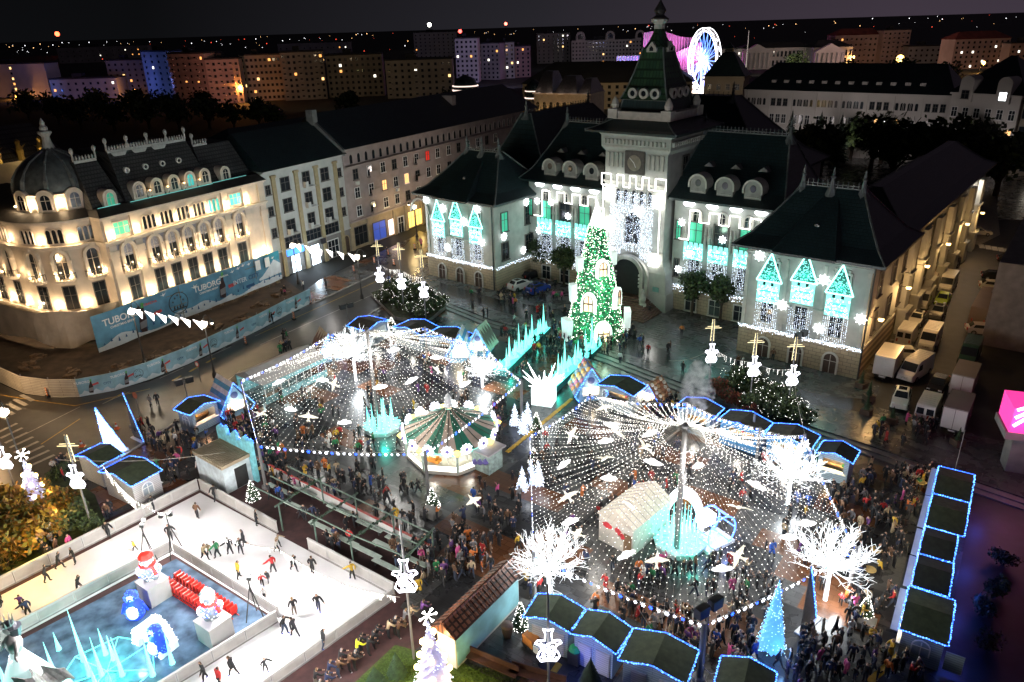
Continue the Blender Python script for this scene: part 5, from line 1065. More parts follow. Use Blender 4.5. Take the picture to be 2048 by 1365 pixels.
q=MB();q.add([(-W,-D,2.95),(0,-D,3.75),(W,-D,2.95),(-W,D,2.95),(0,D,3.75),(W,D,2.95)],[(0,1,4,3),(1,2,5,4),(0,3,5,2),(0,2,1),(3,4,5)]);r=q.build('roof',m_brn,t);lamp('cabin_lamp',(-3.4,-3.5,5.5),90,(1,.85,.7),.3,parent=t)  # unseen lamp added above the eave to brighten the brown roof
q=MB();q.tube((0,-D,3.78),(0,D,3.78),.13,.13,6);n=int(d/.45)
for k in range(n):y=-D+.2+k*(d-.3)/n;q.tube((-W,y,2.98),(-.05,y,3.75),.05,.05,4);q.tube((W,y,2.98),(.05,y,3.75),.035,.035,4)
q.build('roof_seam',m_brn,r)
loc,ang,w,d=quadframe(((1203,1031),(1278,1067),(1336,995),(1263,962)),2.7)
t=thing('white_tent','white gabled tent house with red painted front in the middle of the square','tent',loc,ang);W,D=w/2,d/2
q=MB();q.xz([(-W+.15,0),(-W+.15,2.6),(0,3.6),(W-.15,2.6),(W-.15,0)],-D+.15,D-.15);q.build('wall',mat('tent_wall',(.62,.58,.52),.6,.1,1),t)
q=MB();q.add([(-W,-D,2.68),(0,-D,3.75),(W,-D,2.68),(-W,D,2.68),(0,D,3.75),(W,D,2.68)],[(0,1,4,3),(1,2,5,4),(0,3,5,2),(0,2,1),(3,4,5)]);r=q.build('roof',mat('tent_roof',(.55,.49,.42),.7,.12,1),t)
q=MB()
for k in range(8):y=-D+.5+k*(d-1)/7;q.tube((-W,y,2.69),(0,y,3.77),.025,.025,4);q.tube((W,y,2.69),(0,y,3.77),.025,.025,4)
q.build('roof_seam',m_grey,r)
q=MB();q.lathe([(.02,0),(.42,.15),(.5,.4),(.1,.62)],8);o=q.build('painted_bell',mat('paint_red',(.6,.03,.04),.5),t,(-W*.45,-D+.12,1.55));o.scale=(1,.12,1)
q=MB();[q.octa((W*.1+.28*k,-D+.12,1.9-.22*k),.3)for k in range(3)];o=q.build('painted_flower',MATS['paint_red'],t)
q=MB();q.box(W*.45,W*.85,-D+.09,-D+.15,0,1.9);q.build('doorway',mat('door_brown',(.2,.12,.06),.6),t);lamp('tent_front',(-.5,-D-2,2.6),55,(1,.88,.7),.2,parent=t);lamp('tent_roof_lamp',(-1.2,-1,6.6),150,(1,.93,.82),.3,parent=t)
CP=G(903,905);t=thing('carousel','round carousel with a green and cream striped tent roof and glowing white body','carousel',CP,rd(12));NS=16;RC=4.5
def cprof(f):return(RC+.2)*f,5.7-3.0*(f**.62)
q=MB();fr=[.08,.25,.45,.7,1.0]
for i in range(NS):
 a0,a1=2*math.pi*i/NS,2*math.pi*(i+1)/NS
 for f0,f1 in zip(fr,fr[1:]):
  r0,z0=cprof(f0);r1,z1=cprof(f1)
  q.add([(r0*math.cos(a0),r0*math.sin(a0),z0),(r1*math.cos(a0),r1*math.sin(a0),z1),(r1*math.cos(a1),r1*math.sin(a1),z1),(r0*math.cos(a1),r0*math.sin(a1),z0)],[(0,1,2,3)],(i//1)%2)
rf=q.build('roof',[mat('tent_green',(.02,.17,.10),.55,.15,1),mat('tent_cream',(.52,.40,.31),.6,.12,1)],t)
q=MB()
for i in range(NS):
 a=2*math.pi*(i+.5)/NS
 for f0,f1 in zip(fr,fr[1:]):(r0,z0),(r1,z1)=cprof(f0),cprof(f1);q.tube((r0*math.cos(a),r0*math.sin(a),z0+.03),(r1*math.cos(a),r1*math.sin(a),z1+.03),.045,.045,4)
q.build('roof_seam',mat('seam_dark',(.04,.07,.05),.6),rf)
q=MB();q.lathe([(.5,5.35),(.35,5.6),(.3,6.3),(.22,6.5),(.04,6.7)],8);q.build('finial',mat('finial_white',(.75,.75,.78),.4),t)
q=MB()
for i in range(NS//2):
 a0,a1=2*math.pi*i/8,2*math.pi*(i+1)/8;p0=(RC*1.05*math.cos(a0),RC*1.05*math.sin(a0));p1=(RC*1.05*math.cos(a1),RC*1.05*math.sin(a1))
 q.add([(*p0,2.25),(*p1,2.25),(*p1,2.8),(*p0,2.8)],[(0,1,2,3)])
q.lathe([(RC*1.045,2.25),(RC*1.045,2.8)],8,cap=False)
q.build('fascia',glow('fascia_mint',(.3,.75,.6),.55),t)
fl=MB();fl.xz([((.62 if k%2 else.46)*math.cos(k*math.pi/10),(.62 if k%2 else.46)*math.sin(k*math.pi/10))for k in range(20)],-.08,.06);fl=fl.mesh('medallion',[glow('medallion',(.8,.85,1),1.6)]);fb=MB();fb.octa((0,-.12,0),.24);fb=fb.mesh('medallion_heart',[mat('violet',(.2,.16,.5),.4)])
for i in range(16):a=2*math.pi*(i+.5)/16;o=put('medallion',fl,t,(RC*1.05*math.cos(a),RC*1.05*math.sin(a),2.95),a+math.pi/2);put('medallion_heart',fb,o)
kn=MB();kn.ball((0,0,0),.33,8,6);[kn.octa((.3*math.cos(k),.3*math.sin(k),.05),.16)for k in range(6)];kn=kn.mesh('gold_knob',[glow('gold_light',(1,.75,.2),1.2)])
for i in range(8):a=2*math.pi*i/8;put('gold_knob',kn,t,(RC*1.08*math.cos(a),RC*1.08*math.sin(a),2.7),a)
q=MB();q.lathe([(RC*.94,.35),(RC*.94,.4)],8);q.lathe([(RC,0),(RC,.35)],8);q.lathe([(1.6,.4),(1.6,2.3)],12);q.build('platform',mat('platform_cream',(.66,.62,.55),.5,.1,1),t)
q=MB();q.lathe([(RC*.99,.36),(RC*.99,.95)],8,cap=False);q.build('glowing_skirt',glow('carousel_white',(1,.95,.86),1.5),t)
for i in range(8):a=2*math.pi*i/8;q=MB();q.tube((RC*.99*math.cos(a),RC*.99*math.sin(a),.3),(RC*.99*math.cos(a),RC*.99*math.sin(a),2.5),.13,.13,6);q.build('post',mat('post_mint',(.5,.6,.55),.5),t)
for i in range(10):
 a=2*math.pi*i/10+.2;q=MB();c=(3.0*math.cos(a),3.0*math.sin(a));m_=MX.Translation((c[0],c[1],.4))@MX.Rotation(a+math.pi/2,4,'Z');q.T=m_
 if i%3==0:q.box(-.7,.7,-.35,.35,.25,.6);q.box(-.35,.45,-.32,.32,.6,.9);[q.lathe([(.22,-.08),(.24,0),(.22,.08)],8)for _ in()];q.build('ride_car',mat('car_orange',(.7,.25,.03),.35),t)
 else:q.ball((0,0,.95),.3,8,6);q.tube((-.05,0,.95),(-.55,0,1.0),.25,.2,8);q.tube((.1,0,1.0),(.45,0,1.5),.16,.12,6);q.tube((.4,0,1.5),(.72,0,1.35),.13,.07,6);[q.tube((x,y,.8),(x+.1,y,.2),.08,.05,5)for x in(-.45,.1)for y in(-.15,.15)];q.tube((0,0,0),(0,0,2.0),.03,.03,5);q.build('ride_horse',GOODS[4],t)
for k in range(4):a=2*math.pi*k/4+.6;lamp('carousel_lamp',(2.6*math.cos(a),2.6*math.sin(a),2.3),160,(1,.92,.78),.3,parent=t)
loc=G(975,935);tb=thing('ticket_booth','small grey roofed ticket booth with painted sides beside the carousel','booth',loc,rd(-40));q=MB();q.box(-1.1,1.1,-1,1,0,2.2);q.build('wall',mat('booth_mint',(.35,.45,.42),.6,.4,3),tb);q=MB();q.box(-1.4,1.4,-1.3,1.3,2.22,2.38);q.build('roof',mat('booth_roof',(.55,.5,.52),.6,.1,2),tb);q=MB();[q.octa((x,-1.0,1.1+.3*math.sin(x*3)),.4)for x in(-.7,0,.7)];q.build('painted_flower',mat('violet',(.2,.16,.5)),tb)
def spike(q,x,y,z,h,r,mi=0):q.lathe([(r,z),(r*.75,z+h*.12),(r*.5,z+h*.4),(r*.2,z+h*.75),(.01,z+h)],6,(x,y),mi)
def fountain(px,label,n,R_,hmax,ang=.4):
 t=thing('ice_fountain',label,'light sculpture',G(*px),ang);q=MB();q.lathe([(R_,0),(R_*1.05,.5),(R_*.95,.62),(R_*.9,.62)],8);q.build('basin',mat('ice_base',(.42,.55,.56),.4,.2,1),t)
 for k in range(n):
  a=2.4*k;rr=R_*.85*math.sqrt((k+.5)/n);h=hmax*(1-.55*rr/R_)*rnd.uniform(.75,1.1);s=MB();spike(s,rr*math.cos(a),rr*math.sin(a),.6,h,.17);s.build('ice_spike',g_icecyan,t)
 q=MB()
 for k in range(16):a=k*.393;q.tube((R_*.3*math.cos(a),R_*.3*math.sin(a),.66),(R_*math.cos(a+.3),R_*math.sin(a+.3),.66),.05,.05,4)
 q.build('star_frame',glow('frame_cyan',(.15,.9,.8),2),t);lamp('fountain_glow',(0,0,2.5),130,CYAN,.6,parent=t);lamp('fountain_glow',(-.5,-R_-.6,1.2),80,CYAN,.4,parent=t)
 return t
fountain((765,858),'turquoise glowing ice spike fountain beside the carousel',13,2.0,4.0)
fountain((1358,1090),'turquoise glowing ice spike fountain round the tall centre pole',13,2.1,4.6)
for(a,b,lab)in(((1000,752),(1090,664),'towards the street'),((1092,790),(1196,694),'towards the gingerbread house')):
 A,B=G(*a),G(*b);d=B-A;L=d.length;ang=math.atan2(d.y,d.x);t=thing('ice_hedge',f'row of turquoise ice spikes on a long box, the one {lab}','light sculpture',A,ang)
 q=MB();q.box(0,L,-.9,.9,0,.75);q.build('planter_box',mat('ice_box',(.05,.25,.25),.5,.3,1),t);q=MB();q.box(0,L,-.85,.85,.752,.8);q.build('ice_bed',glow('ice_bed',(.12,.85,.75),.9),t)
 for k in range(17):
  x=.5+(L-1)*k/16;h=[1.3,2.6,1.0,3.4,1.6,2.2,4.2,1.2,2.8][k%9];s=MB();spike(s,x,rnd.uniform(-.4,.4),.8,h*.95,.26);
  for _ in range(3):spike(s,x+rnd.uniform(-.5,.5),rnd.uniform(-.6,.6),.8,h*rnd.uniform(.2,.4),.2)
  s.build('ice_spike',g_icecyan,t)
 for k in range(3):lamp('ice_glow',(L*(k+.5)/3,0,2.0),170,CYAN,.5,parent=t)
t=thing('crystal_box','blazing white crystal burst standing on a mesh box at the head of the ice rows','light sculpture',G(1088,805),rd(-20));q=MB();q.box(-1.2,1.2,-1,1,0,2.0);q.build('mesh_box',glow('mesh_white',(.75,.95,.95),.8),t)
for k in range(14):a=2.4*k;s=MB();c=V((math.cos(a)*.6,math.sin(a)*.6,2.0));e=c+V((math.cos(a)*1.8,math.sin(a)*1.8,rnd.uniform(.6,2.6)));s.tube(c,e,.22,.02,5);s.build('crystal',g_soft,t)
lamp('crystal_glow',(0,0,4.4),300,(.85,1,1),.5,parent=t)
m_ice=mat('rink_ice',(.80,.79,.80),.3,.14,.22,bump=.03)
OUT=[(400,986),(785,1192),(545,1367),(320,1530)]
INN=[(190,1462),(557,1240),(345,1108),(-170,1382)]
RINKP=OUT+INN+[(-210,1300)]
sheet('rink_ice',RINKP,.03,m_ice,'white skating ice bent round the sunken show pool','ice',thick=.025)
sheet('rink_surround',[(380,962),(520,925),(880,1105),(800,1215),(930,1290),(845,1290),(640,1420),(300,1600),(-300,1420),(-260,1260)],.003,mat('red_matting',(.055,.022,.022),.8,.3,1.5),'dark red matting round the skating rink','matting')
sheet('show_pool',[(352,1118),(545,1238),(185,1455),(-150,1380)],.02,mat('blue_wet_floor',(.10,.16,.24),.12,.5,.9,bump=.2),'shiny blue grey floor of the show pool inside the rink','floor')
m_board=mat('rink_board',(.5,.49,.48),.5,.1,1);m_boardin=mat('board_rail',(.25,.24,.23),.5);m_acr=mat('board_panel',(.42,.40,.38),.3,.15,1)
def boards(name,pts,label,hh=1.15,z=.0):
 t=thing(name,label,'rink boards')
 P=[G(x,y)for x,y in pts]
 for a,b in zip(P,P[1:]):
  d=b-a;L=d.length;ang=math.atan2(d.y,d.x);n=max(1,round(L/2.6))
  for i in range(n):
   q=MB();l=L/n;q.box(.02,l-.02,-.05,.05,z,hh);q.box(.1,l-.1,-.075,.075,.25,hh-.12,1);q.box(0,l,-.08,.08,hh+.001,hh+.08,0);q.box(0,l,-.09,.09,z,.12,2)
   q.build('board_panel',[m_board,m_acr,m_boardin],t,a+d*(i/n),ang)
 return t
boards('rink_board',[(-210,1290),(398,980)],'grey rink boards along the garden side')
boards('rink_board',[(402,980),(556,1066)],'grey rink boards next to the turquoise castle shop');boards('rink_board',[(618,1100),(790,1192)],'grey rink boards in front of the bench area')
boards('rink_board',[(785,1200),(545,1373),(330,1530)],'low rink boards where the spectators lean',.95)
boards('pool_board',[(-170,1378),(345,1102)],'grey inner boards along the show pool, garden side',1.0);boards('pool_board',[(349,1104),(560,1236)],'grey inner boards behind the red skating aids',1.0);boards('pool_board',[(556,1244),(200,1466)],'grey inner boards on the spectator side of the show pool',1.0)
t=thing('low_fence','long white low fence with red top rail round the bench area','fence');P=[G(500,925),G(868,1113)];d=P[1]-P[0];L=d.length;ang=math.atan2(d.y,d.x)
for i in range(14):q=MB();l=L/14;q.box(.01,l-.01,-.06,.06,0,.9);q.box(0,l,-.1,.1,.901,.97,1);q.build('fence_panel',[m_white,mat('rail_red',(.45,.05,.04),.5)],t,P[0]+d*(i/14),ang)
m_perg=mat('pergola_green',(.10,.15,.12),.6,.3,3);pg=thing('pergola','green garland wrapped pergola of thin beams over the benches','pergola')
fr=[((560,1045),(590,975)),((630,1085),(655,1010)),((705,1125),(790,1080)),((810,1182),(866,1140))]
tops=[]
for a,b in(((566,1062),(648,1008)),((636,1098),(716,1042)),((708,1136),(790,1078)),((812,1180),(868,1116))):
 A,B=G(*a),G(*b);q=MB();q.tube(A,A+V((0,0,2.7)),.08,.08,6);q.build('post',m_perg,pg);q=MB();q.tube(B,B+V((0,0,2.7)),.08,.08,6);q.build('post',m_perg,pg);A.z=B.z=2.72;e=(B-A)*.08;q=MB();q.tube(A-e,B+e,.09,.09,6);q.build('cross_beam',m_perg,pg);tops.append((A,B))
for f in(.1,.5,.9):q=MB();pts=[a+(b-a)*f+V((0,0,.12))for a,b in tops];pts=[pts[0]-(pts[1]-pts[0])*.9]+pts;q.path(pts,.07,5);q.build('long_beam',m_perg,pg)
q=MB()
for a,b in tops:
 for k in range(60):p=a+(b-a)*rnd.random();q.octa(p+V((rnd.uniform(-.15,.15),rnd.uniform(-.15,.15),rnd.uniform(-.12,.1))),.1)
q.build('garland',mat('fir_green',(.03,.06,.03),.9),pg)
bench_me=MB();bench_me.box(-1.5,1.5,-.24,.24,.4,.47);bench_me=bench_me.mesh('seat',mat('bench_mint',(.42,.5,.44),.6,.2,2));bleg=MB();bleg.box(-.06,.06,-.2,.2,0,.4);bleg=bleg.mesh('leg',m_dark)
bd=(G(700,1110)-G(560,1040));ba=math.atan2(bd.y,bd.x)
for i,(x,y)in enumerate(((592,1020),(645,1062),(690,1088),(735,1112),(775,1102),(826,1128),(775,1140),(558,985),(610,990),(680,1028),(740,1060),(800,1092))):
 t=thing('bench','mint and white plank bench on the red matting under the pergola','bench',G(x,y),ba,'benches under the pergola');put('seat',bench_me,t);[put('leg',bleg,t,(s,0,0))for s in(-1.2,1.2)]
def tripod(px,lab,hh,pw,aim):
 p=G(*px);t=thing('light_tripod',lab,'floodlight',p,rnd.random()*6,'tripod floodlights round the show pool')
 for k in range(3):a=k*2.1;q=MB();q.tube((.75*math.cos(a),.75*math.sin(a),0),(0,0,hh*.75),.045,.04,5);q.build('leg',m_dark,t)
 q=MB();q.tube((0,0,hh*.6),(0,0,hh),.05,.05,6);q.build('pole',m_dark,t)
 for s in(-.35,.35):q=MB();q.tube((s,0,hh),(s,-.3,hh-.1),.16,.22,8);q.build('lamp_head',m_dark,t)
 if pw:lamp('flood_beam',(p.x,p.y,hh+.5),pw,(1,.95,.92),.3)
tripod((300,1118),'black tripod floodlight beside the first white box in the show pool',3.6,900,None);tripod((352,1110),'black tripod floodlight at the upper corner of the show pool',4.2,1100,None);tripod((512,1236),'black tripod floodlight beside the second white box',4.0,1500,None)
lamp('rink_flood',G(640,1225,7.5),2700,(1,.98,.96),.5);lamp('rink_flood',G(420,1330,7),2100,(1,.98,.96),.5);lamp('rink_flood',G(100,1190,7),1300,(1,.95,.91),.5);lamp('rink_flood',G(420,1060,7),1300,(1,.95,.91),.5)
def wbox(px,lab,s=1.7,h=1.7):
 t=thing('display_box',lab,'plinth box',G(*px),rd(-36));q=MB();q.box(-s/2,s/2,-s/2,s/2,0,h);q.box(-s/2-.04,s/2+.04,-s/2-.04,s/2+.04,h,h+.06);q.build('body',mat('box_white',(.42,.41,.4),.5,.08,1),t);return G(*px)
g_bw=glow('figure_white',(.88,.93,1),.4);g_bb=glow('figure_blue',(.02,.06,.8),.45);g_br=glow('figure_red',(1,.03,.02),.5)
def figlights(q,blobs,n,mi,r=.05):
 for _ in range(n):
  c,rr,sz=rnd.choice(blobs);a,b=rnd.uniform(0,6.28),rnd.uniform(-1,1);k=math.sqrt(1-b*b);q.octa((c[0]+rr*k*math.cos(a),c[1]+rr*k*math.sin(a),c[2]+rr*sz*b),r,mi)
def bear(px,z,lab,s=1.0,rz=0.0,hat=0):
 t=thing('light_figure',lab,'light figure',G(*px)+V((0,0,z)),rz);body=[((0,0,.7),.55,1.25),((0,-.05,1.75),.45,1.0)];q=MB()
 for c,r,sz in body+[((-.28,0,.12),.24,.8),((.28,0,.12),.24,.8),((-.6,-.1,.95),.2,1.6),((.6,-.1,.95),.2,1.6),((-.3,0,2.15),.15,1),((.3,0,2.15),.15,1),((0,-.42,1.65),.2,.8)]:q.ball(c,r,10,7,0,sz)
 q.build('body',mat('figure_mesh',(.25,.28,.32),.6),t,smooth=True)
 q=MB();figlights(q,body+[((-.6,-.1,.95),.22,1.6),((.6,-.1,.95),.22,1.6)],420,0,.045);q.build('white_lights',glow('figure_white_dot',(.9,.95,1),2),t)
 q=MB();figlights(q,[((-.3,-.2,.95),.42,1.3),((.3,-.2,.95),.42,1.3)],170,0,.05);q.build('blue_lights',glow('figure_blue_dot',(.04,.12,1),2.2),t)
 q=MB();q.lathe([(.42,1.28),(.58,1.34),(.58,1.5),(.4,1.56)],12);q.tube((.3,-.42,1.4),(.5,-.6,.75),.13,.16,6)
 if hat:q.lathe([(.5,1.98),(.52,2.12),(.36,2.35),(.05,2.5)],12)
 q.build('scarf',g_br,t)
 if not hat:q=MB();q.lathe([(.46,1.98),(.48,2.1),(.3,2.35),(.02,2.45)],12);q.ball((0,0,2.5),.14,6,4);q.build('hat',g_bw,t)
 t.scale=(s,s,s);lamp('figure_glow',(0,-1,1.5),40,(.8,.85,1),.3,parent=t)
wbox((313,1196),'pale display box carrying the light figure with a red hat');bear((313,1196),1.78,'white and blue light bear with red hat standing on a pale box',1.05,rd(20),1)
wbox((434,1276),'pale display box carrying the light bear with a white hat',1.8,1.75);bear((434,1276),1.83,'white and blue light bear with red scarf and white hat on a pale box',1.05,rd(30),0)
def penguin(px,lab,s=1.0,rz=0):
 t=thing('light_figure',lab,'light figure',G(*px),rz);q=MB();q.lathe([(.3,0),(.55,.25),(.6,.8),(.42,1.4),(.36,1.55),(.4,1.8),(.25,2.1),(.02,2.2)],12);[q.tube((e*.5,0,1.2),(e*.8,0,.5),.12,.06,6)for e in(-1,1)];q.tube((0,-.35,1.8),(0,-.62,1.75),.1,.02,6);q.build('body',g_bb,t,smooth=True)
 q=MB();q.ball((0,-.3,.75),.42,9,6,0,1.35);q.ball((0,-.18,1.78),.27,8,5);q.build('belly',g_bw,t)
 q=MB();figlights(q,[((0,0,.75),.62,1.2),((0,0,1.75),.42,1)],170,0,.05);q.build('blue_lights',MATS['figure_blue_dot'],t);t.scale=(s,s,s)
penguin((274,1236),'blue light penguin standing by the pool boards',1.15,rd(10));penguin((322,1306),'blue light penguin leaning on the white igloo arch',1.15,rd(-20))
t=thing('light_figure','white glowing igloo arch between the two penguins','light figure',G(312,1290),rd(-30));q=MB();N=14
q.band([(1.6*math.cos(math.pi*i/N),2.1*math.sin(math.pi*i/N))for i in range(N+1)],[(.85*math.cos(math.pi*i/N),1.3*math.sin(math.pi*i/N))for i in range(N+1)],-.7,.7);q.build('arch',glow('igloo',(.6,.85,1),.28),t)
q=MB()
for _ in range(420):a=math.pi*rnd.random();rr=rnd.uniform(.9,1.6);q.octa((rr*math.cos(a),rnd.choice((-.74,.74,rnd.uniform(-.7,.7))),2.1*rr/1.6*math.sin(a)),.05)
q.build('white_lights',MATS['figure_white_dot'],t);lamp('figure_glow',(0,-1.4,1.4),60,(.7,.95,1),.3,parent=t)
for i,(x,y,h)in enumerate(((110,1352,3.0),(118,1300,1.6),(168,1322,4.6),(204,1352,3.4),(212,1310,2.4),(228,1320,2.2),(245,1352,3.4),(306,1352,3.8),(345,1328,2.8),(180,1352,3.2),(12,1372,3.0),(192,1372,2.0))):
 t=thing('ice_spike','turquoise glowing ice spike standing on the floor of the show pool','light sculpture',G(x,y),i,'ice spikes in the show pool');q=MB();spike(q,0,0,0,h,.2);q.build('spike',g_icecyan,t)
 if i%3==0:lamp('spike_glow',(.2,-.8,1.2),240,CYAN,.4,parent=t)
q=MB()
for k in range(7):a=k*.9;A=G(215,1345);q.path([A+V((0,0,.1)),A+V((3.2*math.cos(a),3.2*math.sin(a),.1)),A+V((3.2*math.cos(a+.9),3.2*math.sin(a+.9),.1))],.035,4)
tag(q.build('floor_star',glow('frame_cyan2',(.15,.9,.8),1.2)),'turquoise star of light tubes lying under the ice spikes','light sculpture')
t=thing('ice_queen','crowned show figure in a huge white glowing gown with a grey fur cape','light figure',G(72,1405),rd(-25));q=MB();q.lathe([(2.3,0),(1.9,1.0),(1.2,2.6),(.5,4.1),(.36,4.5)],16);q.build('gown',glow('gown_white',(.7,1,1),.35),t,smooth=True)
q=MB()
for _ in range(500):z=4.3*rnd.random();rr=2.3+(.42-2.3)*(z/4.3)**.8;a=rnd.uniform(0,6.28);q.octa((rr*math.cos(a),rr*math.sin(a),z),.05)
q.build('white_lights',MATS['figure_white_dot'],t)
q=MB();q.lathe([(.36,4.45),(.5,5.0),(.45,5.5),(.16,5.75),(.15,5.95)],10);q.ball((0,0,6.25),.34,10,7,0,1.15);q.tube((.42,0,5.4),(1.0,-.6,4.8),.16,.12,6);q.tube((1.0,-.6,4.8),(1.7,-.9,5.1),.12,.08,6);q.tube((-.42,0,5.4),(-.8,-.5,4.6),.16,.1,6);q.build('body',mat('figure_grey',(.42,.4,.4),.5),t,smooth=True)
q=MB();q.ball((0,.1,6.35),.4,10,6);q.lathe([(.5,6.2),(.34,5.6),(.2,5.2)],8,(0,.25));q.build('hair',mat('figure_hair',(.06,.06,.08),.5),t)
q=MB();[q.tube((.34*math.cos(k*.7),.34*math.sin(k*.7),6.55),(.44*math.cos(k*.7),.44*math.sin(k*.7),7.15),.07,.01,4)for k in range(9)];q.lathe([(.36,6.5),(.38,6.62)],12,cap=False);q.build('crown',m_grey,t)
q=MB();N=10;q.add([(1.1+.9*math.sin(i*.9),-1.2+.28*i,3.9-.15*i)for i in range(N)]+[(2.6+.5*math.sin(i*.7),-1.3+.3*i,1.7+.25*math.sin(i))for i in range(N)],[(i,i+1,N+i+1,N+i)for i in range(N-1)]);o=q.build('cape',mat('fur_grey',(.28,.27,.27),.7,.4,3,bump=.5),t);sm=o.modifiers.new('thickness','SOLIDIFY');sm.thickness=.12
lamp('gown_glow',(-2.6,-2.2,3.4),140,(.8,1,1),.4,parent=t);lamp('gown_glow',(.4,-3.0,2),60,CYAN,.4,parent=t)
q=MB();q.tube((-.25,-.3,0),(-.25,.35,.06),.05,.05,5);q.tube((.25,-.3,0),(.25,.35,.06),.05,.05,5);q.tube((-.25,.3,.05),(-.22,-.15,.95),.05,.05,5);q.tube((.25,.3,.05),(.22,-.15,.95),.05,.05,5);q.box(-.3,.3,-.22,-.12,.5,.98);q.box(-.26,.26,-.2,.2,.3,.36);aid=q.mesh('frame',mat('aid_red',(.65,.03,.02),.35,.1,2))
A,B=G(352,1165),G(470,1240);d=B-A;ang=math.atan2(d.y,d.x);nn=V((-d.y,d.x,0)).normalized()
for r in range(2):
 for k in range(17):t=thing('skating_aid','red plastic skating aid in the double row behind the display boxes','skating aid',A+d*(k/17)-nn*(r*.95-.2),ang+rd(90),'red skating aids lined up in the show pool');put('frame',aid,t)
def pole(px,h,label,r=.14,z0=0,name='canopy_pole',grp=None,m=None):
 t=thing(name,label,'pole',G(px[0],px[1],z0)if len(px)==2 else(px.x,px.y,0),0,grp);q=MB();q.tube((0,0,0),(0,0,h),r,r*.8,8);q.lathe([(r*2.2,0),(r*2.2,.25),(r*1.1,.3)],8);q.build('shaft',m or m_pole,t);return t
ZE_=4.7
CAN={}
g_bulbs=glow('canopy_bulb',(1,.97,.9),3.0);g_bulbd=glow('canopy_bulb_dim',(1,.93,.8),1.6)
def canopy(key,hub,hz,edge,ns,label):
 H=G(*hub);H.z=hz;E=[G(*e,ZE_)for e in edge];n=len(E);CAN[key]=(H,E)
 per=[(E[(i+1)%n]-E[i]).length for i in range(n)];tot=sum(per)
 t=thing('light_canopy',label,'light canopy',(H.x,H.y,0));O=V((H.x,H.y,0))
 extra=MB()
 for s in range(ns):
  u=(s+.5)/ns*tot;i=0
  while u>per[i]:u-=per[i];i+=1
  e=E[i]+(E[(i+1)%n]-E[i])*(u/per[i]);e=e+V((0,0,-.35*math.sin(math.pi*u/per[i])));L=(e-H).length
  q=MB()if s*100//ns!=(s-1)*100//ns else extra
  k=max(6,int(L/rnd.uniform(.36,.42)));sag=L*rnd.uniform(.015,.04);st=H+V((0,0,-.02*(s%5)));prev=None;off=rnd.random()*.8
  for j in range(k+1):
   f=j/k;p=st+(e-st)*f+V((0,0,-sag*math.sin(math.pi*f)))-O
   if j%6==0 or j==k:
    if prev is not None:q.tube(prev,p,.009,.009,3,1,False)
    prev=p
   if j>4 and rnd.random()<.93:q.octa((p.x+rnd.uniform(-.05,.05),p.y+rnd.uniform(-.05,.05),p.z-.03),.034*rnd.uniform(.7,1.25),rnd.choice((0,0,2)))
  if q is not extra:q.build('light_string',[g_bulbs,m_cable,g_bulbd],t)
 if extra.v:tag(extra.build('light_strings',[g_bulbs,m_cable,g_bulbd],t),kind='stuff')
 q=MB()
 for i in range(n):
  a,b=E[i]-O,E[(i+1)%n]-O;pts=[a+(b-a)*f+V((0,0,-.35*math.sin(math.pi*f)))for f in[k/10 for k in range(11)]];q.path(pts,.02,4,0)
  m=int((b-a).length/.55)
  for k in range(m):
   f=(k+.5)/m;p=a+(b-a)*f+V((0,0,-.35*math.sin(math.pi*f)-.22));r=.16*rnd.uniform(.6,1.1)
   for w in range(3):ww=w*math.pi/3;d=(b-a).normalized();q.tube(p-d*r*math.cos(ww)-V((0,0,r*math.sin(ww))),p+d*r*math.cos(ww)+V((0,0,r*math.sin(ww))),.028,.028,3,1 if k%4 else 2)
 q.build('edge_cable',[m_cable,glow('star_lights',(.85,.88,1),3),g_rope],t)
 q=MB();q.lathe([(.24,hz-.3),(.28,hz),(.1,hz+.2)],10,(0,0));q.build('hub_ring',m_grey,t)
 return t
C1=[(482,760),(516,890),(850,905),(1042,760),(968,690),(850,655),(660,668)];C2=[(1067,1108),(1408,1248),(1713,1097),(1610,870),(1520,857),(1375,806),(1180,790),(1060,870)]
canopy('l',(757,867),12.0,C1,118,'big tent shaped canopy of white light strings over the carousel')
canopy('r',(1352,1108),11.9,C2,168,'big tent shaped canopy of white light strings over the white tent')
pole((757,867),12,'tall grey centre pole rising from the ice fountain by the carousel',.2);pole((1352,1108),11.9,'tall grey centre pole rising beside the white tent',.24)
for p,l in zip(C1,('by the striped cottage','beside the castle shop','in front of the carousel','between the two light canopies','by the frosted tree near the steps','in front of the far huts','by the end of the long tent')):pole(G(*p,ZE_),ZE_+.1,'grey canopy pole '+l,.17,grp='poles holding the light canopies')
for p,l in zip(C2,('next to the light tree by the brown cabin','behind the row of green roofed huts, thick one','next to the light tree on the side of the dark street','by the light tree in front of the small dark hut','in front of the brown roofed huts','beside the gingerbread cottage','between the small snow trees')):
 if l:pole(G(*p,ZE_),ZE_+.1,'grey canopy pole '+l,.2 if 'thick' in l else.17,grp='poles holding the light canopies')
for k,z,pw in(('l',7.6,1500),('r',7.6,1900)):
 H,E=CAN[k]
 for i in range(len(E)):p=H+(E[i]-H)*.5;lamp('canopy_light',(p.x,p.y,p.z-.8),pw/len(E)*1.7,(1,.96,.9),.5)
 lamp('canopy_light',(H.x+.8,H.y-.8,9),pw*.5,(1,.96,.9),.6)
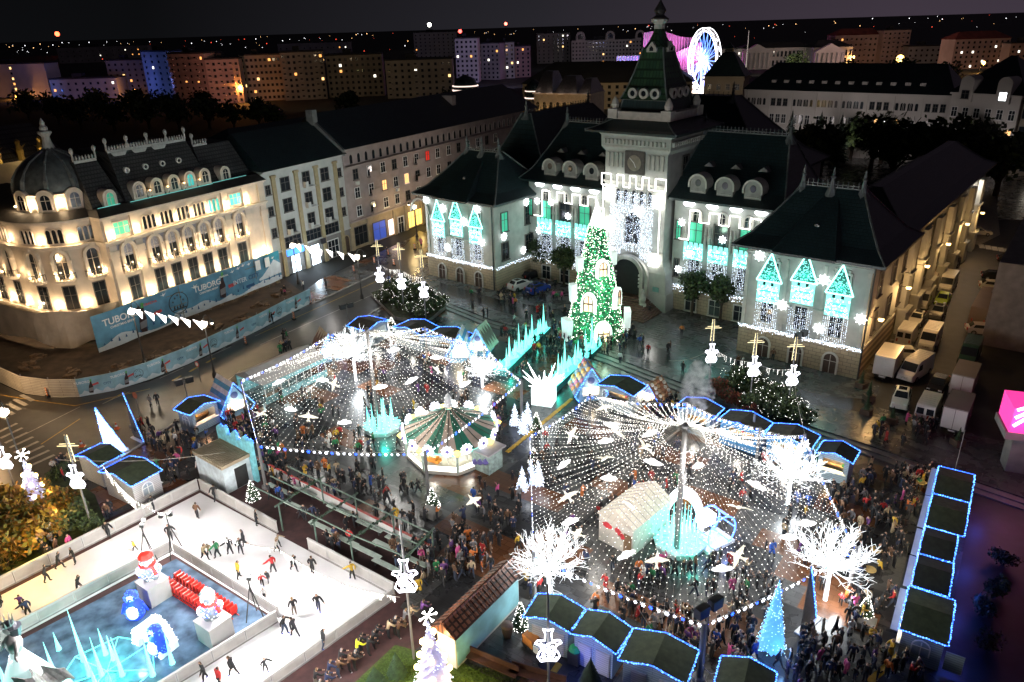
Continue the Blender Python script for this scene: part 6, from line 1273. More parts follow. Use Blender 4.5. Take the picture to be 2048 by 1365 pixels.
def onray(px,py,key,drop=.45):
 H,E=CAN[key];lo,hi=3.4,11.5;n=len(E)
 for _ in range(28):
  z=(lo+hi)/2;p=G(px,py,z);d=(p-H);d.z=0;r=d.length;best=1e9
  for i in range(n):
   a=E[i]-H;b=E[(i+1)%n]-E[i];det=d.x*(-b.y)+b.x*d.y
   if abs(det)<1e-9:continue
   s=(a.x*(-b.y)+b.x*a.y)/det;uu=(d.x*a.y-d.y*a.x)/det
   if s>0 and-.001<=uu<=1.001:best=min(best,s)
  f=min(1.1,1/best)if best<1e8 else 1;zc=H.z+(ZE_-.3-H.z)*f-.25
  if z>zc-drop:hi=z
  else:lo=z
 return G(px,py,(lo+hi)/2)
q=MB();pr=[(-.95,.02),(-.75,.2),(-.45,.24),(-.2,.42),(.15,.4),(.35,.26),(.7,.24),(.95,.05),(.7,-.14),(.3,-.2),(-.1,-.25),(-.5,-.18),(-.8,-.12)]
n=len(pr);q.add([(a,b,.0)for a,b in pr]+[(a*.75,b*.7,.2)for a,b in pr]+[(a*.75,b*.7,-.2)for a,b in pr],[(i,(i+1)%n,n+(i+1)%n,n+i)for i in range(n)]+[((i+1)%n,i,2*n+i,2*n+(i+1)%n)for i in range(n)]+[tuple(range(n,2*n)),tuple(range(3*n-1,2*n-1,-1))]);cloud_me=q.mesh('cloud_lantern',glow('cloud_glow',(1,1,1),1.0))
q=MB();q.lathe([(.02,0),(.1,.12),(.15,.45),(.11,.8),(.06,.95),(.02,1.15)],8)
for s in(-1,1):q.add([(0,.0,.35),(s*.45,-.12,.55),(s*1.0,-.02,.4),(s*.95,.0,.3),(s*.45,-.08,.22),(0,.0,.75)],[(0,1,2,3,4)if s<0 else(4,3,2,1,0),(0,5,1)if s>0 else(1,5,0)]);q.add([(0,.06,.32),(s*.45,-.06,.5),(s*1.0,.02,.38),(s*.45,-.02,.2),(0,.06,.72)],[(0,3,2,1)if s>0 else(1,2,3,0),(0,1,4)if s<0 else(4,1,0)])
q.add([(-.08,0,.1),(.08,0,.1),(.2,0,-.3),(0,.02,-.18),(-.2,0,-.3)],[(0,1,2,3,4),(4,3,2,1,0)]);bird_me=q.mesh('hanging_bird',glow('bird_glow',(1,.9,.72),.42))
PLC={'l':'left light canopy above the carousel side','r':'light canopy above the white tent'}
def hang(me,name,cat,lab,px,key,rot,sc,grp):
 p=onray(*px,key);o=put(name,me,None,p,0);o.rotation_euler=rot;o.scale=(sc,sc,sc);tag(o,lab,cat,grp);return o
CL=[((558,765),'l'),((645,761),'l'),((581,820),'l'),((788,701),'l'),((760,775),'l'),((823,762),'l'),((931,769),'l'),((689,846),'l'),((846,826),'l'),((872,716),'l'),((1128,930),'r'),((1218,958),'r'),((1306,926),'r'),((1397,933),'r'),((1513,972),'r'),((1253,1111),'r'),((1445,1139),'r'),((1577,1076),'r'),((1612,1048),'r'),((1141,1044),'r'),((1222,852),'r'),((1212,883),'r'),((1446,866),'r'),((1300,868),'r')]
for i,(px,k)in enumerate(CL):hang(cloud_me,'cloud_lantern','lantern','glowing white cloud lantern hung under the light canopy over the '+('carousel' if k=='l' else 'white tent'),px,k,(rd(60+rnd.uniform(-20,20)),rd(rnd.uniform(-20,20)),rnd.uniform(-.7,.7)),.8,'cloud lanterns over the carousel' if k=='l' else 'cloud lanterns over the white tent')
BL_=[((1141,1000),'r',.4),((1271,1020),'r',1.4),((1165,1072),'r',1.2),((1313,1132),'r',-.5),((1487,1118),'r',.9),((1480,1016),'r',2.6),((1151,874),'r',1),((1243,873),'r',2),((1214,913),'r',2.6),((1297,892),'r',2.2),((1292,831),'r',2.8),((1212,822),'r',.3),((675,772),'l',1.5),((617,840),'l',.3),((526,825),'l',2.7),((700,700),'l',.8),((880,745),'l',1.7),((953,1009),'r',.9)]
for i,(px,k,a)in enumerate(BL_):
 if i==17:CAN['r2']=CAN['r']
 p=onray(*px,k)if i!=17 else G(953,1009,4.3);o=put('hanging_bird',bird_me,None,p,0);o.rotation_euler=(rd(-65+rnd.uniform(-25,25)),rd(rnd.uniform(-30,30)),a);o.scale=(.95,)*3
 tag(o,'white paper bird with spread wings hung alone in front of the carousel' if i==17 else 'white bird with spread wings hung under the light canopy over the '+('carousel' if k=='l' else 'white tent'),'bird decoration',None if i==17 else('white birds over the carousel' if k=='l' else 'white birds over the white tent'))
g_tree=glow('tree_lights',(.93,.98,1),1.0)
def lighttree(px,R_,trunk,label,pw=520,z0=0,n1=56):
 t=thing('light_tree',label,'light tree',G(px[0],px[1],z0));q=MB()
 q.tube((0,0,0),(0,0,trunk),.17,.14,8);q.build('trunk',glow('tree_trunk',(.8,.9,1),.9),t)
 q=MB();base=V((0,0,trunk))
 for i in range(n1):
  a=i*2.4;el=math.asin(-.12+1.1*((i+.5)/n1));d=V((math.cos(a)*math.cos(el),math.sin(a)*math.cos(el),math.sin(el)));p=base+V((0,0,.3));L=R_*rnd.uniform(.8,1.08);m=5
  for j in range(m):
   d2=(d+V((rnd.uniform(-.25,.25),rnd.uniform(-.25,.25),rnd.uniform(-.15,.3)))).normalized();e=p+d2*L/m;q.tube(p,e,.028-.0045*j,.024-.0045*j,4)
   for _ in range(3 if j>0 else 1):
    s=(d2+V((rnd.uniform(-.9,.9),rnd.uniform(-.9,.9),rnd.uniform(-.5,.9)))).normalized();f=e+s*L*rnd.uniform(.1,.2);q.tube(e,f,.016,.012,3)
    if j>1:
     s2=(s+V((rnd.uniform(-.9,.9),rnd.uniform(-.9,.9),rnd.uniform(-.6,.9)))).normalized();q.tube(f,f+s2*L*.12,.012,.009,3)
   p=e;d=d2
 q.build('crown',g_tree,t);lamp('tree_glow',(0,0,trunk+.2),pw,(.9,.97,1),.7,parent=t);lamp('tree_glow',(0,0,trunk+R_*1.2),pw*.5,(.9,.97,1),.7,parent=t);lamp('tree_glow',(.6,-.9,trunk*.5),pw*.35,(.9,.97,1),.4,parent=t)
lighttree((1098,1196),2.9,2.4,'blazing white light tree next to the brown tiled cabin');lighttree((1650,1200),3.0,2.6,'blazing white light tree by the triangular light sail');lighttree((1575,1010),3.0,2.6,'blazing white light tree in front of the small dark hut');lighttree((712,762),3.2,3.0,'blazing white light tree at the end of the long tent');lighttree((965,775),2.0,1.6,'smaller frosted white light tree by the ice rows',320);
def conetree(px,h,r,label,m,n=120,name='snow_tree',z0=0,cat='light tree',dots_m=None,grp=None,pw=0,tip=None):
 t=thing(name,label,cat,G(px[0],px[1],z0),rnd.random(),grp);q=MB()
 for i in range(n):
  f=i/n;z=h*.06+h*.9*f;a=i*2.4;rr=r*(1-f)**.9+.04;d=V((math.cos(a),math.sin(a),0));w=V((-d.y,d.x,0))*rr*.3;c=V((0,0,z));q.add([c+d*rr*.3+V((0,0,h*.03)),c+d*rr*.75+w,c+d*rr*1.05-V((0,0,h*.03)),c+d*rr*.75-w],[(0,1,2,3)])
 q.lathe([(r*.7,h*.05),(r*.3,h*.55),(.02,h)],8)
 q.build('crown',m,t)
 q=MB();q.tube((0,0,0),(0,0,h*.1),.08,.08,6);q.build('trunk',m_dark,t)
 if dots_m:
  q=MB()
  for i in range(int(n*1.2)):f=rnd.random()**1.4;a=rnd.uniform(0,6.28);rr=r*1.02*(1-f)**.9+.05;q.octa((math.cos(a)*rr,math.sin(a)*rr,h*.06+h*.9*f),.03)
  q.build('fairy_lights',dots_m,t)
 if pw:lamp('tree_glow',(0,-r-.4,h*.5),pw,(.9,.94,1),.3,parent=t)
 return t
m_snowt=glow('snow_tree_lit',(.6,.68,1),.35)
for(x,y,l)in((1030,852,'first of the three between the canopies'),(1047,868,'second of the three between the canopies'),(1056,848,'third of the three between the canopies'),(1045,982,'first of the group by the crate'),(1063,968,'second of the group by the crate'),(1077,972,'third of the group by the crate')):conetree((x,y),2.7,.55,'small snow white fir, '+l,m_snowt,70,dots_m=g_cool,grp='small snow white firs on the square',pw=18)
m_fir=mat('fir_needles',(.025,.055,.022),.85,.5,3)
for(x,y,h,l,z0)in((507,1000,2.2,'beside the castle shop and rink boards',0),(866,1015,2.2,'at the foot of the pole in front of the carousel',0),(1073,860,2.2,'beside the crystal box',0),(1728,1240,2.3,'among the crowd by the side row of huts',0),(1042,1255,2.4,'between the brown cabin and the first hut',0),(482,905,2.0,'in front of the striped cottage',0),(784,655,1.6,'at the corner of the bushes planter',TZ),(815,668,1.6,'at the stone edge of the planter',TZ),(1068,930,2.0,'on the crate by the snow trees',0)):conetree((x,y),h,.62,'potted fir with tiny lights '+l,m_fir,110,'potted_fir',z0,'fir tree',g_white,'potted firs with tiny lights')
g_orn=glow('ornament_gold',(1,.72,.3),4)
def ornamentcone(px,h,r,label,z0=0):
 t=conetree(px,h,r,label,glow('cone_net',(.5,.48,.75),.22),150,'ornament_cone',z0,'light tree',g_cool)
 q=MB()
 for i in range(6):
  a=i*math.pi/3;q.tube((0,0,h+.45),(.62*math.cos(a),-.1,h+.45+.62*math.sin(a)),.05,.03,4)
  for s in(-.5,.5):p=V((.4*math.cos(a),-.1,h+.45+.4*math.sin(a)));q.tube(p,p+V((.2*math.cos(a+s),0,.2*math.sin(a+s))),.03,.03,4)
 q.build('star',g_white,t)
 for i in range(11):f=i/11;a=i*2.1-2;rr=r*1.1*(1-f*.85);q=MB();q.ball((rr*math.cos(a),rr*math.sin(a),.5+h*.8*f),.22,8,6);q.build('ornament',g_orn,t);
 for i in range(4):f=i/4;a=i*1.7-2.6;rr=r*1.15*(1-f*.8)+.4;lamp('ornament_glow',(rr*math.cos(a),rr*math.sin(a),.6+h*.7*f),60,(1,.7,.3),.2,parent=t)
ornamentcone((868,1375),5.6,1.25,'tall lit cone with gold ornaments and a star, in the lawn by the brown cabin');ornamentcone((78,1015),5.2,1.1,'tall lit cone with gold ornaments rising from the yellow shrubs')
t=conetree((1540,1300),6.0,.95,'tall blue and white glowing cone tree near the bottom edge',glow('cone_blue',(.12,.42,1),.55),190,'blue_cone',dots_m=glow('cone_dot',(.5,.8,1),2.5));lamp('cone_glow',(0,-1.6,1.4),90,(.2,.5,1),.3,parent=t)
def sail(px,h,w,ang,label,lit):
 t=thing('light_sail',label,'light decoration',G(*px),ang);q=MB();q.add([(0,0,.1),(w,0,.1),(w*.04,0,h),(0,.05,.1),(w,.05,.1),(w*.04,.05,h)],[(0,1,2),(5,4,3),(0,3,4,1),(1,4,5,2),(2,5,3,0)])
 q.build('net',glow('sail_lit',(.55,.72,1),1.2)if lit else mat('sail_net',(.10,.085,.07),.7,.3,6),t);q=MB();rope(q,[(w,-.03,.1),(w*.04,-.03,h)],.055);(rope(q,[(0,-.03,.1),(w*.04,-.03,h)],.05)if lit else None);q.build('light_rope',[g_rope,g_ropew],t)
 q=MB();q.box(-.2,w+.2,-.3,.35,0,.1);q.build('base',m_white,t)
 if lit:
  q=MB()
  for _ in range(260):a,b=sorted((rnd.random(),rnd.random()));q.octa((w*(a)*.97,-.05,.1+(h-.1)*(1-b)*.98),.05)if True else None
  q.build('fairy_lights',g_cool,t);lamp('sail_glow',(w*.5,-1,1.5),50,(.4,.6,1),.3,parent=t)
sail((214,912),5.6,1.9,rd(35),'bright blue white triangular light sail behind the pair of huts',1);sail((268,875),5.4,1.9,rd(-35),'dark net triangular sail with one blue lit edge beside the road',0);sail((1600,1268),5.8,2.2,rd(40),'dark net triangular sail with a blue lit edge beside the blue cone tree',0)
TP=G(1190,668,TZ);t=thing('tree_castle','giant green Christmas tree tower with lit windows and a white tip','christmas tree',TP,rd(12));HT,RT_=18.2,3.9
def tr(z):return RT_*(1-.88*z/HT)
q=MB()
for i in range(5200):
 z=HT*.84*rnd.random()**1.05;a=rnd.uniform(0,6.283);rr=tr(z)*rnd.uniform(.93,1.04);d=V((math.cos(a),math.sin(a),0));w=V((-d.y,d.x,0));c=d*rr+V((0,0,z));s=rnd.uniform(.1,.22);u=(w*rnd.uniform(-1,1)+V((0,0,rnd.uniform(-1,1)))+d*rnd.uniform(-.5,.8)).normalized()*s;v=u.cross(d).normalized()*s*.6;q.add([c-u,c+v,c+u,c-v],[(0,1,2,3)],i%3)
q.lathe([(tr(z)*.92,z)for z in[HT*.84*k/12 for k in range(13)]],20,(0,0),0)
q.build('foliage',[mat('tinsel_green',(.02,.22,.085),.45,.5,3),mat('tinsel_dark',(.01,.10,.042),.5,.5,3),mat('tinsel_light',(.12,.42,.18),.4,.4,3)],t)
for nm,m_,n in(('green_lights',glow('tree_green',(.1,1,.35),4),900),('white_lights',glow('tree_white',(1,.95,.8),6),1500)):
 q=MB()
 for _ in range(n):z=HT*.84*rnd.random()**1.05;a=rnd.uniform(0,6.283);rr=tr(z)*1.05;q.octa((rr*math.cos(a),rr*math.sin(a),z),.045*rnd.uniform(.8,1.3))
 q.build(nm,m_,t)
q=MB();q.lathe([(tr(HT*.84)*1.02,HT*.83),(tr(HT*.84)*.8,HT*.88),(.03,HT*1.02)],12);q.build('white_tip',glow('tip_white',(.95,1,.95),.75),t)
def twin(a,z,w,h):
 rr=tr(z+h*.4);o=thing('x',None,None);bpy.data.objects.remove(o)
 f=MB();f.band(archpts(w+.7,-.25,h+.65,8,.35),archpts(w,0,h,8,.3),-.5,.1);p=(math.sin(a)*rr*1.0,-math.cos(a)*rr*1.0,z);o=f.build('window',g_soft if False else glow('window_glow_frame',(.9,1,.95),.7),t,p,a)
 g=MB();g.xz(archpts(w,0,h,8,.3),-.3,-.2);g.build('pane',glow('tree_window',(1,.72,.42),1.6),o)
 b=MB();b.band(archpts(w+.05,0,h+.04,8,.3),archpts(w-.16,.1,h-.14,8,.3),-.56,-.31);b.box(-.05,.05,-.45,-.31,0,h);b.box(-w/2,w/2,-.44,-.32,h*.45,h*.53);b.build('window_bars',mat('bar_brown',(.16,.07,.05),.5),o)
twin(-.05,.3,1.6,2.6);twin(-.62,4.4,1.3,2.2);twin(.85,4.6,1.2,2.2);twin(.05,9.0,1.1,1.9)
for a,z,w,h in((-1.35,.0,1.7,3.0),(1.3,.2,1.7,3.4),(-1.5,5.2,1.0,2.4),(-1.45,9.3,.9,1.9),(1.45,9.8,.8,1.8)):
 q=MB();q.xz([(-w*.3,0),(w*.3,0),(w*.55,h*.75),(w*.55,h),(-w*.55,h),(-w*.55,h*.75)],-.4,.4);q.build('side_turret',glow('turret_white',(.85,.95,.95),.28),t,(math.sin(a)*tr(z)*1.12,-math.cos(a)*tr(z)*1.12,z),a)
lamp('castle_glow',(0,-4.6,2.5),230,(.6,1,.75),.5,parent=t);lamp('castle_glow',(0,-4.2,8),200,(.6,1,.75),.5,parent=t);lamp('castle_glow',(3.4,-2,5),120,(.6,1,.75),.5,parent=t)
def leafcloud(lobes,n,ls,mi=2,seed=1,flat=.0):
 r=random.Random(seed);q=MB();tot=sum(l[1]**2 for l in lobes)
 for(c,R_,sz)in lobes:
  for _ in range(int(n*R_*R_/tot)):
   a,b=r.uniform(0,6.283),r.uniform(-.75,1);k=math.sqrt(1-b*b);rr=R_*(r.random()**.35)*r.uniform(.82,1.1);p=V((c[0]+rr*k*math.cos(a),c[1]+rr*k*math.sin(a),c[2]+rr*sz*b))
   u=V((r.uniform(-1,1),r.uniform(-1,1),r.uniform(-1,1))).normalized();v=u.orthogonal().normalized();s=ls*r.uniform(.6,1.4);q.add([p-u*s,p+v*s*.55,p+u*s,p-v*s*.55],[(0,1,2,3)],r.randrange(mi))
 return q
m_lf=[mat('leaf_dark',(.018,.034,.012),.6,.4,2),mat('leaf_mid',(.035,.06,.018),.6,.4,2),mat('leaf_pale',(.06,.09,.025),.6,.4,2)]
m_yl=[mat('leaf_gold',(.30,.19,.02),.6,.4,2),mat('leaf_amber',(.22,.10,.015),.6,.4,2),mat('leaf_olive',(.10,.10,.02),.6,.4,2)]
m_rl=[mat('leaf_rust',(.22,.06,.02),.6,.4,2),mat('leaf_red',(.16,.03,.025),.6,.4,2),m_lf[1]]
m_bark=mat('bark',(.05,.035,.025),.9,.4,3)
BUSH=[leafcloud([((0,0,.6),.8,.8),((.5,.3,.8),.6,.9),((-.5,-.2,.7),.65,.9),((.1,-.4,1.1),.5,1)],520,.13,3,s)for s in(1,2,3)]
bush_me=[[b.mesh('foliage',mm)for b in BUSH]for mm in(m_lf,m_yl,m_rl)]
stem_me=MB();[stem_me.tube((.08*math.cos(k*2.1),.08*math.sin(k*2.1),0),(.4*math.cos(k*2.1),.4*math.sin(k*2.1),.9),.05,.02,5)for k in range(4)];stem_me=stem_me.mesh('stem',m_bark)
fl_=MB();r_=random.Random(5)
for _ in range(30):a=r_.uniform(0,6.28);b=r_.uniform(-.2,1);k=math.sqrt(1-b*b);fl_.octa((1.02*k*math.cos(a),1.02*k*math.sin(a),.7+.85*b),.017)
fl_me=fl_.mesh('fairy_lights',g_white)
def bush(px,s,kind,label,z0=0,lights=False,grp=None):
 t=thing('bush',label,'bush',G(px[0],px[1],z0),rnd.uniform(0,6),grp);t.scale=(s,s,s*rnd.uniform(.9,1.2));put('foliage',bush_me[kind][rnd.randrange(3)],t);put('stem',stem_me,t)
 if lights:put('fairy_lights',fl_me,t)
def planter(pts,z,label,h=.55):
 q=MB();P=[G(x,y,z)for x,y in pts];q.prism([p[:2]for p in P],z,z+h,0,1);tag(q.build('planter',[m_step,mat('planter_soil',(.035,.04,.015),.9,.5,2,bump=.5)]),label,'planter')
PL1=[(742,592),(800,574),(893,618),(850,652),(790,640)];planter(PL1,.1,'stone planter full of light dotted bushes at the street end of the steps')
for i,(x,y,s)in enumerate(((770,606,1.5),(785,592,1.7),(803,590,1.8),(822,598,1.8),(842,604,1.8),(862,610,1.7),(878,618,1.6),(800,616,1.3),(822,628,1.2),(842,634,1.2),(858,630,1.5),(755,598,.8))):bush((x,y),s,0,'light dotted green bush in the planter at the street end of the steps',.62,i<11,'bushes in the street end planter')
PL2=[(1415,790),(1470,752),(1520,760),(1615,830),(1618,862),(1560,862),(1480,822)];planter(PL2,TZ*.3,'stone planter of green and red bushes behind the brown roofed huts',.6)
for i,(x,y,s,k)in enumerate(((1470,775,1.7,0),(1492,782,1.8,0),(1512,795,1.8,0),(1530,806,1.7,0),(1550,812,1.7,0),(1565,828,1.8,0),(1580,838,1.5,0),(1600,850,1.5,0),(1545,838,1.3,0),(1505,820,1.4,0),(1440,782,1.1,2),(1432,795,1.1,2),(1455,806,1.1,2),(1478,816,1.0,2),(1500,836,.9,2))):bush((x,y),s,k,'light dotted green bush in the planter behind the brown roofed huts' if k==0 else 'low rust red bush at the front of the planter behind the huts',TZ*.3+.6,k==0,'green bushes in the hut side planter' if k==0 else 'red bushes in the hut side planter')
sheet('garden',[(-200,1300),(-200,1010),(0,1005),(120,940),(190,990),(215,1055),(140,1100),(40,1150)],.012,mat('garden_soil',(.03,.045,.012),.9,.5,1.5,bump=.6),'planted garden bed beside the rink','garden bed')
for i,(x,y,s)in enumerate(((15,1060,2.0),(45,1075,2.2),(80,1060,1.9),(10,1100,2.2),(60,1100,1.9),(30,1030,2.1),(-10,1080,2.2),(100,1075,1.6),(25,1010,1.5),(10,1140,2.0),(-25,1130,2.2))):bush((x,y),s,1,'golden yellow shrub in the garden beside the rink',0,False,'golden shrubs in the garden')
for(x,y,s)in((118,1030,1.4),(135,1010,1.3),(92,1010,1.4),(60,1020,1.2)):bush((x,y),s,1,'amber shrub around the foot of the lit cone in the garden',0,False,'amber shrubs round the lit cone')
for(x,y,s,l)in((155,1050,1.6,'clipped green shrub beside the guitar pole in the garden'),(185,1065,1.0,'small green shrub by the rink boards'),(120,955,1.1,'loose green shrub by the zebra crossing')):bush((x,y),s,0,l)
lamp('garden_lamp',G(60,1080,3.2),330,(1,.62,.12),.3);lamp('garden_lamp',G(-10,1130,3.6),330,(1,.62,.12),.3);lamp('garden_lamp',G(120,1015,2.4),120,(1,.6,.2),.3)
sheet('lawn',[(790,1290),(640,1430),(900,1500),(1130,1420),(960,1345),(930,1328)],.014,mat('lawn_grass',(.05,.085,.012),.9,.4,6,bump=.8),'lit lawn in front of the brown cabin','lawn')
lamp('lawn_lamp',G(930,1350,1.6),70,(1,.85,.2),.2);lamp('lawn_lamp',G(815,1355,1.6),60,(1,.85,.2),.2)
q=MB()
for _ in range(7000):
 x,y=rnd.uniform(700,1060),rnd.uniform(1296,1364)
 if(y-1290)<(800-x)*.9 or(y-1328)<(x-930)*.16:continue
 p=G(x,y);h=rnd.uniform(.05,.14);a=rnd.uniform(0,3.1);q.add([p+V((.03*math.cos(a),.03*math.sin(a),.014)),p-V((.03*math.cos(a),.03*math.sin(a),-.014)),p+V((rnd.uniform(-.05,.05),rnd.uniform(-.05,.05),h))],[(0,1,2)])
tag(q.build('grass',mat('grass_blade',(.06,.11,.015),.8,.4,3)),'short grass blades of the lawn','grass',kind='stuff')
for(x,y,h,l)in((752,1368,1.5,'small round fir on the lawn at the bottom edge'),(795,1350,2.0,'dark little fir on the lawn by the guitar pole'),(770,1385,1.2,'low fir at the bottom edge of the lawn')):conetree((x,y),h,.7,l,m_fir,160,'lawn_fir',0,'fir tree')
conetree((1180,1395),3.4,1.1,'dark spruce at the bottom edge behind the green roofed huts',mat('spruce_dark',(.012,.026,.016),.85,.4,3),320,'spruce',0,'spruce')
def tree(px,h,R_,label,mats,seed,z0=0,grp=None,n=1500,ls=.3,name='leafy_tree',bare=.35):
 t=thing(name,label,'tree',G(px[0],px[1],z0),seed*1.3,grp);r=random.Random(seed);th=h*bare
 q=MB();q.tube((0,0,0),(0,0,th),R_*.09,R_*.07,7);lob=[]
 for k in range(9):a=k*2.4;rr=R_*.55*math.sqrt((k+.3)/9);zz=th+(h-th)*(.28+.55*r.random());lob.append(((rr*math.cos(a),rr*math.sin(a),zz),R_*r.uniform(.38,.6),r.uniform(.8,1.1)));q.tube((0,0,th*.9),(rr*math.cos(a)*.8,rr*math.sin(a)*.8,zz),R_*.05,R_*.015,5)
 q.build('trunk',m_bark,t);leafcloud(lob,n,ls,len(mats),seed).build('crown',mats,t);return t
for i,(x,y,l)in enumerate(((1383,632,'dark round street tree nearer the tower, in front of the town hall'),(1440,642,'dark round street tree nearer the car park wing, in front of the town hall'),(1085,556,'dark round tree behind the blue car, in the town hall court'),(1128,572,'dark round tree beside the tree castle, in the town hall court'))):tree((x,y),6.4,2.5,l,m_lf,20+i,TZ,None,1900,.26)
for i,(x,y,h,R_)in enumerate(((1900,330,16,7),(1840,360,15,7),(1950,390,14,6.5),(1985,345,15,7),(1760,330,15,7),(1800,300,15,7),(1880,395,13,6),(1935,345,15,6),(1700,322,14,6),(1610,342,14,6),(1860,300,14,6),(1780,372,19,9),(1850,385,19,9),(1920,372,18,9),(1640,352,15,7),(1990,395,17,8),(1740,345,17,8))):tree((x,y),h*.85,R_,'big dark leafy tree in the park beyond the town hall',m_lf,40+i,0,'leafy trees in the park',900,.8,bare=.25)
tree((1893,440),7,3.2,'yellow green tree lit by a lamp at the corner of the car park',[mat('leaf_lime',(.16,.19,.02),.6,.4,2),m_yl[2]],77,TZ,None,1300,.3);lamp('corner_lamp',G(1900,462,5.5),260,(1,.75,.25),.3)
q0=MB()
for k in range(240):
 f=k/240;z=.1+.88*f;a=k*2.4;rr=.26*(1-f)*(.75+.25*math.sin(k*.7));d=V((math.cos(a),math.sin(a),0));w=V((-d.y,d.x,0))*rr*.26;c=V((0,0,z));q0.add([c,c+d*rr*.7+w-V((0,0,.02)),c+d*rr*1.1-V((0,0,.05)),c+d*rr*.7-w-V((0,0,.02))],[(0,1,2,3)])
con_me=q0.mesh('crown',mat('conifer_needles',(.012,.028,.016),.85,.4,4));ct=MB();ct.tube((0,0,0),(0,0,.9),.022,.006,6);ct_me=ct.mesh('trunk',m_bark)
for i,(x,y,h)in enumerate(((1520,318,13),(1545,326,12),(1575,318,15),(1632,322,15),(1672,330,15),(1660,300,14),(1740,312,14),(1780,330,13),(1590,345,14),(1500,300,12))):t=thing('conifer','tall dark conifer in front of the long pale palace','conifer',G(x,y),i,'conifers in front of the pale palace');put('crown',con_me,t,sc=(h,h,h));put('trunk',ct_me,t,sc=(h,h,h))
for i,(x,y,h,R_)in enumerate(((165,262,14,9),(230,262,13,9),(300,258,13,9),(360,262,13,8),(420,258,13,8),(470,262,12,7),(120,250,14,9),(200,238,14,9),(270,236,14,9),(340,238,13,9),(410,240,13,8),(520,256,12,7),(550,262,11,6),(60,240,14,9),(900,236,11,7),(985,238,11,7),(700,235,11,7),(1010,228,10,6),(1590,150,14,10),(1700,168,13,10),(1800,170,13,10),(1880,180,13,10))):tree((x,y),h,R_,'dark leafy tree among the unlit blocks of the city',m_lf,90+i,0,'dark trees in the city',420,1.1,bare=.2)
lamp('yard_lamp',G(505,268,5),700,(1,.85,.3),.4);lamp('yard_lamp',G(20,300,9),200,(1,.8,.4),.4)
for(x,y,h,l)in((1722,775,1.7,'at the corner of the town hall wing'),(1737,800,1.8,'beside the box truck'),(1732,828,1.9,'in a brown crate in front of the white car'),(1783,845,1.3,'in front of the white car bonnet'),(1838,862,1.2,'behind the white van'),(1914,890,1.4,'behind the dark box truck')):
 t=conetree((x,y),h+.6,.45,'small clipped conifer '+l,m_fir,90,'potted_conifer',TZ,'potted conifer',None,'potted conifers along the car park');q=MB();q.box(-.5,.5,-.5,.5,0,.6);q.build('pot',mat('pot_brown',(.1,.06,.04),.7),t)
gp=[(0,0),(-.42,-.05),(-.62,.3),(-.5,.62),(-.34,.8),(-.46,1.1),(-.72,1.25),(-.6,1.45),(-.2,1.42),(-.16,1.9),(-.28,2.25),(0,2.15),(.28,2.25),(.16,1.9),(.2,1.42),(.6,1.45),(.72,1.25),(.46,1.1),(.34,.8),(.5,.62),(.62,.3),(.42,-.05)]
def guitar(px,yg,ytop,label,z0=0,lean=None,arms=True,gz=None,cat='light decoration',gs=1.0):
 p=G(px,yg,z0);h=PXH(px,yg,ytop)*((HC-z0)/HC);t=thing('guitar_pole',label,'light pole',p,0,'poles with glowing guitars');q=MB();q.tube((0,0,0),(0,0,h),.09,.07,8)
 q.build('pole',m_pole,t)
 if arms:q=MB();q.tube((-.9,0,h-1.0),(.9,0,h-1.0),.035,.035,4);q.tube((-.65,0,h-.8),(.65,0,h-.8),.03,.03,4);[q.tube((s*.18,.12,h-2.6),(s*.1,.12,h),.03,.03,4)for s in(-1,1)];[q.tube((-.17,.12,h-2.5+k*.4),(.17,.12,h-2.3+k*.4),.02,.02,4)for k in range(6)];q.build('light_arms',glow('arm_warm',(1,.8,.45),1.1),t)
 gz=gz if gz is not None else h*.42
 q=MB();pts=[(a*gs,-.16,gz+b*gs)for a,b in gp];q.path(pts+[pts[0]],.05,4)
 for _ in range(120):b=rnd.random()*1.3;q.octa((rnd.uniform(-.5,.5)*gs*(.9 if b<.6 or b>1.05 else.6),-.16,gz+b*gs),.05)
 [q.tube((.3*gs*math.cos(i*.52),-.17,gz+.4*gs+.3*gs*math.sin(i*.52)),(.3*gs*math.cos(i*.52+.52),-.17,gz+.4*gs+.3*gs*math.sin(i*.52+.52)),.04,.04,4)for i in range(12)]
 q.build('guitar',glow('guitar_white',(.86,.86,1),3.5),t);lamp('guitar_glow',(0,-.8,gz+.8),45,(.85,.88,1),.3,parent=t);return t,p,h
GA_=[guitar(765,606,480,'glowing guitar on the first pole of the street side planter, nearest the road',.5,gz=3.5),guitar(808,622,486,'glowing guitar on the middle pole of the street side planter',.5,gz=3.6),guitar(852,640,500,'glowing guitar on the third pole of the street side planter, nearest the steps',.5,gz=3.6),guitar(1416,785,640,'glowing guitar on the pole behind the steam',.2,gz=3.9),guitar(1498,816,668,'glowing guitar on the middle pole of the hut side planter',.5,gz=4.0),guitar(1573,836,676,'glowing guitar on the last pole of the hut side planter',.5,gz=4.0)]
guitar(828,1318,1050,'glowing guitar on the tall pole at the edge of the lawn',0,arms=False,gz=6.0,gs=1.15);guitar(1098,1420,1170,'glowing guitar on the dark pole above the green topped bin',0,arms=False,gz=4.3,gs=1.1);guitar(186,1062,870,'glowing guitar on the leaning pole by the garden shrubs',0,gz=4.6);guitar(38,1000,860,'glowing guitar on the brown pole at the frame edge',0,arms=False,gz=3.6)
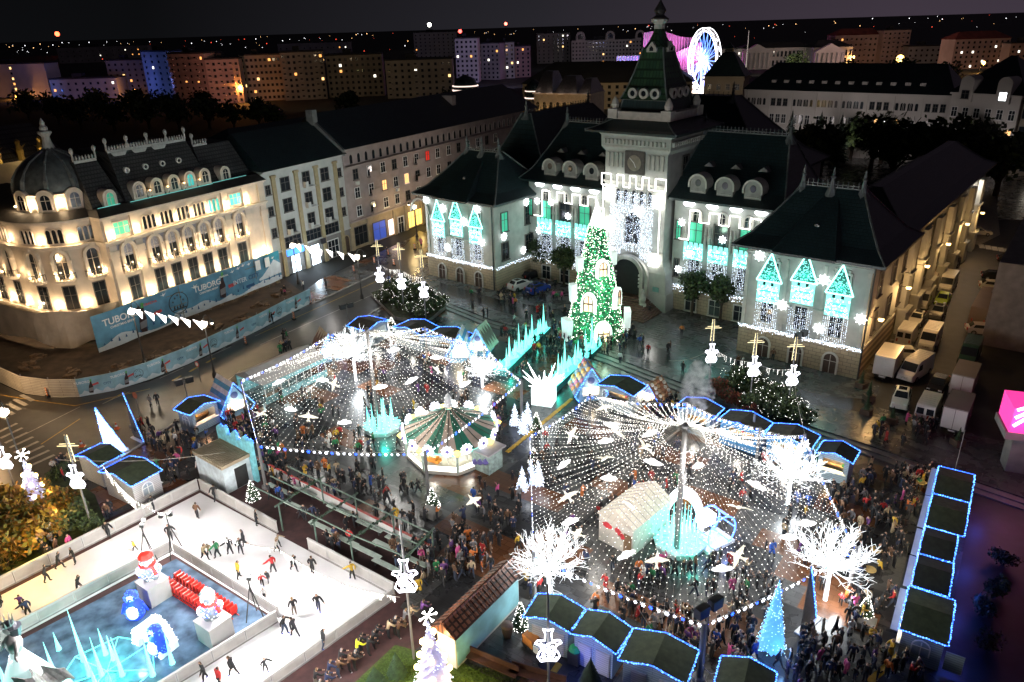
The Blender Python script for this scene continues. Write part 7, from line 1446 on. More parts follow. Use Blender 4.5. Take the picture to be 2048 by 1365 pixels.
def icicles(A,B,label,drop=.9,n=None,sag=.4):
 q=MB();d=B-A;L=d.length;pts=[A+d*f+V((0,0,-sag*math.sin(math.pi*f)))for f in[k/12 for k in range(13)]];q.path(pts,.02,4,1)
 for i in range(n or int(L/.22)):
  f=rnd.random();p=A+d*f+V((0,0,-sag*math.sin(math.pi*f)));k=rnd.randrange(1,6)
  for j in range(k):q.octa((p.x,p.y,p.z-.05-j*drop/6),.026)
 tag(q.build('icicle_lights',[g_white,m_cable]),label,'icicle lights')
def topof(g,f=1.0):t,p,h=g;return p+V((0,0,h*f))
icicles(topof(GA_[0],.62),topof(GA_[1],.62),'white icicle lights between the first two guitar poles of the street side planter');icicles(topof(GA_[1],.62),topof(GA_[2],.62),'white icicle lights between the last two guitar poles of the street side planter');icicles(topof(GA_[3],.62),topof(GA_[4],.62),'white icicle lights between the steam and the middle guitar pole');icicles(topof(GA_[4],.62),topof(GA_[5],.62),'white icicle lights between the middle and last guitar poles of the hut side planter')
icicles(G(205,930,4.2),G(268,1000,3.4),'sparkling icicle lights in front of the white hut panels',1.4,120);icicles(G(268,1000,3.4),G(560,1100,3.8),'icicle lights strung across the far corner of the rink',.5,90,.9);icicles(G(560,1100,3.8),G(800,1195,4.2),'icicle lights strung along the open side of the rink',.7,110,.9)
def cable(a,b,lab,r=.025):q=MB();A,B=V(a),V(b);q.path([A+(B-A)*f+V((0,0,-.5*math.sin(math.pi*f)))for f in[k/10 for k in range(11)]],r,4);tag(q.build('cable',mat('cable_pale',(.45,.42,.35),.6)),lab,'cable')
cable(topof(GA_[2],.6),G(930,628,TZ),'stay cable from the third street side guitar pole down to the terrace');cable(topof(GA_[3],.6),G(1338,722,TZ),'stay cable from the guitar pole behind the steam down to the terrace');cable(topof(GA_[5],.6),G(1612,875,4.7),'cable from the last guitar pole to the canopy pole by the white tree');cable(G(1275,1215,4.0),G(1400,1372,1),'loose pale cable hanging over the widest hut roof');cable(G(115,920,4),G(450,905,3.4),'pale cable from the road to the castle shop roof');cable(G(1405,1330,4.6),G(1440,1340,.5),'pale cable beside the thick grey pole');cable(G(1930,860,6),G(1910,940,2.8),'thin cable down to the first hut of the side row')
def gaslamp(px,yb,yt,label,globe=True,z0=0,side=1,pw=160,col=(1,.88,.7)):
 p=G(px,yb,z0);h=PXH(px,yb,yt);t=thing('lamp_post',label,'lamp post',p,rd(-30),'black lamp posts of the street');q=MB();q.lathe([(.3,0),(.28,.5),(.16,.8),(.13,1.4),(.09,2),(.075,h*.95)],8);[q.tube((side*.75*(1-math.cos(k*.45)),0,h*.93+.75*math.sin(k*.45)),(side*.75*(1-math.cos(k*.45+.45)),0,h*.93+.75*math.sin(k*.45+.45)),.035,.035,5)for k in range(6)];q.build('pole',m_dark,t)
 q=MB();q.lathe([(.02,h*.93+.35),(.1,h*.93+.25),(.3,h*.93-.05),(.3,h*.93-.1)],8,(side*1.45,0));q.build('shade',m_dark,t);q=MB();q.ball((side*1.45,0,h*.93-.18),.17,8,5);q.build('bulb',glow('lamp_bulb',(1,.9,.75),7),t)
 if globe:q=MB();q.ball((0,-.12,h*.86),.42,10,8);[q.octa((.42*math.cos(k),-.12+.42*math.sin(k),h*.86+.3*math.sin(k*3)),.1)for k in range(10)];q.build('light_globe',glow('globe',(1,.86,.72),4),t)
 lamp('lamp_light',(side*.6,-.6,h*.8),pw,col,.3,parent=t);return p+V((0,0,h*.86))
L1=gaslamp(290,728,604,'black lamp post with a lit globe in front of the first bottle on the banner');L2=gaslamp(430,755,630,'black lamp post with a lit globe standing on the road edge by the striped cottage');L3=gaslamp(597,568,478,'black lamp post with a lit globe in front of the white house');L4=gaslamp(724,598,500,'black lamp post with a lit globe at the kerb by the street side planter')
gaslamp(834,475,404,'black lamp post with warm lamps by the rose block shops',True,0,-1,420,(1,.7,.3));L5=gaslamp(62,985,795,'black lamp post with a lit globe beside the zebra crossing',True,0,-1,300,(1,.8,.6));gaslamp(-60,830,690,'black lamp post beyond the frame edge by the white hoarding',False,0,1,2600,(1,.62,.3))
def pennants(A,B,label,n=6):
 t=thing('pennant_string',label,'pennants');d=(B-A);a=math.atan2(d.y,d.x);q=MB();q.path([A,B],.02,4);q.build('wire',m_cable,t)
 for i in range(n):
  p=A+d*((i+.5)/n);q=MB();q.xz([(-.75,.35),(.75,.1),(.5,-.85)],-.04,.04);q.build('pennant',glow('pennant_white',(1,.93,.9),2.4),t,p,a)
 p=(A+B)/2;lamp('pennant_glow',(p.x,p.y-.6,p.z-.4),160,(1,.92,.86),.5)
pennants(L1,L2,'string of glowing white pennants across the road from the banner to the striped cottage');pennants(L3,L4,'string of glowing white pennants across the road by the white house')
def dflood(px,yb,yt,label,pw=0):
 p=G(px,yb);h=PXH(px,yb,yt);t=thing('twin_floodlight',label,'floodlight',p,rd(35));q=MB();q.tube((0,0,0),(0,0,h),.07,.06,6);q.tube((-.7,0,h),(.7,0,h),.05,.05,5);q.build('pole',m_grey,t)
 for s in(-.6,.6):q=MB();q.xz([(s-.4,h-.35),(s-.45,h+.35),(s+.45,h+.35),(s+.4,h-.35)],-.25,.25);q.build('lamp_head',m_dark,t)
dflood(376,800,762,'pair of black floodlights on a pole beside the pale blue hut');dflood(697,650,612,'pair of black floodlights on a pole at the far kerb');dflood(1400,1400,1215,'pair of black floodlights on a pole between the bottom huts');dflood(1592,745,670,'black floodlight pair in front of the town hall doors')
for(x,y,l)in((164,893,'nearer the white light sail'),(190,905,'beside the pair of huts'),(234,858,'between the two light sails')):t=thing('traffic_cone','orange traffic cone '+l,'traffic cone',G(x,y),0,'traffic cones at the road edge');q=MB();q.box(-.25,.25,-.25,.25,0,.05);q.lathe([(.2,.05),(.05,.75)],10);q.build('body',mat('cone_orange',(.7,.12,.02),.5),t);q=MB();q.lathe([(.152,.32),(.112,.52)],10,cap=False);q.build('band',m_white,t)
for(x,y,z0,l)in((52,785,0,'at the white hoarding corner'),(96,795,0,'where the white hoarding turns'),(288,762,0,'by the printed hoarding in front of the lamp post'),(333,748,0,'half way along the printed hoarding'),(492,690,0,'at the third bottle of the printed hoarding'),(588,640,0,'near the far end of the printed hoarding'),(620,608,0,'at the very end of the printed hoarding'),(749,528,0,'in the road by the first guitar pole'),(776,512,0,'in the road, farther one'),(788,532,0,'in the road, nearest the white planter'),(708,545,0,'in the road before the white house'),(830,500,0,'in the road by the wing corner')):t=thing('warning_beacon','red and white striped warning board '+l,'warning board',G(x,y),rd(-40),'striped warning boards along the road works');q=MB();q.box(-.2,.2,-.04,.04,.25,1.25);q.build('board',mat('board_orange',(.7,.2,.05),.5),t);q=MB();[q.add([(-.2,-.045,.35+k*.3),(.2,-.045,.5+k*.3),(.2,-.045,.62+k*.3),(-.2,-.045,.47+k*.3)],[(0,1,2,3)])for k in range(3)];q.build('stripes',m_white,t);q=MB();q.box(-.3,.3,-.2,.2,0,.25);q.build('foot',m_dark,t)
t=thing('road_sign','round back of a road sign on a pole by the road','road sign',G(280,830),rd(-30));q=MB();q.tube((0,0,0),(0,0,2.6),.05,.05,6);q.build('pole',m_grey,t);q=MB();q.xz([(.42*math.cos(k*.35),2.5+.42*math.sin(k*.35))for k in range(18)],-.05,-.03);q.build('sign_plate',mat('sign_brown',(.35,.12,.08),.5),t)
t=thing('road_sign','round red rimmed road sign on a thin pole at the kerb','road sign',G(402,765),rd(-30));q=MB();q.tube((0,0,0),(0,0,2.8),.04,.04,6);q.build('pole',m_grey,t);q=MB();q.xz([(.36*math.cos(k*.35),2.5+.36*math.sin(k*.35))for k in range(18)],-.06,-.03);q.build('sign_plate',mat('sign_red',(.6,.05,.05),.5),t);q=MB();q.xz([(.25*math.cos(k*.35),2.5+.25*math.sin(k*.35))for k in range(18)],-.07,-.062);q.build('sign_face',m_white,t)
t=thing('wheelie_bin','black bin with a bright green lid behind the huts','bin',G(1150,1325),rd(-30));q=MB();q.box(-.4,.4,-.4,.4,.1,1.15);q.build('body',m_dark,t);q=MB();q.lathe([(.45,1.15),(.44,1.25),(.25,1.42),(.02,1.45)],10);q.build('lid',mat('lid_green',(.03,.4,.12),.4),t);q=MB();[q.tube((s,.3,.1),(s+.1*s,.3,.1),.1,.1,8)for s in(-.35,.35)];q.build('wheel',m_dark,t)
t=thing('handcart','orange handcart with boxes and two wheels behind the first bottom hut','cart',G(1062,1298),rd(-50));q=MB();q.box(-.5,.5,-.35,.35,.5,1.2);q.build('body',mat('cart_orange',(.7,.25,.05),.5),t);q=MB();q.box(.55,1.15,-.3,.3,.35,1.0);q.build('box',m_white,t)
for s in(-.4,.4):q=MB();q.T=MX.Translation((s,-.2,.32));q.tube((0,-.05,0),(0,.05,0),.32,.32,12);q.T=None;q.build('wheel',m_dark,t)
for(x,y,l)in((1015,1275,'round waste basket behind the brown cabin'),):t=thing('waste_basket',l,'waste basket',G(x,y));q=MB();q.lathe([(.3,.1),(.4,.5),(.42,1.0),(.3,1.02)],10);q.build('body',mat('basket',(.1,.07,.06),.6),t);q=MB();q.lathe([(.44,1.03),(.4,1.2),(.1,1.3)],10);q.build('lid',mat('basket_lid',(.25,.16,.12),.6),t)
for(x,y,a,l)in((985,1340,-30,'brown garden bench at the foot of the brown cabin wall'),(1075,1365,-22,'dark brown bench at the bottom edge by the spruce')):
 t=thing('bench',l,'bench',G(x,y),rd(a));q=MB();q.box(-1.9,1.9,-.3,.3,.42,.5);q.build('seat',mat('bench_brown',(.09,.04,.03),.5),t);q=MB();q.box(-1.9,1.9,.25,.33,.5,.95);q.build('backrest',mat('bench_brown',(.09,.04,.03)),t);[put('leg',bleg,t,(s,0,0))for s in(-1.6,0,1.6)]
for(x,y,l)in((1748,1122,'yellow topped standing table among the crowd by the side row, farther one'),(1736,1162,'yellow topped standing table above the little lit fir'),(1838,985,'yellow topped standing table by the bright queue'),(520,955,'yellow topped standing table beside the castle shop'),(782,660,'pale topped standing table behind the far huts')):t=thing('standing_table',l,'table',G(x,y),0,'standing tables on the square');q=MB();q.lathe([(.42,1.05),(.44,1.1),(.42,1.12)],14);q.build('tabletop',mat('table_yellow',(.55,.36,.12),.5),t);q=MB();q.lathe([(.3,0),(.28,.06),(.06,.1),(.06,1.05)],10);q.build('leg',m_dark,t)
for(x,y,l)in((1068,960,'grey planter crate at the foot of the snow trees'),(862,1030,'grey stone block under the potted fir in front of the carousel'),(1725,1250,'long pale block by the little lit fir'),(1640,1290,'pale flat plinth of the dark light sail')):t=thing('stone_block',l,'block',G(x,y),rd(-36));q=MB();q.box(-.8,.8,-.6,.6,0,.5);q.box(-.75,.75,-.55,.55,.502,.54);q.build('body',m_step,t)
t=thing('light_figure','blue light carriage with a white cube lantern right of the centre pole','light figure',G(1425,1085),rd(30));q=MB();[q.path([(1.5*math.cos(k*.3),s,1.5+1.5*math.sin(k*.3))for k in range(22)],.07,4)for s in(-.9,.9)];[q.tube((1.5*math.cos(k*.6),-.9,1.5+1.5*math.sin(k*.6)),(1.5*math.cos(k*.6),.9,1.5+1.5*math.sin(k*.6)),.05,.05,4)for k in range(10)];q.build('hoop',glow('hoop_blue',(.08,.2,1),2.6),t);q=MB();q.box(-1.6,-.4,-.5,.5,2.4,3.3);q.build('cube_lantern',glow('cube_white',(.9,.95,1),1.5),t);q=MB();q.box(-1.5,1.5,-1,1,0,.3);q.build('base',m_white,t);lamp('hoop_glow',(0,-1.6,1.2),60,(.25,.4,1),.3,parent=t)
t=thing('light_arch','white mesh arch behind the centre pole fountain','light figure',G(1365,1050),rd(-20));q=MB();q.band([(1.8*math.cos(math.pi*i/12),3.6*math.sin(math.pi*i/12))for i in range(13)],[(1.3*math.cos(math.pi*i/12),3.0*math.sin(math.pi*i/12))for i in range(13)],-.5,.5);q.build('arch',glow('arch_white',(.75,.85,1),.7),t)
m=bpy.data.materials.new('steam');m.use_nodes=True;nt=m.node_tree;nt.nodes.remove(nt.nodes['Principled BSDF']);pv=nt.nodes.new('ShaderNodeVolumePrincipled');pv.inputs['Color'].default_value=(.95,.93,.92,1)
tc=nt.nodes.new('ShaderNodeTexCoord');nz=nt.nodes.new('ShaderNodeTexNoise');nz.inputs['Scale'].default_value=1.1;nz.inputs['Detail'].default_value=4;mr=nt.nodes.new('ShaderNodeMapRange');mr.inputs[1].default_value=.47;mr.inputs[2].default_value=.75;mr.inputs[3].default_value=.0;mr.inputs[4].default_value=1.6
nt.links.new(tc.outputs['Object'],nz.inputs[0]);nt.links.new(nz.outputs['Fac'],mr.inputs[0]);nt.links.new(mr.outputs[0],pv.inputs['Density']);nt.links.new(pv.outputs[0],nt.nodes['Material Output'].inputs['Volume'])
q=MB();q.lathe([(.6,0),(1.4,.8),(1.9,2.0),(1.7,3.4),(1.2,4.8),(.5,5.8)],12);tag(q.build('steam',m,None,G(1392,822,2.6),0,True),'cloud of white steam rising from the hut at the foot of the steps','steam',kind='stuff');lamp('steam_lamp',G(1372,850,3.2),420,(1,.95,.92),.3)
m_tyre=mat('tyre',(.012,.012,.012),.8);m_rim=mat('rim',(.35,.35,.36),.3,.1,2,.7);m_hl=mat('headlight',(.75,.78,.8),.1);m_tl=mat('taillight',(.35,.02,.015),.3)
def paint(n,c):return mat('paint_'+n,c,.25,.05,.5)
def loft(q,secs,mi=0):
 vs=[]
 for(x,z0,z1,w0,w1)in secs:vs+=[(x,-w0,z0),(x,w0,z0),(x,w1,z1),(x,-w1,z1)]
 fs=[(3,2,1,0)]
 for k in range(len(secs)-1):
  a=4*k;fs+=[(a+i,a+(i+1)%4,a+4+(i+1)%4,a+4+i)for i in range(4)]
 n=4*(len(secs)-1);fs.append((n,n+1,n+2,n+3));q.add(vs,fs,mi)
VEH={}
def vehicle(kind,px,head,label,col,cname,z0=TZ,grp=None):
 t=thing({'van':'parked_van','box':'box_truck','bus':'parked_bus','car':'parked_car','suv':'parked_car'}[kind],label,{'van':'van','box':'truck','bus':'bus'}.get(kind,'car'),G(px[0],px[1],z0),rd(head),grp);pm=paint(cname,col)
 if kind in('car','suv'):
  e=.22 if kind=='suv' else 0;L=2.15
  q=MB();loft(q,[(-L,.42,.85+e,.78,.74),(-L+.15,.28,.98+e,.86,.8),(-.9,.25,.98+e,.88,.82),(.9,.25,.94+e,.88,.82),(L-.35,.28,.78+e,.86,.76),(L,.38,.62+e,.74,.68)]);loft(q,[(-1.75,.97+e,1.0+e,.78,.76),(-1.25,.97+e,1.42+e,.8,.62),(.15,.95+e,1.46+e,.8,.62),(1.0,.93+e,.96+e,.78,.74)])
  q.build('body',pm,t);H=1.46+e
  q=MB();q.add([(.98,-.66,.97+e),(.98,.66,.97+e),(.24,.56,1.42+e),(.24,-.56,1.42+e)],[(0,1,2,3)]);[setattr(q,'v',[(x+.015,y,z+.015)for x,y,z in q.v])];q.build('windscreen',m_glass,t)
  q=MB();q.add([(-1.73,.62,1.01+e),(-1.73,-.62,1.01+e),(-1.3,-.54,1.4+e),(-1.3,.54,1.4+e)],[(0,1,2,3)]);q.v=[(x-.03,y,z+.02)for x,y,z in q.v];q.build('rear_window',m_glass,t)
  for s in(-1,1):q=MB();q.add([(-1.45,s*.81,1.02+e),(.8,s*.81,1.0+e),(.12,s*.66,1.4+e),(-1.2,s*.66,1.38+e)],[(0,1,2,3)if s<0 else(3,2,1,0)]);q.build('side_window',m_glass,t)
  if e:q=MB();q.box(-1.0,-.1,-.4,.4,H+.005,H+.02);q.build('sunroof',m_glass,t)
  wx,wr,wy,fz,bz=1.3,.33,.8,.66+e,.8+e;fx,bx=L-.1,-L-.0
 else:
  L={'van':2.8,'box':3.4,'bus':5.2}[kind]
  q=MB()
  if kind=='van':loft(q,[(-L,.4,2.3,.98,.86),(-L+.1,.3,2.42,1.0,.88),(1.0,.3,2.42,1.0,.88),(1.45,.3,2.25,1.0,.84),(2.15,.3,1.32,.98,.88),(2.7,.3,1.05,.94,.84),(L,.4,.8,.84,.78)])
  elif kind=='bus':loft(q,[(-L,.4,2.7,1.15,1.08),(-L+.1,.3,2.85,1.2,1.1),(L-.4,.3,2.85,1.2,1.1),(L,.4,2.0,1.1,1.05)])
  else:loft(q,[(1.35,.4,2.0,.98,.9),(1.7,.4,2.05,.98,.86),(2.55,.4,1.3,.98,.9),(3.05,.4,1.05,.95,.88),(L,.45,.8,.9,.85)]);q.box(-L,1.4,-.35,.35,.45,.65)
  q.build('body',pm,t)
  if kind=='box':
   q=MB();q.box(-L,1.25,-1.1,1.1,.75,3.05);q.box(-L-.02,1.27,-1.12,1.12,3.052,3.1);c=q.build('cargo_box',paint(cname+'_box',tuple(min(.7,x*1.05)for x in col)),t)
   for s in(-1,1):q=MB();q.box(-L-.06,-L-.005,min(s*.03,s*1.05),max(s*.03,s*1.05),.82,2.98);[q.box(-L-.1,-L-.062,s*.2-.02,s*.2+.02,.85,2.9)for _ in(0,)];q.build('rear_door',paint('door_white',(.62,.61,.58)),c)
  if kind=='van':
   q=MB();[q.box(-2.6+k*.5,-2.5+k*.5,-.72,.72,2.421,2.45)for k in range(7)];q.build('roof_rib',pm,t)
   for s in(-1,1):q=MB();q.add([(-L-.01,min(s*.12,s*.8),1.4),(-L-.01,max(s*.12,s*.8),1.4),(-L-.01,max(s*.12,s*.78),2.1),(-L-.01,min(s*.12,s*.78),2.1)],[(3,2,1,0)]);q.build('rear_window',m_glass,t)
  a={'van':((2.13,1.36),(1.5,2.2),.84),'box':((2.52,1.33),(1.76,2.0),.84),'bus':((L-.06,1.2),(L-.38,2.6),1.04)}[kind];(x0,zz0),(x1,zz1),w=a
  q=MB();q.add([(x0+.02,-w,zz0+.02),(x0+.02,w,zz0+.02),(x1+.03,w*.94,zz1+.01),(x1+.03,-w*.94,zz1+.01)],[(0,1,2,3)]);q.build('windscreen',m_glass,t)
  for s in(-1,1):q=MB();ww=1.0 if kind!='bus' else 1.17;xx=(.6,1.8)if kind=='van' else((1.5,2.3)if kind=='box' else(-4.8,4.5));q.add([(xx[0],s*(ww+.0),1.35),(xx[1],s*ww,1.35),(xx[1]-.35,s*(ww-.06),2.0),(xx[0],s*(ww-.06),2.0)],[(0,1,2,3)if s<0 else(3,2,1,0)]);q.build('side_window',m_glass,t)
  wx,wr,wy,fz,bz=L*.62,.37,.92 if kind!='bus' else 1.1,.85,1.0;fx,bx=L-.06,-L-.02
 for sx in(-1,1):
  for s in(-1,1):
   if 'w' not in VEH:q=MB();q.lathe([(.2,-.11),(1,-.11),(1,.11),(.2,.11)],16);VEH['w']=q.mesh('tyre',m_tyre);q=MB();q.lathe([(.02,.125),(.6,.12),(.62,.05)],10);VEH['r']=q.mesh('rim',m_rim)
   w=thing('wheel',None,None,(sx*wx,s*wy,wr));w.parent=t;y=put('tyre',VEH['w'],w);y.rotation_euler=(rd(-90*s),0,0);y.scale=(wr,wr,1);r=put('rim',VEH['r'],w);r.rotation_euler=(rd(-90*s),0,0);r.scale=(wr,wr,1)
 for s in(-1,1):
  q=MB();q.box(fx-.12,fx+.02,s*.58-.17,s*.58+.17,fz-.09,fz+.09);q.build('headlight',m_hl,t);q=MB();q.box(bx-.02,bx+.1,s*.72-.08,s*.72+.08,bz-.2,bz+.2);q.build('tail_light',m_tl,t)
 q=MB();q.box(fx-.02,fx+.06,-.4,.4,fz-.3,fz-.05);q.build('grille',m_dark,t)
 q=MB();q.box(fx+.061,fx+.07,-.26,.26,fz-.42,fz-.31);q.box(bx-.03,bx-.021,-.26,.26,.55,.66);q.build('number_plate',m_white,t)
 return t
WHT=(.62,.61,.58);FA=-128;BA=52
for k,p,h,l,c,cn in(('box',(1776,742),BA,'white box truck parked with its rear doors to the square, by the wing corner',WHT,'white'),('van',(1828,752),-140,'white van with a roof fan beside the white box truck',WHT,'white'),('suv',(1800,808),-122,'white off-road car with sunroof nosing out of the car park',(.66,.65,.63),'white_car'),('van',(1855,832),BA,'white van nearest the square showing its rear doors',WHT,'white'),('van',(1813,682),BA,'white van with plain rear doors close to the town hall wall',WHT,'white'),('van',(1858,690),FA,'white tall van with big windscreen in the second row, behind the fan roofed van',WHT,'white'),('car',(1818,716),-15,'white car squeezed crosswise behind the box truck',WHT,'white'),('van',(1846,610),FA,'white van with a roof hatch in the wall side row',WHT,'white'),('suv',(1832,648),FA,'small white car between two vans in the wall side row',WHT,'white'),('van',(1861,572),BA,'cream white van far up the wall side row',(.58,.55,.5),'cream'),('van',(1894,578),FA,'white van with bonnet towards the square, far up the second row',WHT,'white'),('suv',(1876,548),FA,'small white delivery car near the far crossing',WHT,'white'),('car',(1870,530),BA,'beige pickup like car next to the far crossing',(.35,.3,.22),'beige'),('car',(1884,606),FA,'bright lime green car in the second row',(.28,.42,.03),'lime'),('suv',(1874,634),FA,'grey off-road car behind the lime green one',(.16,.16,.16),'grey'),('car',(1906,531),FA,'black car at the far end of the second row',(.02,.02,.022),'black'),('box',(1926,780),BA,'box truck with a dark roof and pale doors in the third row',(.3,.27,.23),'drab'),('box',(1912,845),BA,'box truck with white rear doors in the shade, nearest the square',(.22,.21,.2),'shade'),('bus',(1964,632),BA,'dusty brown coach in the far row of the car park',(.2,.15,.12),'coach'),('van',(1937,720),FA,'dark green van behind the drab box truck',(.03,.07,.05),'darkgreen'),('car',(1966,668),-20,'pale car with a violet gleam parked crosswise by the coach',(.45,.4,.42),'pale'),('car',(1988,580),-25,'silver white car parked crosswise in the far row',(.5,.47,.42),'silver'),('car',(1992,560),-25,'black car right behind the silver white one',(.02,.02,.022),'black'),('car',(1957,470),-20,'white car standing alone beyond the far crossing',(.6,.57,.5),'offwhite'),('car',(1874,778),-130,'black car between the two nearest white vans',(.02,.02,.022),'black'),('car',(2022,526),-25,'dark car at the far right row by the frame edge',(.03,.03,.035),'dark'),('suv',(1040,578),40,'white off-road car parked beside the wing in the town hall court',(.66,.65,.63),'white_car'),('suv',(1076,585),40,'blue car parked next to the white one in the town hall court',(.02,.05,.28),'blue'),('car',(1064,556),40,'dark car behind the white one in the town hall court',(.02,.02,.025),'black')):vehicle(k,p,h,l,c,cn)
for k,(y,z)in enumerate(((1.5,7.2),(13.6,7.6),(23,8),(36,8),(50,8),(64,7))):
 t=thing('wall_lamp','warm amber lamp on the car park side wall of the town hall','wall lamp',HW(72.7,y,z),PANG,'amber lamps on the car park wall');q=MB();q.tube((-1.2,0,.1),(0,0,.15),.05,.05,5);q.xz([(-.3,.15),(.3,.15),(.2,-.1),(-.2,-.1)],-.2,.2,1);q.build('lamp',[m_dark,glow('amber_lamp',(1,.6,.2),6)],t);lamp('lamp_light',(.5,0,-.3),400,(1,.58,.22),.2,parent=t)
t=thing('billboard','pink lit advertising board on a grey concrete pier at the edge of the dark street','billboard',G(2052,945),rd(-20));q=MB();q.box(-2,2,-1,1,0,4.2);q.build('pier',mat('concrete',(.2,.19,.18),.8,.2,1),t);q=MB();q.box(-3,9,-2,2,4.2,4.9);q.build('deck',mat('concrete',(.2,.19,.18)),t)
q=MB();q.box(-2.8,9,-1.9,1.9,4.9,7.3);q.build('screen_box',glow('ad_pink',(1,.05,.32),.8),t);q=MB();[q.tube((x,-2.0,5.6+k*.8),(x+1.1,-2.0,6.8+k*.5),.13,.13,5)for k in range(3)for x in(-2.6,-1.2,.4)];q.build('neon',glow('ad_white',(1,.8,.9),3),t);lamp('ad_glow',(-2,-4,6),120,(1,.3,.5),.6,parent=t)
t=thing('edge_building','dark building with grey glass beside the car park at the frame edge','building',G(2075,700,TZ),rd(52));q=MB();q.box(-2,30,-6,6,0,11);q.build('wall',mat('concrete',(.2,.19,.18)),t);[win(t,1+k*3,3+r*3.6,2.2,2.4,0,6,rd(180),None,.1,.1,m_frame)for k in range(8)for r in range(2)]
sheet('dark_street',[(1880,1330),(1925,1110),(1960,930),(2300,980),(2500,1500),(1900,1500)],.005,mat('dark_street',(.025,.026,.028),.5,.3,.8,bump=.2),'dark wet street behind the side row of huts','road')
lamp('street_violet',G(2010,1040,5),22,(1,.2,.45),.5);[lamp('rope_spill',G(x,y,1.6),55,(.05,.12,1),.4)for x,y in((1965,1010),(1945,1090),(1925,1180),(1912,1300),(1560,1330),(1160,1330))]
for i,(x,y)in enumerate(((1990,1190),(1965,1230),(1975,1300),(2005,1130))):bush((x,y),1.0,0,'dark bush in the strip behind the side row of huts',0,False,'dark bushes behind the side row')
def objmat(name,mode):
 m,nt,b=_nodes(name);oi=nt.nodes.new('ShaderNodeObjectInfo');b.inputs['Roughness'].default_value=.75
 if mode=='col':nt.links.new(oi.outputs['Color'],b.inputs['Base Color'])
 else:
  r=nt.nodes.new('ShaderNodeValToRGB');r.color_ramp.interpolation='CONSTANT';r.color_ramp.elements[0].color=(*mode[0],1);r.color_ramp.elements[1].position=1/len(mode);r.color_ramp.elements[1].color=(*mode[1],1)
  for i,c in enumerate(mode[2:]):e=r.color_ramp.elements.new((i+2)/len(mode));e.color=(*c,1)
  nt.links.new(oi.outputs['Random'],r.inputs[0]);nt.links.new(r.outputs[0],b.inputs['Base Color'])
 return m
PM=[mat('skin',(.5,.3,.21),.5,.05,3),objmat('jacket','col'),objmat('trousers',[(.015,.016,.02),(.03,.04,.07),(.012,.012,.012),(.05,.07,.12),(.16,.13,.10),(.02,.02,.02)]),objmat('hair',[(.02,.014,.01),(.012,.01,.009),(.07,.04,.02),(.02,.015,.012),(.22,.14,.06),(.3,.28,.27)]),objmat('shoes',[(.02,.02,.02),(.5,.5,.5),(.015,.013,.012)])]
PMS=PM[:4]+[mat('skate_blue',(.03,.06,.4),.4)]
def person_mesh(nm,J,coat=0,skate=False):
 0
 bones=[('pel','chest',1),('chest','neck',1),('neck','head',0),('head','top',3)]
 for s in 'lr':bones+=[('chest','sh'+s,1),('sh'+s,'el'+s,1),('el'+s,'wr'+s,1),('wr'+s,'ha'+s,0),('pel','hi'+s,2),('hi'+s,'kn'+s,1 if coat else 2),('kn'+s,'an'+s,2),('an'+s,'to'+s,4)]
 rad={'pel':.15,'chest':.185,'neck':.062,'head':.10,'top':.085,'sh':.1,'el':.076,'wr':.055,'ha':.036,'hi':.115 if not coat else.14,'kn':.078 if not coat else.12,'an':.052,'to':.045}
 names=list(J);me=bpy.data.meshes.new(nm);me.from_pydata([J[n]for n in names],[(names.index(a),names.index(b))for a,b,_ in bones],[])
 o=bpy.data.objects.new(nm,me);COL.objects.link(o);sk=o.modifiers.new('skin','SKIN');sk.branch_smoothing=.6
 for i,n in enumerate(names):
  r=rad.get(n,rad.get(n[:-1],.06));v=me.skin_vertices[0].data[i];v.radius=(r,r*.8 if n in('pel','chest')else r);v.use_root=n=='pel'
 ss=o.modifiers.new('s','SUBSURF');ss.levels=1;ss.render_levels=1
 dg=bpy.context.evaluated_depsgraph_get();ev=o.evaluated_get(dg);em=ev.to_mesh();q=MB();vs=[v.co.copy()for v in em.vertices];q.v=[tuple(v)for v in vs]
 seg=[(V(J[a]),V(J[b]),m)for a,b,m in bones]
 for p in em.polygons:
  c=sum((vs[i]for i in p.vertices),V())/len(p.vertices);best=(9,1)
  for a,b,m in seg:d=b-a;t=max(0,min(1,(c-a).dot(d)/d.length_squared));best=min(best,((c-(a+d*t)).length,m))
  mi=best[1]
  if mi==3 or(mi==0 and(c-V(J['head'])).length<.14):mi=3 if(c.y>V(J['head']).y-.015 or c.z>J['head'][2]+.07)else 0
  q.f.append(tuple(p.vertices));q.mi.append(mi)
 ev.to_mesh_clear();bpy.data.objects.remove(o)
 for s in 'lr':
  h,w_=V(J['ha'+s]),V(J['wr'+s]);d=(h-w_).normalized();u=d.orthogonal().normalized()
  for k in range(4):b=h+d*.01+u*(.03-.02*k);e=b+d*(.035+.012*(k in(1,2)));q.tube(b,e,.011,.01,4);q.tube(e,e+(d+V((0,-.5,0))).normalized()*.03,.01,.007,4)
  q.tube(w_+d*.03+u*.03,w_+d*.06+u*.075,.013,.009,4)
 H=V(J['head']);q.octa(H+V((0,-.105,-.01)),.022,0)
 for s in(-1,1):q.octa(H+V((s*.04,-.09,.03)),.012,3);q.octa(H+V((s*.1,0,0)),.024,0)
 q.octa(H+V((0,-.095,-.05)),.016,4)
 return q
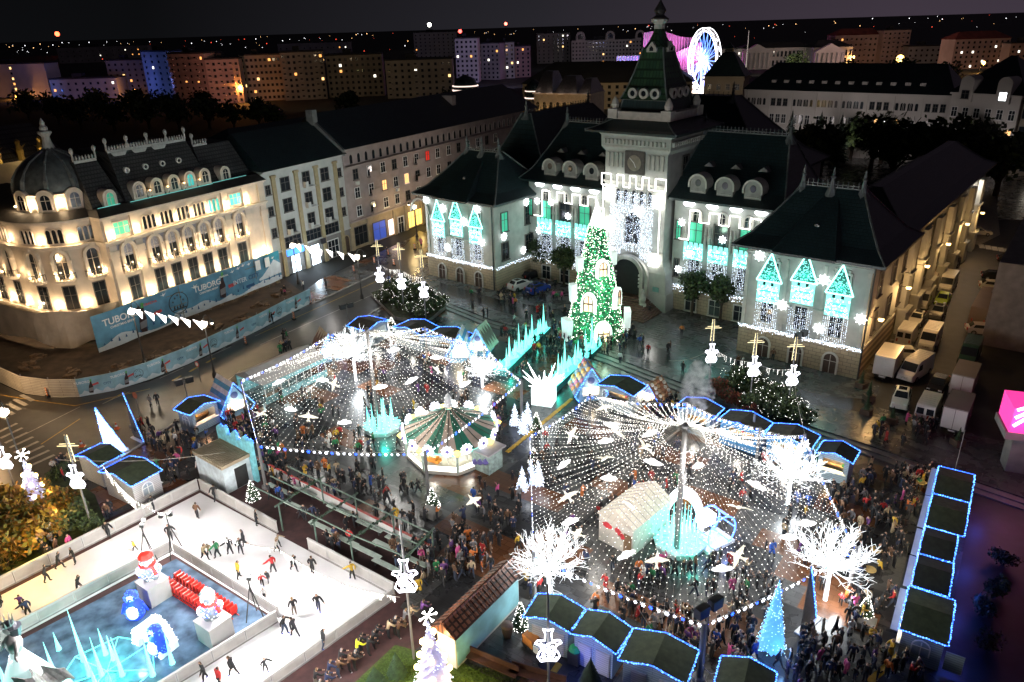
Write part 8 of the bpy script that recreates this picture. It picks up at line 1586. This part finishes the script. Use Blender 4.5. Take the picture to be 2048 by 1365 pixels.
def joints(lean=0,arms=((.28,.02,1.12),(.27,-.08,.88)),arms2=None,stride=0.0,bend=0.0):
 J={'pel':(0,0,.93),'chest':(0,-lean*.4,1.27),'neck':(0,-lean*.62,1.47),'head':(0,-lean*.75-.02,1.6),'top':(0,-lean*.8,1.7)}
 for i,s in enumerate('lr'):
  x=-1 if i==0 else 1;a=arms if i==0 or not arms2 else arms2;st=stride*(1 if i else-1)
  J['sh'+s]=(x*.19,-lean*.55,1.4);e=V((x*a[0][0],a[0][1]-lean*.5,a[0][2]));w=V((x*a[1][0],a[1][1]-lean*.5,a[1][2]));J['el'+s]=tuple(e);J['wr'+s]=tuple(w);J['ha'+s]=tuple(w+(w-e).normalized()*.08)
  J['hi'+s]=(x*.095,0,.86);J['kn'+s]=(x*.1,-.5*st-bend,.48);J['an'+s]=(x*.1,-st+max(0,-st)*.0,.09+max(0,-st)*.18);J['to'+s]=(x*.12,-st-.15,.045+max(0,-st)*.1)
 return J
PQ=[person_mesh('person',joints()),person_mesh('person',joints(0,((.27,-.1,1.16),(.16,-.3,1.2))),1),person_mesh('person',joints(.05,((.26,.12,1.15),(.24,.14,.92)),((.26,-.12,1.15),(.22,-.28,1.02)),.3)),person_mesh('person',joints(0,((.3,-.2,1.25),(.14,-.35,1.5)),((.27,.0,1.14),(.25,-.08,.9)))),person_mesh('person',joints(.04,((.28,.02,1.14),(.25,.06,.9)),None,.22),1),person_mesh('person',joints(.28,((.3,-.25,1.16),(.2,-.48,1.1))))]
PK_=[person_mesh('skater',joints(.3,((.3,-.12,1.16),(.32,-.3,1.02)),((.3,.14,1.16),(.34,.26,.96)),.32,.1)),person_mesh('skater',joints(.16,((.3,.1,1.15),(.26,.12,.92)),((.4,-.2,1.2),(.5,-.36,1.1)),.2,.06)),person_mesh('skater',joints(.1,((.3,0,1.14),(.3,-.1,.9)),None,.06,.03))]
PMESH=[q.mesh('person',PM,True)for q in PQ]+[q.mesh('person',PMS,True)for q in PK_]
JC={'black':(.012,.012,.014),'dark':(.025,.025,.03),'navy':(.02,.03,.08),'red':(.42,.02,.02),'white':(.6,.58,.55),'beige':(.42,.32,.2),'brown':(.12,.06,.03),'grey':(.16,.16,.17),'green':(.02,.2,.07),'blue':(.03,.1,.42),'yellow':(.55,.34,.03),'pink':(.55,.08,.25),'orange':(.6,.16,.03),'purple':(.12,.04,.18),'neon yellow':(.7,.7,.03)}
MIX=['black']*18+['dark']*9+['navy']*3+['red']*2+['white','beige','beige','brown','brown','grey','grey','green','blue','yellow','pink','orange','purple']
PPL=[]
def inpoly(x,y,P):
 c=False;j=len(P)-1
 for i in range(len(P)):
  if(P[i][1]>y)!=(P[j][1]>y)and x<(P[j][0]-P[i][0])*(y-P[i][1])/(P[j][1]-P[i][1])+P[i][0]:c=not c
  j=i
 return c
AVOID=[((903,915),5.6),((765,862),2.4),((1358,1094),3.2),((1425,1090),2.0),((1190,668),4.0),((975,938),1.9),((1088,805),1.7),((1540,1302),1.2),((1650,1200),.5),((1098,1196),.5)]
AV=[(G(*p),r)for p,r in AVOID]+[(quadframe(h_,2.55)[0],max(quadframe(h_,2.55)[2:])*.62)for h_ in BR_+SR+TR+[l[0]for l in LR]+[p[0]for p in PP]]
AV+=[(G(1270,1090),3.0),(G(1285,1050),3.2),(G(448,960),3.0),(G(462,822),2.3),(G(925,716),2.2),(G(965,703),2.0),(G(1175,790),2.2),(G(1308,806),1.8)]
def crowd(poly,n,where,z=0.0,mix=MIX,face=None,clump=.55,mind=.5):
 xs,ys=[p[0]for p in poly],[p[1]for p in poly];got=0;tries=0;last=None;n=int(n*1.3)
 while got<n and tries<n*60:
  tries+=1
  if last and rnd.random()<clump:a=rnd.uniform(0,6.28);p=last+V((math.cos(a),math.sin(a),0))*rnd.uniform(.5,.9)
  else:
   x,y=rnd.uniform(min(xs),max(xs)),rnd.uniform(min(ys),max(ys))
   if not inpoly(x,y,poly):continue
   p=G(x,y,z)
  if any((p-c).xy.length<r for c,r in AV)or any((p-o[0]).xy.length<mind for o in PPL[-260:]):last=None;continue
  fa=rnd.uniform(0,6.28)if face is None else math.atan2((G(*face)-p).y,(G(*face)-p).x)+math.pi/2+rnd.gauss(0,.5)
  PPL.append((p,fa,rnd.choice(mix),rnd.choice((0,1,1,2,3,4,4,0)),rnd.choice((1,1,1,.96,1.04,.93,.68)),where,None));last=p;got+=1
def one(px,col,pose,lab,rot=None,s=1.0,z=0.0):PPL.append((G(px[0],px[1],z),rnd.uniform(0,6.28)if rot is None else rd(rot),col,pose,s,None,lab))
for(x,y,c,s)in((430,1003,'black',1),(396,1038,'brown',1),(308,1025,'black',1),(219,1075,'black',1),(342,1080,'black',1),(514,1052,'black',1),(410,1120,'beige',1),(420,1112,'beige',.7),(437,1116,'green',1),(462,1110,'black',1),(482,1108,'black',1),(490,1092,'dark',1),(478,1158,'yellow',1),(548,1146,'red',1),(588,1142,'black',1),(525,1172,'red',.7),(537,1165,'dark',.7),(530,1200,'white',.7),(626,1148,'black',1),(590,1232,'black',1),(638,1222,'black',1),(570,1268,'black',1),(592,1274,'dark',1),(532,1345,'black',.8),(470,1352,'black',1),(412,1360,'black',1),(160,1185,'black',1),(95,1165,'dark',1),(45,1220,'purple',.8),(60,1235,'navy',1),(120,1138,'black',1),(152,1128,'black',1),(5,1210,'black',1),(272,1102,'yellow',.6),(554,1105,'white',.8),(557,1095,'beige',.8),(706,1160,'yellow',1),(440,1376,'red',1),(648,1298,'dark',1)):one((x,y),c,rnd.choice((6,7,7,8)),f'skater in {c} jacket on the white ice '+('with bent knees' if s==1 else 'of smaller size'),None,s,.055)
for(x,y,c)in((623,1362,'black'),(650,1345,'navy'),(668,1340,'brown'),(690,1330,'brown'),(672,1322,'black'),(645,1368,'navy'),(706,1300,'neon yellow'),(700,1325,'black'),(712,1290,'black'),(738,1282,'black'),(745,1272,'black'),(768,1262,'beige'),(780,1255,'black'),(788,1262,'brown'),(800,1240,'grey'),(812,1232,'beige'),(835,1222,'purple'),(630,1385,'dark'),(728,1296,'black')):one((x+10,y+16),c,5,f'spectator in {c} jacket leaning over the low rink boards',125)
for(x,y,c,l)in((1365,748,'black','person in black standing alone on the wet terrace left of the steam'),(1296,712,'red','person in bright red jacket with white shoes on the open terrace'),(1363,672,'orange','street sweeper in orange vest with a yellow bag on the terrace drive'),(1340,705,'brown','person in brown jacket walking close beside a companion on the terrace'),(1335,708,'dark','person in dark clothes beside the one in brown on the terrace'),(1298,630,'dark','person in dark clothes at the foot of the town hall stair'),(1240,728,'white','person in white top photographing by the steps'),(1545,722,'brown','person in brown coat standing against the stone wall of the wing'),(1475,735,'brown','person in brown beside one in white behind the planter'),(1484,738,'white','person in white beside one in brown behind the planter')):one((x,y),c,0,l,None,1,TZ)
crowd([(480,610),(860,480),(900,520),(700,690),(500,720)],20,'crossing the wet road by the hoarding');crowd([(290,760),(330,820),(250,850)],2,'crossing the road near the light sails');crowd([(80,930),(150,890),(140,970)],5,'on the zebra crossing')
crowd([(890,590),(1130,570),(1150,690),(1010,690),(960,640)],46,'on the terrace between the planter and the tree castle',TZ);crowd([(1090,640),(1250,680),(1230,740),(1060,700)],34,'gathered at the foot of the tree castle',TZ,MIX+['red','beige']);crowd([(1250,660),(1330,690),(1320,720),(1240,710)],9,'strolling on the terrace right of the tree castle',TZ);crowd([(1770,820),(1870,860),(1860,920),(1740,880)],14,'walking on the terrace by the parked vans',TZ)
crowd([(1010,760),(1090,680),(1110,690),(1030,790)],16,'between the two rows of ice spikes')
crowd([(520,830),(640,760),(960,700),(1040,850),(1000,900),(850,980),(540,950)],105,'under the light canopy around the carousel');crowd([(430,820),(560,830),(560,960),(500,950)],46,'in the thick crowd by the castle shop');crowd([(250,860),(420,850),(400,960),(330,960)],38,'between the pair of huts and the castle shop')
crowd([(540,945),(860,960),(1060,960),(1060,1110),(880,1090)],64,'on the open wet paving in front of the carousel');crowd([(530,965),(840,1120),(800,1170),(570,1050)],26,'in the bench area under the pergola');crowd([(850,1090),(1010,1080),(960,1150),(860,1180),(830,1200)],36,'crowded between the rink and the brown cabin',0,MIX+['pink','orange','red'])
crowd([(1080,880),(1500,870),(1620,960),(1700,1180),(1410,1340),(1080,1200)],170,'under the light canopy around the white tent');crowd([(1290,1120),(1420,1110),(1430,1150),(1300,1160)],26,'watching the ice fountain by the centre pole',0,MIX,(1358,1090),.3)
crowd([(1640,930),(1720,940),(1850,960),(1840,1100),(1790,1290),(1660,1360),(1580,1340),(1700,1190),(1640,1000)],110,'in front of the side row of huts');crowd([(1800,960),(1862,950),(1845,1060),(1815,1060)],22,'queueing at the bright counters of the side row',0,MIX+['beige','yellow'],(1890,990));crowd([(1180,1190),(1400,1250),(1560,1310),(1440,1340),(1270,1260)],34,'in front of the green roofed huts',0,MIX,None,.5);crowd([(1570,1290),(1900,1330),(1860,1365),(1560,1365)],24,'at the bottom edge by the light sail')
crowd([(40,1080),(150,1050),(250,1010),(200,1075),(150,1110),(50,1140)],12,'watching from the garden side of the rink',0,MIX,(250,1150));crowd([(1250,800),(1400,830),(1560,900),(1620,950),(1500,900),(1300,860)],36,'at the lit counters below the steps')
PPL.sort(key=lambda e:(e[0]-V((0,0,HC))).length)
LIM=300;cm={}
for i,(p,fa,c,pose,s,where,lab)in enumerate(PPL):
 if i<LIM:
  if lab is None:lab=f'{"child" if s < .8 else "person"} in {c} {"coat" if pose in (1, 4) else "jacket"} {where}'
  o=put('person',PMESH[pose],None,p,fa,(s,s,s));o.color=(*JC[c],1);tag(o,lab,'person',lab.replace('person in','people in')if where else('skaters on the ice' if 'skater' in lab else 'rink spectators' if 'spectator' in lab else None))
 else:
  q=cm.setdefault(0,MB());src=PQ[pose]if pose<6 else PK_[pose-6];q.T=MX.Translation(p)@MX.Rotation(fa,4,'Z')@MX.Scale(s,4);k=len(q.f);q.add(src.v,src.f);ci=list(JC).index(c);q.mi[k:]=[(6+ci if m==1 else(rnd.choice((2,5))if m==2 and j==0 else m))for j,m in enumerate(src.mi)];q.T=None
if cm:tag(cm[0].build('crowd',PM[:2]+[mat('trouser_dark',(.018,.02,.026),.8),mat('hair_dark',(.025,.018,.012),.7),mat('shoe_dark',(.02,.02,.02),.7),mat('trouser_blue',(.04,.055,.1),.8)]+[mat('coat_'+n.replace(' ','_'),c,.75)for n,c in JC.items()],smooth=True),'far part of the crowd walking over the square and the terrace','crowd',kind='stuff')
w=bpy.data.worlds.new('World');S.world=w;w.use_nodes=True
nt=w.node_tree;bg=nt.nodes['Background']
tc=nt.nodes.new('ShaderNodeTexCoord');sep=nt.nodes.new('ShaderNodeSeparateXYZ');nt.links.new(tc.outputs['Generated'],sep.inputs[0])
rp=nt.nodes.new('ShaderNodeValToRGB');rp.color_ramp.elements[0].position=.30;rp.color_ramp.elements[0].color=(.0016,.0017,.002,1)
rp.color_ramp.elements[1].position=.72;rp.color_ramp.elements[1].color=(.02,.015,.021,1)
e=rp.color_ramp.elements.new(.52);e.color=(.008,.0075,.0095,1)
mr=nt.nodes.new('ShaderNodeMapRange');mr.inputs[1].default_value=-1;mr.inputs[2].default_value=1
nt.links.new(sep.outputs['X'],mr.inputs[0]);nt.links.new(mr.outputs[0],rp.inputs[0])
sk=nt.nodes.new('ShaderNodeTexSky');sk.sky_type='NISHITA';sk.sun_disc=False;sk.sun_elevation=rd(-4);sk.sun_rotation=rd(200)
mx=nt.nodes.new('ShaderNodeVectorMath');mx.operation='SCALE';mx.inputs['Scale'].default_value=.02;nt.links.new(sk.outputs[0],mx.inputs[0])
ad=nt.nodes.new('ShaderNodeVectorMath');nt.links.new(mx.outputs[0],ad.inputs[0]);nt.links.new(rp.outputs[0],ad.inputs[1])
hz=nt.nodes.new('ShaderNodeMapRange');hz.inputs[1].default_value=0;hz.inputs[2].default_value=.22;hz.inputs[3].default_value=1.5;hz.inputs[4].default_value=.75;nt.links.new(sep.outputs['Z'],hz.inputs[0]);sc_=nt.nodes.new('ShaderNodeVectorMath');sc_.operation='SCALE';nt.links.new(ad.outputs[0],sc_.inputs[0]);nt.links.new(hz.outputs[0],sc_.inputs['Scale']);nt.links.new(sc_.outputs[0],bg.inputs['Color']);bg.inputs['Strength'].default_value=1.0
S.view_settings.view_transform='Standard';S.view_settings.look='None';S.view_settings.exposure=0.7;S.view_settings.gamma=1
c=S.cycles
c.use_denoising=True;c.max_bounces=4;c.diffuse_bounces=2;c.glossy_bounces=2;c.transmission_bounces=2;c.volume_bounces=0
c.sample_clamp_indirect=3;c.sample_clamp_direct=0;c.use_light_tree=True;c.caustics_reflective=False;c.caustics_refractive=False
